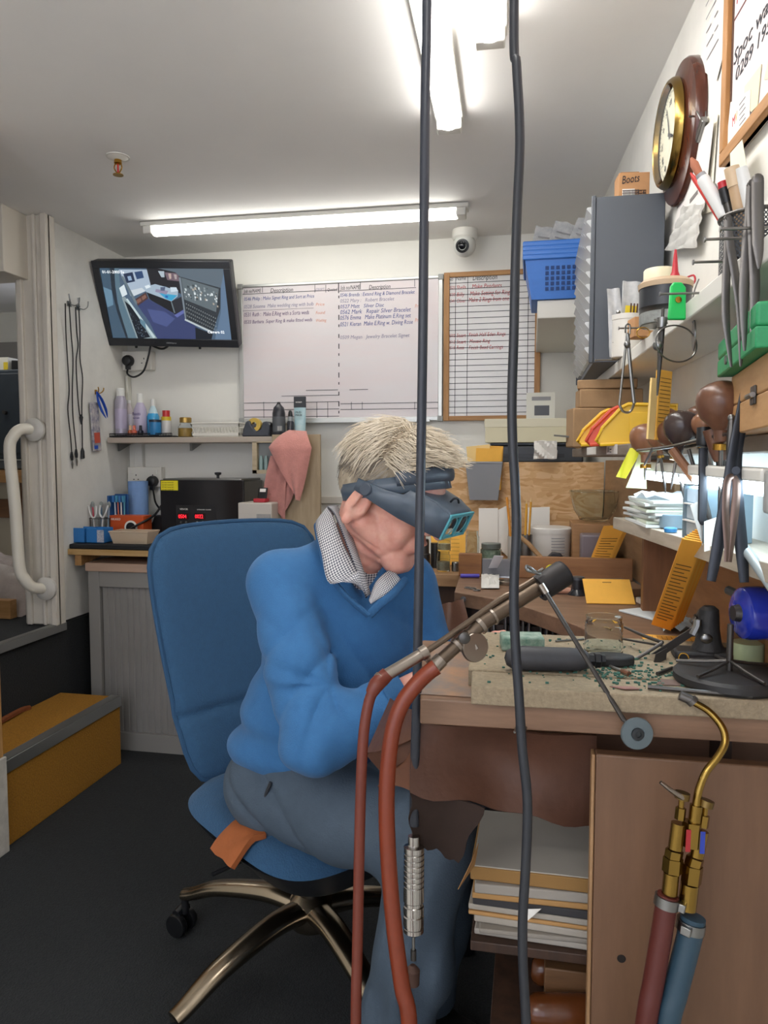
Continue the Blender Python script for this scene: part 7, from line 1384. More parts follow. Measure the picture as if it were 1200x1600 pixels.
for k, an in enumerate((166, 238, 312, 26, 96)):
    d = Vector((math.cos(math.radians(an)), math.sin(math.radians(an)), 0)); Rr = [.375, .36, .36, .36, .36][k]
    MB().tube([HUB+d*.03+Vector((0, 0, .175)), HUB+d*.12+Vector((0, 0, .178)), HUB+d*(Rr*.7)+Vector((0, 0, .150)), HUB+d*(Rr*.92)+Vector((0, 0, .115)), HUB+d*Rr+Vector((0, 0, .105))], [.034, .030, .026, .022, .020], 14, 5, flat=(.72, 1)).build('base_leg', BRZ, t)
    c = HUB+d*Rr; s = Vector((-d.y, d.x, 0)); w = c+d*.012
    cs = MB().cyl(c+Vector((0, 0, .055)), c+Vector((0, 0, .105)), .009).tube([w+Vector((0, 0, .058))-s*.02, w+Vector((0, 0, .062)), w+Vector((0, 0, .058))+s*.02], .012, 8).build('caster', BLACK, t)
    for q in (-1, 1): MB().lathe([(.012, -.009), (.027, -.009), (.029, -.006), (.029, .006), (.027, .009), (.012, .009)], 24, Matrix.Translation(w+s*q*.019+Vector((0, 0, .029))) @ (s*q).to_track_quat('Z', 'Y').to_matrix().to_4x4()).build('wheel', mat('wheel_black', '#141517', .35), cs)
c = P(395, 1328, D=1.36); c2 = HUB+CR_*.212+CF*.085+Vector((0, 0, .444))
rows = [[c2+CF*(.085*(u/8-.5))+CR_*(.065*(v/8-.5)+.015)+Vector((0, 0, .010-.075*max(0, v/8-.35)**1.5+.0015*math.sin(u*1.3+v)))+CR_*.012*max(0, v/8-.5) for u in range(9)] for v in range(9)]
tag(MB().grid(rows, .012).build('leather_scrap', mat('tan_leather', '#a35a2c', .7, noise=(18, .2), bump=(70, .3)), ang=60), 'tan leather patch lying on the side of the blue seat', 'leather patch')
# ================================================================ HANGING CABLES
p = [P(668, -60, D=1.0)]+[P(x, y, D=d) for x, y, d in ((667, 0, 1.0), (664.5, 150, 1.0), (663, 300, 1.0), (661, 500, 1.0), (658, 700, 1.01), (654.5, 900, 1.015), (651, 1100, 1.02), (648, 1200, 1.02), (647, 1290, 1.02))]; p[0] = Vector((p[1].x, p[1].y, ZC-.002))
t = thing('flexible_shaft', 'thick black flexible drive shaft hanging to a steel handpiece beside the bench', 'flexible shaft', p[-1]); FS = mat('shaft_black', '#2b2f38', .4)
MB().tube(p, .0066, 14, 6).build('sheath', FS, t)
hp = P(647, 1306, D=1.02); he = P(646, 1460, D=1.015); d = he-hp; L = d.length; M_ = Matrix.Translation(hp) @ d.to_track_quat('Z', 'Y').to_matrix().to_4x4(); r = .0142
pr = [(.0085, 0), (.0085, .10), (r, .11)]
for k in range(7): z = .16+.055*k; pr += [(r, z), (r*.93, z+.006), (r*.93, z+.014), (r, z+.02)]
pr += [(r, .60), (r, .66), (r*.9, .67), (r*.9, .70), (r, .71), (r, .78), (r*.92, .785), (r*.92, .80), (r, .81), (r, .90), (r*.92, .905), (r*.92, .925), (r, .93), (r*.98, .97), (r*.75, .985), (r*.6, 1)]
h = MB().lathe([(a, z*L) for a, z in pr], 28, M_).build('handpiece', mat('handpiece_steel', '#b9b6b2', .22, 1), t)
MB().cyl(he, P(646, 1490, D=1.015), .0022).build('mandrel', STEEL, h); MB().tube([P(646, 1484, D=1.015), P(646, 1500, D=1.015)], .004, 10).build('collet', DSTEEL, h); MB().tube([P(645, 1508, D=1.015), P(645, 1516, D=1.015), P(645, 1538, D=1.015)], [.004, .010, .009], 12).build('polishing_tip', mat('tip_brown', '#4a3228', .7), h)
p = [P(x, y, D=.86-.00002*y) for x, y in ((801, -40), (803, 20), (807, 100), (811.5, 180), (812, 240), (808, 330), (805, 420), (803, 520), (800, 620), (801, 690), (805, 760), (807, 830), (803, 920), (805, 1000), (811, 1090), (816, 1170), (824, 1250), (822, 1340), (817, 1430), (817, 1500), (822, 1600), (823, 1700))]; p[0] = Vector((p[1].x, p[1].y, ZC-.002))
q = p[-1].copy(); p += [Vector((q.x, q.y, .3)), Vector((q.x-.01, q.y+.02, .012)), Vector((q.x-.10, q.y+.05, .008))]
tag(MB().tube(p, .0056, 12, 6).build('hanging_cord', mat('cord_black', '#23262c', .42)), 'black electric cord hanging from ceiling to floor in front of the bench', 'cord')
# ================================================================ SOLDERING TORCH WITH HOSES (on the bench)
t = thing('soldering_torch', 'long double tube soldering torch with red rubber hoses propped over the bench', 'torch', P(740, 1010, D=.95)); TB = mat('torch_bronze', '#6d5f52', .35, .85); TN = mat('torch_nickel', '#9c9288', .28, .95)
def TP(x, y):  # along the torch, left end nearer
    return P(x, y, D=.925+.075*(x-590)/280)
MB().tube([TP(588, 1067), TP(605, 1054), TP(663, 1020)], .0078, 14).build('gas_tube_grip', TN, t); MB().tube([TP(592, 1063), TP(597, 1058)], .0092, 14).build('ferrule', TN, t); MB().tube([TP(657, 1023), TP(667, 1017)], .0092, 14).build('ferrule', TN, t)
MB().tube([TP(664, 1019), TP(700, 995), TP(780, 938), TP(800, 927), TP(838, 904), TP(850, 896)], .0042, 10, 4).build('gas_tube', TB, t)
MB().tube([TP(668, 1052), TP(690, 1030)], .010, 14).build('air_tube_end', TN, t); MB().tube([TP(688, 1032), TP(735, 990)], .0085, 14).build('air_tube', TB, t); MB().tube([TP(735, 990), TP(755, 972), TP(870, 900)], [.008, .0105, .0105], 16).build('air_tube', TB, t)
for a, b, r in (((712, 1010), (716, 1006), .0105), ((748, 979), (753, 975), .0125), ((768, 964), (771, 962), .0122)): MB().tube([TP(*a), TP(*b)], r, 14).build('collar', TN, t)
dv = (TP(870, 900)-TP(760, 970)).normalized()
MB().cyl(TP(842, 920), TP(842, 920)+dv*.042, .0185, n=24).build('burner_head', mat('burnt_black', '#2a2727', .5, .4), t); MB().cyl(TP(842, 920)+dv*.0425, TP(842, 920)+dv*.045, .0175, n=24).build('burner_face', mat('soot', '#111011', .8), t)
MB().tube([TP(667, 1020), TP(668, 1030), TP(677, 1042)], .0042, 8).build('bridge', TN, t)
MB().tube([TP(722, 1002), TP(728, 994), TP(736, 998)], .009, 12).build('valve_body', TB, t); vc = TP(741, 1010)-FW*.006; MB().lathe([(.0001, -.003), (.0185, -.003), (.0195, -.0015), (.0195, .0015), (.0185, .003), (.0001, .003)], 32, Matrix.Translation(vc) @ (-FW*.9+RX*.4).to_track_quat('Z', 'Y').to_matrix().to_4x4(), False).build('valve_disc', TN, t)
MB().box(-.012, .010, -.006, .006, -.006, .006, Matrix.Translation(TP(735, 1012)) @ R(-.6, 'Y')).build('valve_bracket', TN, t, .001); sc = TP(724, 994)-FW*.010; MB().lathe([(.0075, 0), (.0075, .006), (.006, .007)], 16, Matrix.Translation(sc) @ (-FW).to_track_quat('Z', 'Y').to_matrix().to_4x4()).build('valve_screw', DSTEEL, t)
MB().tube([TP(702, 1016), TP(705, 1006), TP(712, 1008)], .0014, 6, 3).build('clip_wire', STEEL, t); MB().tube([TP(728, 1020), TP(735, 1024), TP(745, 1018)], .0014, 6, 3).build('clip_wire', STEEL, t)
MB().tube([TP(842, 896)-FW*.01, TP(832, 893)-FW*.01, TP(822, 890)-FW*.01, TP(820, 884)-FW*.01, TP(826, 886)-FW*.01, TP(836, 893)-FW*.01, TP(846, 888)-FW*.01], .0022, 8, 4).build('wire_loop', STEEL, t); MB().tube([TP(846, 932), TP(862, 928), TP(870, 922), TP(866, 914)], .0022, 8, 4).build('hook_wire', DSTEEL, t)
a, b = P(846, 915, D=.975), P(974, 1124, D=.935); MB().tube([a, b], .0032, 10).build('rest_rod', DSTEEL, t); MB().tube([a-(b-a)*.01, a+(b-a)*.06], .0045, 10).build('rod_socket', TN, t)
c = P(995, 1146, D=.93); M_ = Matrix.Translation(c) @ (-FW).to_track_quat('Z', 'Y').to_matrix().to_4x4(); wd = MB().lathe([(.0001, -.003), (.0195, -.003), (.0205, 0), (.0195, .003), (.0085, .0035), (.0085, .002), (.0001, .002)], 36, M_, False).build('rest_wheel', mat('wheel_grey', '#5e6a6e', .45, .2), t)
MB().lathe([(.0075, .002), (.0075, .005), (.004, .0055), (.004, .003)], 20, M_).build('wheel_hub', mat('hub_dark', '#202427', .4), wd); MB().tube([b, c], .003, 8).build('rod_end', DSTEEL, t)
RUB = mat('red_rubber', '#6b2c1b', .45, noise=(14, .2)); RUB2 = mat('red_rubber_bright', '#7d3319', .4, noise=(14, .2))
def hose(pts, r, m, D0, floor_to):
    q = [P(x, y, D=D0+dd) for x, y, dd in pts]; e = q[-1]; q += [Vector((e.x+.0, e.y, .30)), Vector((e.x+floor_to[0]*.5, e.y+floor_to[1]*.5, .03)), Vector((e.x+floor_to[0], e.y+floor_to[1], .014))]
    return MB().tube(q, r, 14, 6).build('hose', m, t)
MB().tube([TP(606, 1052), TP(598, 1060), P(588, 1070, D=.92), P(580, 1084, D=.918)], [.0088, .0098, .0098, .0075], 14, 3).build('hose_cuff', RUB, t)
hose([(588, 1069, -.005), (577, 1095, -.006), (569, 1140, -.008), (565, 1200, -.01), (562, 1300, -.012), (560, 1400, -.014), (558, 1500, -.016), (556, 1600, -.018)], .0068, RUB, .925, (-.05, .1))
hose([(682, 1042, .0), (668, 1052, -.0), (648, 1072, -.004), (628, 1100, -.006), (614, 1140, -.008), (606, 1200, -.01), (604, 1270, -.012), (608, 1360, -.014), (616, 1450, -.016), (628, 1540, -.018), (640, 1610, -.02)], .0103, RUB2, .935, (.04, .08))
# ================================================================ BRASS TORCH on the pedestal panel
t = thing('brass_torch', 'small brass gas torch with twin valves hanging in front of the pedestal panel', 'torch', P(1085, 1290, D=.86)); BR2 = mat('brass_torch', '#94783c', .25, 1); BR3 = mat('brass_dull', '#7a643c', .35, 1)
def bp(x, y, dd=0): return P(x, y, D=.885+dd)
MB().tube([bp(1066, 1088, .03), bp(1085, 1098, .025), bp(1108, 1112, .02), bp(1128, 1136, .012), bp(1133, 1160, .006), bp(1122, 1182, .002), bp(1104, 1205), bp(1094, 1228), bp(1089, 1250), bp(1086, 1285)], [.0042, .0042, .0044, .0046, .0046, .0046, .0046, .0046, .0050, .0062], 14, 6).build('swan_neck', BR2, t)
MB().tube([bp(1062, 1086, .031), bp(1080, 1094, .027)], .0062, 14).build('nozzle', mat('nozzle_grey', '#6a6662', .4, .8), t); MB().tube([bp(1079, 1093, .027), bp(1084, 1098, .026)], .0075, 12).build('nozzle_collar', mat('nozzle_grey', '#6a6662', .4, .8), t); MB().tube([bp(1088, 1258), bp(1085, 1284)], .0075, 16).build('neck_socket', BR2, t)
MB().tube([bp(1082, 1284), bp(1079, 1322)], .0115, 6).build('body', BR2, t)
for px, col, nm in ((1066, '#a3262c', 'red_band'), (1089, '#2a3fa0', 'blue_band')):
    s = 0 if px == 1066 else 1; dx = 0 if s == 0 else 36; dy = 0 if s == 0 else 12; k = .9 if s == 0 else 1.0
    v = MB().tube([bp(1060+dx, 1286+dy), bp(1055+dx*.92, 1326+dy)], .0085, 12).build('valve_barrel', BR2, t)
    MB().box(-.0028, .0028, -.0005, .0005, -.013, .013, frame(bp(1070+s*22, 1308+s*3)-FW*.010, RX, -FW) @ R(-.05, 'Y')).build(nm, mat(nm, col, .4), v, 0)
    q = MB().tube([bp(1062+dx, 1280+dy), bp(1064+dx*1.02, 1262+dy)], .0062, 6).tube([bp(1064+dx*1.02, 1262+dy), bp(1065+dx*1.03, 1250+dy)], .0034, 10).build('valve_spindle', BR2, t)
    MB().tube([bp(1065+dx*1.03, 1250+dy-2), bp(1067+dx*1.05, 1236+dy+2)], .0088, 14).build('valve_knob', BR3, q)
    MB().tube([bp(1054+dx*.9, 1328+dy), bp(1052+dx*.86, 1340+dy)], .0105, 6).tube([bp(1052+dx*.86, 1340+dy), bp(1050+dx*.82, 1362+dy*1.4)], .0118, 6).build('union_nut', BR2, t)
    MB().tube([bp(1049+dx*.8, 1364+dy*1.4), bp(1046+dx*.76, 1396+dy*2)], .0092*(1 if s == 0 else 1.15), 16).build('hose_tail', BR2, t)
MB().tube([bp(1032, 1222, -.01), bp(1050, 1236, -.01), bp(1066, 1246, -.005)], [.0022, .003, .004], 10, 3).build('lever', TN, t)
RH = mat('hose_red', '#542019', .5); BH = mat('hose_blue', '#2a4352', .5)
for pts, r, mm, cy in ((((1044, 1398), (1040, 1420), (1032, 1470), (1020, 1540), (1008, 1610)), .0125, RH, (1042, 1408)), (((1083, 1432), (1078, 1460), (1068, 1500), (1055, 1550), (1040, 1615)), .0145, BH, (1079, 1446))):
    q = [bp(x, y) for x, y in pts]; e = q[-1]; q += [Vector((e.x-.02, e.y, .30)), Vector((e.x-.03, e.y-.04, .03)), Vector((e.x-.03, e.y-.12, .016))]; MB().tube(q, r, 16, 6).build('hose', mm, t)
    a = bp(*cy); d = (q[1]-q[0]).normalized(); M_ = Matrix.Translation(a) @ d.to_track_quat('Z', 'Y').to_matrix().to_4x4(); cl = MB().lathe([(r+.0005, -.006), (r+.0022, -.006), (r+.0022, .006), (r+.0005, .006)], 24, M_).build('hose_clip', STEEL, t); MB().box(-.006, .006, -r-.009, -r-.001, -.005, .005, M_ @ R(.9 if mm is RH else 2.6, 'Z')).build('clip_screw', STEEL, cl, .001)
# ================================================================ THE MAN AT THE BENCH
class Field:
    """signed distance field on a grid; every primitive is evaluated only near itself"""
    def __init__(s, lo, hi, h):
        s.h = h; s.o = np.array(lo, float); s.n = np.ceil((np.array(hi)-s.o)/h).astype(int)+1; s.F = np.full(s.n, .2, np.float32)
    def sub(s, lo, hi):
        a = np.clip(np.floor((np.array(lo)-s.o)/s.h).astype(int), 0, s.n); b = np.clip(np.ceil((np.array(hi)-s.o)/s.h).astype(int)+1, 0, s.n)
        sl = tuple(slice(a[i], b[i]) for i in range(3)); g = [s.o[i]+s.h*np.arange(a[i], b[i]) for i in range(3)]
        return sl, np.meshgrid(*g, indexing='ij')
    def put(s, lo, hi, fn, k, mode='u'):
        sl, (X, Y, Z) = s.sub(lo, hi)
        if 0 in X.shape: return
        d = fn(X, Y, Z).astype(np.float32); F_ = s.F[sl]
        if mode == 'u':
            if k > 0: h_ = np.clip(.5+.5*(F_-d)/k, 0, 1); s.F[sl] = F_*(1-h_)+d*h_-k*h_*(1-h_)
            else: s.F[sl] = np.minimum(F_, d)
        else:
            d = -d; h_ = np.clip(.5-.5*(F_-d)/max(k, 1e-6), 0, 1); s.F[sl] = F_*(1-h_)+d*h_+k*h_*(1-h_)
    def cone(s, a, b, ra, rb, k=.01, mode='u'):
        a = np.array(a, float); b = np.array(b, float); m = max(ra, rb)+3*k+.012; ba = b-a; L2 = max((ba*ba).sum(), 1e-9)
        def fn(X, Y, Z):
            t = np.clip(((X-a[0])*ba[0]+(Y-a[1])*ba[1]+(Z-a[2])*ba[2])/L2, 0, 1)
            return np.sqrt((X-a[0]-t*ba[0])**2+(Y-a[1]-t*ba[1])**2+(Z-a[2]-t*ba[2])**2)-(ra+(rb-ra)*t)
        s.put(np.minimum(a, b)-m, np.maximum(a, b)+m, fn, k, mode)
    def chain(s, pts, rs, k=.01):
        for i in range(len(pts)-1): s.cone(pts[i], pts[i+1], rs[i], rs[i+1], k)
    def ell(s, M_, r, k=.01, mode='u'):
        """ellipsoid with radii r in the frame M_ (4x4)"""
        c = np.array(M_.translation); A = np.array(M_.to_3x3()).T; r = np.array(r, float); m = r.max()+3*k+.012; rm = r.min()
        def fn(X, Y, Z):
            P_ = [X-c[0], Y-c[1], Z-c[2]]; q = [A[i][0]*P_[0]+A[i][1]*P_[1]+A[i][2]*P_[2] for i in range(3)]
            k0 = np.sqrt(sum((q[i]/r[i])**2 for i in range(3)))+1e-9; k1 = np.sqrt(sum((q[i]/r[i]**2)**2 for i in range(3)))+1e-9
            return k0*(k0-1)/k1
        s.put(c-m, c+m, fn, k, mode)
    def mod(s, fn, band=.02):
        ii = np.argwhere(np.abs(s.F) < band); p = s.o+ii*s.h; s.F[ii[:, 0], ii[:, 1], ii[:, 2]] += fn(p).astype(np.float32)
    def mesh(s):
        F_ = s.F; I = F_ < 0; C8 = [(i, j, k) for i in (0, 1) for j in (0, 1) for k in (0, 1)]; n = np.array(F_.shape)-1
        cnt = np.zeros(n, np.int8)
        for c in C8: cnt += I[c[0]:c[0]+n[0], c[1]:c[1]+n[1], c[2]:c[2]+n[2]]
        cells = np.argwhere((cnt > 0) & (cnt < 8)); vals = {c: F_[cells[:, 0]+c[0], cells[:, 1]+c[1], cells[:, 2]+c[2]] for c in C8}
        acc = np.zeros((len(cells), 3)); num = np.zeros(len(cells))
        for a in C8:
            for ax in range(3):
                if a[ax]: continue
                b = list(a); b[ax] = 1; b = tuple(b); va, vb = vals[a], vals[b]; x = (va < 0) != (vb < 0); t = np.where(x, va/(va-vb+1e-12), 0)
                p = np.array(a, float)[None, :].repeat(len(cells), 0); p[:, ax] += t; acc[x] += p[x]; num[x] += 1
        V = s.o+(cells+acc/num[:, None])*s.h; idx = np.full(n, -1, np.int32); idx[cells[:, 0], cells[:, 1], cells[:, 2]] = np.arange(len(cells)); Q_ = []
        for ax in range(3):
            u, v = [(1, 2), (2, 0), (0, 1)][ax]; A = [slice(None)]*3; B = [slice(None)]*3; A[ax] = slice(0, -1); B[ax] = slice(1, None)
            ch = I[tuple(A)] != I[tuple(B)]; e = np.argwhere(ch)
            ok = (e[:, u] > 0) & (e[:, v] > 0) & (e[:, u] < F_.shape[u]-1) & (e[:, v] < F_.shape[v]-1); e = e[ok]; ins = I[e[:, 0], e[:, 1], e[:, 2]]
            def g(du, dv): q = e.copy(); q[:, u] += du; q[:, v] += dv; return idx[q[:, 0], q[:, 1], q[:, 2]]
            f = np.stack([g(-1, -1), g(0, -1), g(0, 0), g(-1, 0)], 1); f[~ins] = f[~ins][:, ::-1]; Q_.append(f)
        return V, np.concatenate(Q_)
    def build(s, name, m, parent, smooth_it=1):
        V, Q_ = s.mesh(); Q_ = Q_[(Q_ >= 0).all(1)]
        for _ in range(smooth_it):
            acc = np.zeros_like(V); num = np.zeros(len(V))
            for a, b in ((0, 1), (1, 2), (2, 3), (3, 0)):
                np.add.at(acc, Q_[:, a], V[Q_[:, b]]); np.add.at(num, Q_[:, a], 1); np.add.at(acc, Q_[:, b], V[Q_[:, a]]); np.add.at(num, Q_[:, b], 1)
            V = V*.5+.5*acc/np.maximum(num, 1)[:, None]
        me = bpy.data.meshes.new(name); o = V.mean(0); o[2] = V[:, 2].min(); me.vertices.add(len(V)); me.vertices.foreach_set('co', (V-o).ravel()); me.loops.add(Q_.size); me.loops.foreach_set('vertex_index', Q_.ravel())
        me.polygons.add(len(Q_)); me.polygons.foreach_set('loop_start', np.arange(0, Q_.size, 4)); me.polygons.foreach_set('loop_total', np.full(len(Q_), 4)); me.update(calc_edges=True); me.validate(); me.materials.append(m); me.shade_smooth()
        ob = bpy.data.objects.new(name, me); COL.objects.link(ob); ob.location = o; put(ob, parent); return ob
def snoise(p, f, seed=0):
    r = np.random.RandomState(seed); v = 0
    for i in range(4): w_ = r.normal(size=3); w_ *= f/np.linalg.norm(w_)*(1+.5*r.rand()); v = v+np.sin(p @ w_+r.rand()*6.28)
    return v/4
man = thing('person', 'white haired man in blue jumper and magnifying visor, bent over the bench', 'person', (HUB.x, HUB.y, 0))
# joints
TF = camdir(60); TR = Vector((TF.y, -TF.x, 0)); UZ_ = Vector((0, 0, 1))
NB = P(553, 872, D=1.55); PEL = P(484, 1210, D=1.60)
SRt, SLt = P(438, 912, D=1.47), P(632, 912, D=1.62); ELR, WRR = P(494, 1158, D=1.33), P(684, 1056, D=1.37); ELL, WRL = P(686, 1112, D=1.60), P(778, 1036, D=1.47)
HR, HL = PEL+TR*.085+Vector((0, 0, -.0)), PEL-TR*.085; KR, KL = P(676, 1318, D=1.31), P(700, 1262, D=1.47); AR, AL = KR+Vector((-.075, -.01, -.43)), KL+Vector((-.05, .03, -.42)); AR.z = AL.z = .10
# head frame
hp_ = math.radians(27); hf = camdir(27); HF = (hf*math.cos(hp_)-UZ_*math.sin(hp_)).normalized(); HU = (hf*math.sin(hp_)+UZ_*math.cos(hp_)).normalized(); HL_ = HU.cross(HF)
HC = P(611, 766, D=1.49); VM = Matrix((HF, HL_, HU)).transposed().to_4x4(); VM.translation = HC
hp2 = math.radians(25.5); hf2 = camdir(27); HF2 = (hf2*math.cos(hp2)-UZ_*math.sin(hp2)).normalized(); HU2 = (hf2*math.sin(hp2)+UZ_*math.cos(hp2)).normalized()
HM = Matrix((HF2, HU2.cross(HF2), HU2)).transposed().to_4x4() @ Matrix.Scale(1.08, 4); HM.translation = P(613, 764, D=1.49)
def hl(x, y, z): return HM @ Vector((x, y, z))
def hframe(x, y, z, rot=None): return HM @ T(x, y, z) @ (rot or Matrix.Identity(4))
# ---- body: one continuous surface (head, neck, trunk, arms, hands)
lo = np.array((-.85, 1.12, .46)); hi = np.array((.16, 1.86, 1.30)); B = Field(lo, hi, .0029)
SKIN = mat('skin', '#dba996', .5, sss=.25, noise=(26, .0), col2='#cd8c7c', bump=(120, .12))
mid = (NB+PEL)/2-TF*.02
def tframe(c): return Matrix.Translation(c) @ Matrix((TR, TF, UZ_)).transposed().to_4x4()
chest = NB*.66+PEL*.34+TF*.015; belly = NB*.30+PEL*.70+TF*.02
B.ell(tframe(chest), (.140, .085, .16), .04); B.ell(tframe(belly), (.130, .095, .15), .04); B.cone(SRt, NB, .045, .05, .03); B.cone(SLt, NB, .045, .05, .03)
B.chain([SRt, ELR, WRR], [.045, .037, .027], .015); B.chain([SLt, ELL, WRL], [.045, .037, .027], .015)
B.cone(NB+Vector((0, 0, -.03)), hl(-.030, 0, -.055), .060, .056, .02); B.cone(NB+TF*.035, hl(.02, 0, -.085), .035, .036, .02)
# skull and face
B.ell(hframe(-.006, 0, .022), (.106, .080, .095), .01); B.ell(hframe(.038, 0, -.050), (.064, .062, .088), .025); B.ell(hframe(.062, 0, .030), (.038, .056, .034), .02)
B.cone(hl(.074, .015, -.118), hl(.074, -.015, -.118), .022, .022, .02)          # chin
for s in (-1, 1):
    B.cone(hl(.064, s*.024, -.110), hl(-.006, s*.053, -.068), .019, .024, .02)    # jaw line
    B.ell(hframe(.062, s*.040, -.022), (.024, .022, .020), .015)                   # cheek bone
    B.ell(hframe(.066, s*.034, -.062), (.020, .020, .026), .018)                   # jowl
    B.cone(hl(.083, s*.012, .020), hl(.070, s*.048, .020), .010, .009, .012)       # brow
    B.ell(hframe(.090, s*.030, -.004), (.016, .018, .011), .006, 's')             # eye socket
    B.ell(hframe(.080, s*.031, -.004), (.014, .015, .0115), .003)                  # lid
    e = hframe(-.016, s*.079, -.036, R(-s*.38, 'Z') @ R(.22, 'Y')); B.ell(e, (.025, .012, .041), .004); B.ell(e @ T(.004, s*.014, .004), (.017, .0115, .030), .002, 's'); B.ell(e @ T(-.002, s*.004, -.033), (.012, .007, .013), .004); B.ell(e @ T(.015, s*.005, -.004), (.006, .006, .010), .003); B.ell(e @ T(-.006, s*.009, .008), (.004, .004, .018), .003)
    B.ell(hframe(.104, s*.013, -.036), (.011, .009, .009), .005)                   # nostril wing
    B.ell(hframe(.110, s*.008, -.044), (.005, .0035, .004), .002, 's')
B.chain([hl(.090, 0, .016), hl(.106, 0, -.012), hl(.121, 0, -.032)], [.009, .011, .0135], .008)
B.ell(hframe(.082, 0, -.070), (.024, .034, .026), .012); B.ell(hframe(.100, 0, -.0635), (.008, .022, .0055), .004); B.ell(hframe(.097, 0, -.0765), (.009, .020, .0062), .004); B.ell(hframe(.106, 0, -.0700), (.010, .026, .0018), .002, 's')
B.ell(hframe(.098, 0, -.092), (.010, .024, .006), .006, 's')
def facefold(p):
    q = (np.array(HM.inverted()) @ np.c_[p, np.ones(len(p))].T).T; x, y, z = q[:, 0], np.abs(q[:, 1]), q[:, 2]; d = np.zeros(len(p))
    def crease(x0, z0, x1, z1, amp, wd):
        ax, az = x1-x0, z1-z0; t = np.clip(((x-x0)*ax+(z-z0)*az)/(ax*ax+az*az), 0, 1); r = np.hypot(x-x0-t*ax, z-z0-t*az); return amp*np.exp(-(r/wd)**2)
    m = (y > .012) & (x > -.03)
    d[m] += (crease(.094, -.034, .078, -.086, .0032, .005)+crease(.070, -.092, .040, -.125, .002, .005)+crease(.05, -.02, .062, .0, .001, .004))[m]
    d += .0007*snoise(p, 260, 3)+.0009*snoise(p, 120, 5)
    nk = (z < -.095) & (x < .05); d[nk] += .0016*np.sin(z[nk]*330+x[nk]*60)
    return d*((x > -.12) & (z > -.20))
# hands: palm and five separate bent fingers each
def hand(wr, tip, nrm, curl):
    wr = Vector(wr); f = (Vector(tip)-wr).normalized(); n_ = Vector(nrm); n_ = (n_-f*n_.dot(f)).normalized(); sd = f.cross(n_); pc = wr+f*.055
    M_ = Matrix((f, sd, n_)).transposed().to_4x4(); M_.translation = pc
    B.ell(M_, (.052, .040, .016), .012); B.cone(wr, wr+f*.03, .027, .027, .012)
    for i, (o, L, r) in enumerate(((-.030, .068, .0082), (-.010, .078, .0088), (.011, .073, .0086), (.030, .058, .0076))):
        a = wr+f*(.092-abs(o-.004)*.25)+sd*o; c1 = curl*(.55+.08*i); d1 = (f*math.cos(c1)-n_*math.sin(c1)); b = a+d1*L*.42; d2 = (f*math.cos(c1*2.2)-n_*math.sin(c1*2.2)); c = b+d2*L*.32; d3 = (f*math.cos(c1*3.0)-n_*math.sin(c1*3.0)); e = c+d3*L*.26
        B.chain([a-f*.02, a, b, c, e], [r*1.05, r*1.12, r, r*.92, r*.78], .003)
    a = wr+f*.028-sd*.030; B.chain([a, a-sd*.020+f*.026-n_*.012, a-sd*.018+f*.054-n_*.022, a-sd*.008+f*.076-n_*.028], [.014, .0115, .0098, .0078], .004)
hand(WRR, P(818, 978, D=1.375), (UZ_*.9-FH*.3), .22); hand(WRL, P(852, 1004, D=1.40), (UZ_*.8+FH*.5), .5)
B.mod(facefold); body = B.build('body', SKIN, man); del B
for s in (-1, 1):
    MB().ball(hl(.082, s*.031, -.004), .0122, 18).build('eye', mat('eye_white', '#d8d4cc', .2), man); MB().ball(hl(.0905, s*.031, -.0055), .0045, 12, (.6, 1, 1), HM.to_3x3().to_4x4()).build('iris', mat('iris', '#3b4a52', .15), man)
# ---- jumper
KNIT = mat('blue_knit', '#346a9c', .9, noise=(50, .10), bump=(420, .35), sheen=.08)
J = Field(np.array((-.90, 1.12, .42)), np.array((.12, 1.90, 1.10)), .0042)
J.ell(tframe(chest+UZ_*.005), (.176, .118, .185), .03); J.ell(tframe(belly-TF*.012), (.178, .138, .165), .06); J.ell(tframe(PEL+UZ_*.075-TF*.01), (.172, .132, .078), .03)
J.cone(SRt+UZ_*.006, NB+UZ_*-.022, .058, .062, .04); J.cone(SLt, NB+UZ_*-.022, .064, .064, .04); J.cone(NB-TF*.03+UZ_*-.02, chest-TF*.04, .075, .11, .05)
f = .60; cuff = ELR*(1-f)+WRR*f; J.chain([SRt, SRt*.45+ELR*.55, ELR, ELR*.5+cuff*.5, cuff], [.067, .064, .060, .058, .047], .02)
cuffL = ELL*(1-f)+WRL*f; J.chain([SLt, SLt*.45+ELL*.55, ELL, ELL*.5+cuffL*.5, cuffL], [.068, .062, .058, .055, .045], .02)
up_ = (NB-PEL).normalized()
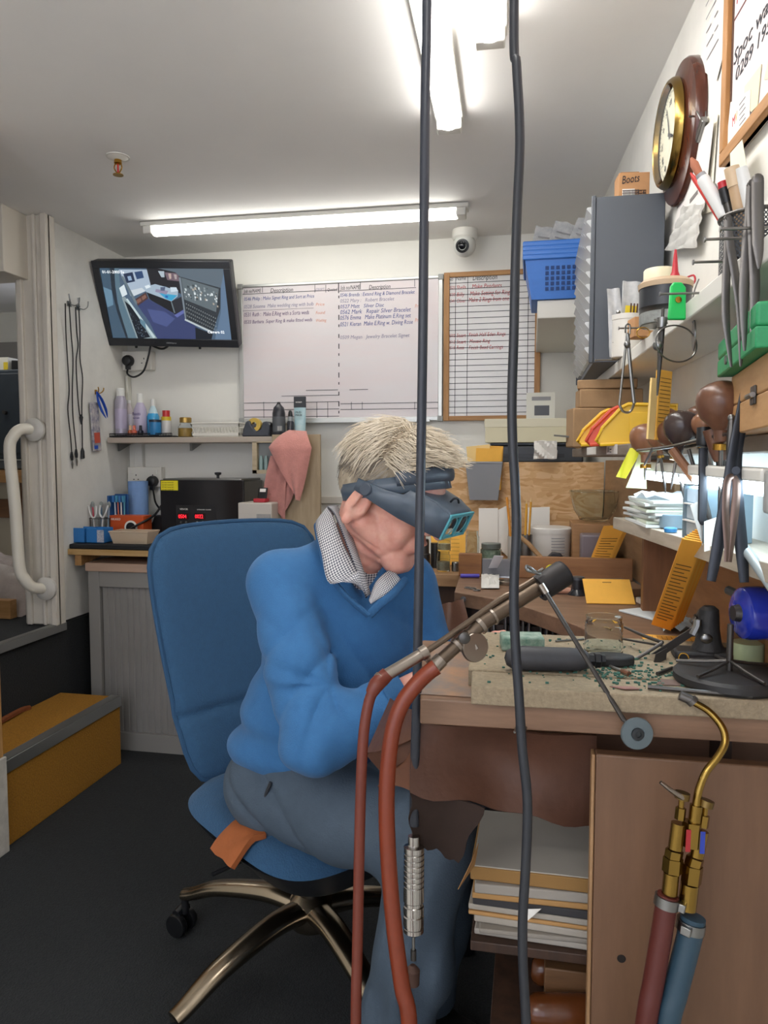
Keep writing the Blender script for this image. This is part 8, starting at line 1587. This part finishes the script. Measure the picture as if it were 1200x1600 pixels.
# the neck opening and its V, cut in
apex = P(577, 962, D=1.405)
J.cone(NB+UZ_*.10-TF*.0, NB-UZ_*.005+TF*.012, .060, .056, .006, 's')
vv = NB+TF*.055+UZ_*.03
for k in range(9):
    g = k/8; c = (vv*(1-g)+apex*g); J.cone(c+TF*.05, c-TF*.012, .050*(1-g)+.003, .048*(1-g)+.002, .004, 's')
def folds(p):
    d = np.zeros(len(p)); v = np.array(ELR-SRt); L = np.linalg.norm(v); v /= L; q = p-np.array(SRt); t = (q @ v)/L; rad = np.linalg.norm(q-np.outer(q @ v, v), axis=1)
    rx = np.array(RX); sx = q @ rx; w = np.clip(1-(rad-.05)/.05, 0, 1)*np.clip(1-abs(t-.62)/.55, 0, 1)
    ph = t*15+sx*46+3.2*snoise(p, 15, 2); d += .0105*w*(1-np.abs(np.sin(ph*.5)))**1.8-.003*w
    v2 = np.array(cuff-ELR); L2 = np.linalg.norm(v2); v2 /= L2; q2 = p-np.array(ELR); t2 = (q2 @ v2)/L2; rad2 = np.linalg.norm(q2-np.outer(q2 @ v2, v2), axis=1); w2 = np.clip(1-(rad2-.05)/.04, 0, 1)*np.clip(1-abs(t2-.35)/.6, 0, 1)
    ei = np.array(P(512, 1078, D=1.30)); qe = p-ei; ax = qe @ rx; ay = qe[:, 2]; re_ = np.hypot(ax, ay); an_ = np.arctan2(ay, ax); d += .0125*np.exp(-re_/.12)*np.clip(re_/.045, 0, 1)*(1-np.abs(np.sin(an_*3.2+1.5*snoise(p, 14, 7))))**1.5*np.clip(1-(np.minimum(rad, rad2)-.06)/.04, 0, 1)
    q3 = p-np.array(NB); dn = -q3[:, 2]; lat = q3 @ np.array(TR); w3 = np.clip((dn-.03)/.08, 0, 1)*(1-np.clip(w+w2, 0, 1))
    d += .009*w3*(1-np.abs(np.sin(lat*20+dn*12+3.0*snoise(p, 10, 9))))**1.8-.002*w3; d -= .004*np.clip((dn-.24)/.1, 0, 1)*(1-np.clip(w2, 0, 1))*np.sin(dn*75+lat*14+1.5*snoise(p, 12, 4))
    return d+.0008*snoise(p, 90, 1)
J.mod(folds, .025); jumper = J.build('jumper', KNIT, man); del J
# hem, cuffs and neck band
RIB = mat('blue_rib', '#2d5c88', .9, noise=(50, .1), bump=(300, .5))
c2 = ELR*(1-f-.13)+WRR*(f+.13); d = (c2-cuff).normalized(); MB().tube([cuff-d*.004, cuff+d*.012, c2-d*.006, c2], [.049, .046, .043, .041], 24).build('cuff', RIB, man); d2 = (WRL-ELL).normalized(); MB().tube([cuffL, cuffL+d2*.035], [.046, .040], 20).build('cuff', RIB, man)
# ---- shirt: a thin layer in the V and two collar leaves
GING = check_mat('shirt_check', '#d9d7d6', '#2a2d44', .0042, .5, ('U', 'V'))
S_ = Field(np.array((-.60, 1.25, .82)), np.array((-.05, 1.80, 1.08)), .0045); S_.ell(tframe(chest+UZ_*.005), (.162, .104, .172), .03); S_.cone(SRt*.6+NB*.4, NB-UZ_*.03, .05, .056, .04); S_.cone(SLt*.6+NB*.4, NB-UZ_*.03, .05, .056, .04)
S_.cone(NB+UZ_*.10, NB-UZ_*.02+TF*.02, .051, .050, .004, 's'); sh = S_.build('shirt', check_mat('shirt_check_body', '#d2d0cf', '#2a2d44', .0045, .5, ('X', 'Z')), man); del S_
def leaf(rows, name='shirt_collar'):
    mb = MB(); mb.grid(rows); R_, C_ = len(rows), len(rows[0]); W_ = (Vector(rows[R_//2][-1])-Vector(rows[R_//2][0])).length; H_ = (Vector(rows[-1][C_//2])-Vector(rows[0][C_//2])).length; mb.uv = [(W_*j/(C_-1), H_*i/(R_-1)) for i in range(R_) for j in range(C_)]
    return mb.build(name, GING, man, solid=.0028, ang=70)
def arcrow(pts, n):
    mb = MB(); mb.tube(pts, .001, 3, n); return [sum((Vector(mb.v[i*3+k]) for k in range(3)), Vector())/3 for i in range(len(mb.v)//3)]
# near leaf: stand line round the neck from the nape to the throat, falling to a point
st = arcrow([P(528, 790, D=1.600), P(512, 792, D=1.545), P(520, 806, D=1.475), P(536, 850, D=1.425), P(556, 890, D=1.405), P(573, 934, D=1.405)], 5)
fl = arcrow([P(516, 815, D=1.620), P(497, 812, D=1.555), P(494, 826, D=1.465), P(503, 866, D=1.405), P(516, 912, D=1.372), P(560, 893, D=1.388)], 5)
leaf([[a*(1-v)+b*v+(-FW)*.008*math.sin(v*PI) for a, b in zip(st, fl)] for v in (0, .25, .5, .75, 1)])
st = arcrow([P(577, 938, D=1.405), P(586, 912, D=1.42), P(598, 898, D=1.44), P(612, 888, D=1.48)], 5); fl = arcrow([P(579, 944, D=1.395), P(592, 936, D=1.40), P(610, 927, D=1.41), P(628, 908, D=1.45)], 5)
leaf([[a*(1-v)+b*v+(-FW)*.005*math.sin(v*PI) for a, b in zip(st, fl)] for v in (0, .33, .66, 1)])
st = arcrow([P(512, 792, D=1.545), P(524, 806, D=1.49), P(545, 860, D=1.44), P(572, 934, D=1.412)], 6); fl = arcrow([P(526, 790, D=1.56), P(540, 812, D=1.51), P(560, 868, D=1.455), P(579, 928, D=1.425)], 6)
leaf([[a*(1-v)+b*v for a, b in zip(st, fl)] for v in (0, .5, 1)], 'collar_stand')
MB().tube([P(494, 822, D=1.50), P(500, 852, D=1.432), P(512, 892, D=1.405), P(540, 930, D=1.398), P(576, 962, D=1.396)], .0085, 10, 5, flat=(1, .6)).build('neck_band', RIB, man)
MB().tube([P(576, 962, D=1.396), P(594, 944, D=1.398), P(614, 928, D=1.41), P(634, 906, D=1.46)], .0085, 10, 5, flat=(1, .6)).build('neck_band', RIB, man)
# ---- trousers
TRO = mat('trousers', '#465462', .85, noise=(40, .12), bump=(300, .25))
Q3 = Field(np.array((-.85, 1.05, .08)), np.array((.02, 1.90, .68)), .0052); Q3.ell(tframe(PEL+UZ_*-.005), (.170, .135, .115), .03); Q3.chain([HR, HR*.5+KR*.5-UZ_*.004, KR, KR*.5+AR*.5, AR], [.100, .089, .076, .069, .066], .03); Q3.chain([HL, HL*.5+KL*.5, KL, KL*.5+AL*.5, AL], [.100, .088, .074, .068, .065], .03)
def tfold(p):
    q = p-np.array(HR); v = np.array(KR-HR); L = np.linalg.norm(v); v /= L; t = (q @ v)/L; w = np.clip(1-abs(t-.15)/.5, 0, 1); w2 = np.clip(1-abs(t-1.0)/.35, 0, 1)
    d = .012*w*(1-np.abs(np.sin(t*11+q[:, 2]*24+1.9*snoise(p, 16, 4))))**2.4-.003*w-.005*w2*np.sin(t*40-q[:, 2]*30+1.4*snoise(p, 18, 6)); low = np.clip((.45-p[:, 2])/.1, 0, 1); d -= .005*low*np.sin(p[:, 0]*70+p[:, 2]*14+1.5*snoise(p, 10, 8)); return d
Q3.mod(tfold, .025); Q3.build('trousers', TRO, man); del Q3
for A in (AR, AL):
    d = Vector((TF.x*.6+RX.x*.4, TF.y*.6+RX.y*.4, 0)).normalized(); b = Vector((A.x, A.y, .045)); MB().tube([b-d*.07, b-d*.03, b+d*.06+Vector((0, 0, -.01)), b+d*.14+Vector((0, 0, -.014)), b+d*.19+Vector((0, 0, -.018))], [.028, .044, .043, .04, .02], 14, 4, flat=(.85, 1)).build('shoe', mat('shoe_black', '#1c1b1b', .4), man)
MB().tube([P(423, 1222, D=1.44), P(416, 1240, D=1.44), P(412, 1256, D=1.44)], .0035, 8).build('pocket_zip', mat('zip_dark', '#20242a', .4), man)
# watch strap side and dark glove-like strap near the wrist are hidden; hair
rr = random.Random(4); HAIR = mat('hair_strand', '#d6cbb8', .5, noise=(30, .3), col2='#b3a48c'); HAIR2 = mat('hair_grey', '#8d857a', .55, noise=(40, .3), col2='#6f665c')
def skull(th, ph, e=0):  # th azimuth from the face, ph elevation
    cx = math.cos(ph)*math.cos(th); cy = math.cos(ph)*math.sin(th); cz = math.sin(ph); return Vector((-.006+(.106+e)*cx, (.080+e)*cy, .022+(.095+e)*cz))
def strands(n, gen, name, m, r0=.0011):
    mb = MB()
    for _ in range(n):
        pts = gen()
        if pts: k = len(pts); mb.tube([HM @ p for p in pts], [r0*(1-.75*i/(k-1)) for i in range(k)], 3)
    return mb.build(name, m, man, ang=80)
def gtop():
    th = rr.uniform(-PI, PI); ph = math.asin(rr.uniform(.30, 1))
    if abs(th) < 1.0 and ph < .62: return None
    a = skull(th, ph, .001); d = Vector((.75, .25*math.sin(th*2)-.1, -.05)); n_ = Vector((a.x/.106, a.y/.08, (a.z-.022)/.095)).normalized(); L = rr.uniform(.022, .046); t = (d-n_*d.dot(n_)).normalized()
    if abs(th) < 1.25: d = Vector((.75, .25*math.sin(th*2)-.1, .55)); t = (d-n_*d.dot(n_)*.6).normalized()
    if th < -1.6 or th > 1.6: t = (t*.2+Vector((-.3, 0, -.9))).normalized(); t = (t-n_*t.dot(n_)).normalized()
    j = Vector((rr.gauss(0, .25), rr.gauss(0, .25), rr.gauss(0, .25))); lift = rr.uniform(.10, .42); t = (t+j*.6).normalized()
    return [a, a+(t*.6+n_*(lift+.35))*L*.45, a+(t*1.0+n_*lift)*L*.8, a+t*L*1.1+n_*(lift*L*.55)]
def gfront():
    th = rr.uniform(-.95, .95); ph = rr.uniform(.80, 1.12); a = skull(th, ph, .001); L = rr.uniform(.016, .031); d = Vector((.85, -.25+.2*th, rr.uniform(.15, .6))).normalized(); n_ = Vector((.3, 0, .9)); j = Vector((rr.gauss(0, .15), rr.gauss(0, .2), rr.gauss(0, .15)))
    return [a, a+(d*.5+n_*.35)*L*.6+j*L*.2, a+(d*.9+n_*.22)*L*.9+j*L*.5, a+d*L*1.2+j*L]
def gside():
    th = rr.choice((-1, 1))*rr.uniform(1.35, PI); ph = rr.uniform(-.85, .42)
    if abs(th) < 2.0 and ph < -.10: return None
    a = skull(th, ph, .001); n_ = Vector((a.x/.106, a.y/.08, (a.z-.022)/.095)).normalized(); t = Vector((-.35, 0, -1)); t = (t-n_*t.dot(n_)).normalized(); L = rr.uniform(.012, .026); j = Vector((rr.gauss(0, .2), rr.gauss(0, .2), rr.gauss(0, .2)))
    return [a, a+(t*.5+n_*.22+j*.2)*L*.6, a+(t+n_*.18+j*.3)*L]
strands(2600, gtop, 'hair_top', HAIR); strands(420, gfront, 'hair_fringe', HAIR); strands(1500, gside, 'hair_sides', HAIR2, .0009)
cap = Field(np.array(HC)-.18, np.array(HC)+.18, .004); cap.ell(hframe(-.010, 0, .030), (.113, .0885, .1025), .01); cap.ell(hframe(-.030, 0, .0), (.094, .0865, .080), .01)
cap.ell(hframe(.115, 0, -.005), (.066, .13, .080), .012, 's'); cap.ell(hframe(.035, 0, -.085), (.105, .13, .085), .012, 's')
cap.mod(lambda p: -.0016*snoise(p, 190, 2)-.002*snoise(p, 80, 5)); cap.build('hair', mat('hair_under', '#b9ab95', .8, noise=(60, .3), col2='#94856f'), man)
for s in (-1, 1): strands(40, lambda: (lambda a: [a, a+Vector((.010, s*.004*rr.random(), .004)), a+Vector((.014, s*.008, .0))])(Vector((.088, s*rr.uniform(.014, .046), .016+rr.gauss(0, .003)))), 'eyebrow', HAIR2, .0009)
# ---- magnifying visor (worn: part of what he wears)
VG = mat('visor_grey', '#4f5a66', .35, noise=(30, .06)); VG2 = mat('visor_dark', '#3f4854', .4)
yaw = Matrix((hf, UZ_.cross(hf), UZ_)).transposed().to_4x4(); yaw.translation = HC
def vb(x, y, z): return yaw @ R(-.13, 'Y') @ Vector((x, y, z))
rows = []; n = 44
for zz in (-.016, .016): rows.append([vb(.012+.112*math.cos(a)-.004*(zz > 0), .0905*math.sin(a), .006+zz) for a in [2*PI*k/n for k in range(n+1)]])
visor = MB().grid(rows).build('visor_headband', VG, man, solid=.005, ang=70)
MB().tube([vb(.016+.113*math.cos(a), .094*math.sin(a), .018) for a in [-1.2+2.4*k/24 for k in range(25)]], .011, 12, flat=(1.3, .55)).build('brow_pad', VG2, visor)
MB().box(-.004, .004, -.012, .012, -.022, .022, yaw @ R(-.13, 'Y') @ T(-.104, 0, .004)).build('band_buckle', VG2, visor, .002)
for s in (-1, 1):
    a = vb(-.004, s*.095, .006); M_ = frame(a, HF, HU) if s < 0 else frame(a, -HF, HU)
    MB().lathe([(.013, 0), (.013, .006), (.011, .008)], 24, M_ if s < 0 else M_).build('hinge_knob', VG2, visor)
def vp(x, y, z): return VM @ Vector((x, y, z))
pl = []
for s in (-1, 1):
    xs = ((-.030, .098, -.010, .014), (.030, .095, -.014, .020), (.062, .084, -.018, .027), (.070, .078, -.020, .040), (.120, .066, -.020, .040), (.156, .060, -.018, .030))
    rows = [[vp(x, s*y, z0), vp(x, s*y, (z0+z1)/2), vp(x, s*y, z1)] for x, y, z0, z1 in xs]; MB().grid(rows).build('visor_side', VG, visor, solid=.0045, ang=50, bevel=.0)
rows = [[vp(x, y*(2*k/10-1), z-.004*abs(2*k/10-1)**3) for k in range(11)] for x, y, z in ((.070, .0775, .041), (.095, .071, .042), (.120, .066, .041), (.148, .061, .036), (.156, .0600, .029))]
MB().grid(rows).build('visor_top', VG, visor, solid=.0045, ang=50)
FM = frame(vp(.157, 0, .006), -HL_, HU)       # front plate, facing out
m = MB(); fr_ = [(-.061, -.025), (.061, -.025), (.061, .026), (-.061, .026)]
for a, b, c, d in ((-.061, .061, -.025, -.020), (-.061, .061, .020, .027), (-.061, -.052, -.020, .020), (.052, .061, -.020, .020), (-.004, .004, -.020, .020)): m.box(a, b, c, d, -.003, .002, FM)
lp = m.build('lens_plate', mat('lens_plate_teal', '#4a9aa6', .3), visor, .001)
for s in (-1, 1):
    MB().lathe([(.0001, -.0015), (.020, -.001), (.020, .001), (.0001, .0035)], 32, FM @ T(s*.027, 0, .002) @ Matrix.Diagonal((1.08, .92, 1, 1)), False).build('lens', glass('visor_lens', '#dfeef0', .02), lp); MB().tube([FM @ Vector((s*.027+.0225*math.cos(a), .0192*math.sin(a), .002)) for a in [2*PI*k/32 for k in range(32)]], .0016, 8, closed=True).build('lens_rim', mat('lens_rim', '#7fb9c2', .25), lp); MB().lathe([(.003, 0), (.003, .003)], 12, FM @ T(s*.0555, -.002, .002)).build('lens_screw', BLACK, lp)
MB().tube([vp(.128, -.010, .043), vp(.132, -.012, .052), vp(.137, -.006, .054), vp(.139, .004, .046)], .0022, 8, 4).build('visor_catch', BLACK, visor)
# spectacles under the visor
for s in (-1, 1):
    c = Vector((.106, s*.031, -.012)); MB().tube([HM @ (c+Vector((-.004*abs(math.cos(a)), .024*math.cos(a), .017*math.sin(a)))) for a in [2*PI*k/28 for k in range(28)]], .0011, 6, closed=True).build('spectacle_rim', STEEL, man); MB().tube([hl(.100, s*.055, -.008), hl(.06, s*.072, -.006), hl(.005, s*.080, -.004)], .0012, 6).build('spectacle_arm', STEEL, man)
# ================================================================ CAMERA, WORLD, VIEW
cd = bpy.data.cameras.new('camera'); cam = bpy.data.objects.new('camera', cd); COL.objects.link(cam)
cam.location = CAM; cam.matrix_world = Matrix.Translation(CAM) @ Matrix((RX, UP, -FW)).transposed().to_4x4()
cd.sensor_fit = 'VERTICAL'; cd.sensor_height = 32; cd.lens = F/1600*32; cd.clip_start = .01
SC.camera = cam
w = bpy.data.worlds.new('world'); SC.world = w; w.use_nodes = True
w.node_tree.nodes['Background'].inputs[0].default_value = (.8, .85, 1, 1); w.node_tree.nodes['Background'].inputs[1].default_value = WORLD
SC.view_settings.view_transform = 'Standard'; SC.view_settings.look = 'None'; SC.view_settings.exposure = EXPO; SC.view_settings.gamma = 1; SC.view_settings.use_curve_mapping = False
SC.cycles.max_bounces = 10; SC.cycles.transparent_max_bounces = 16
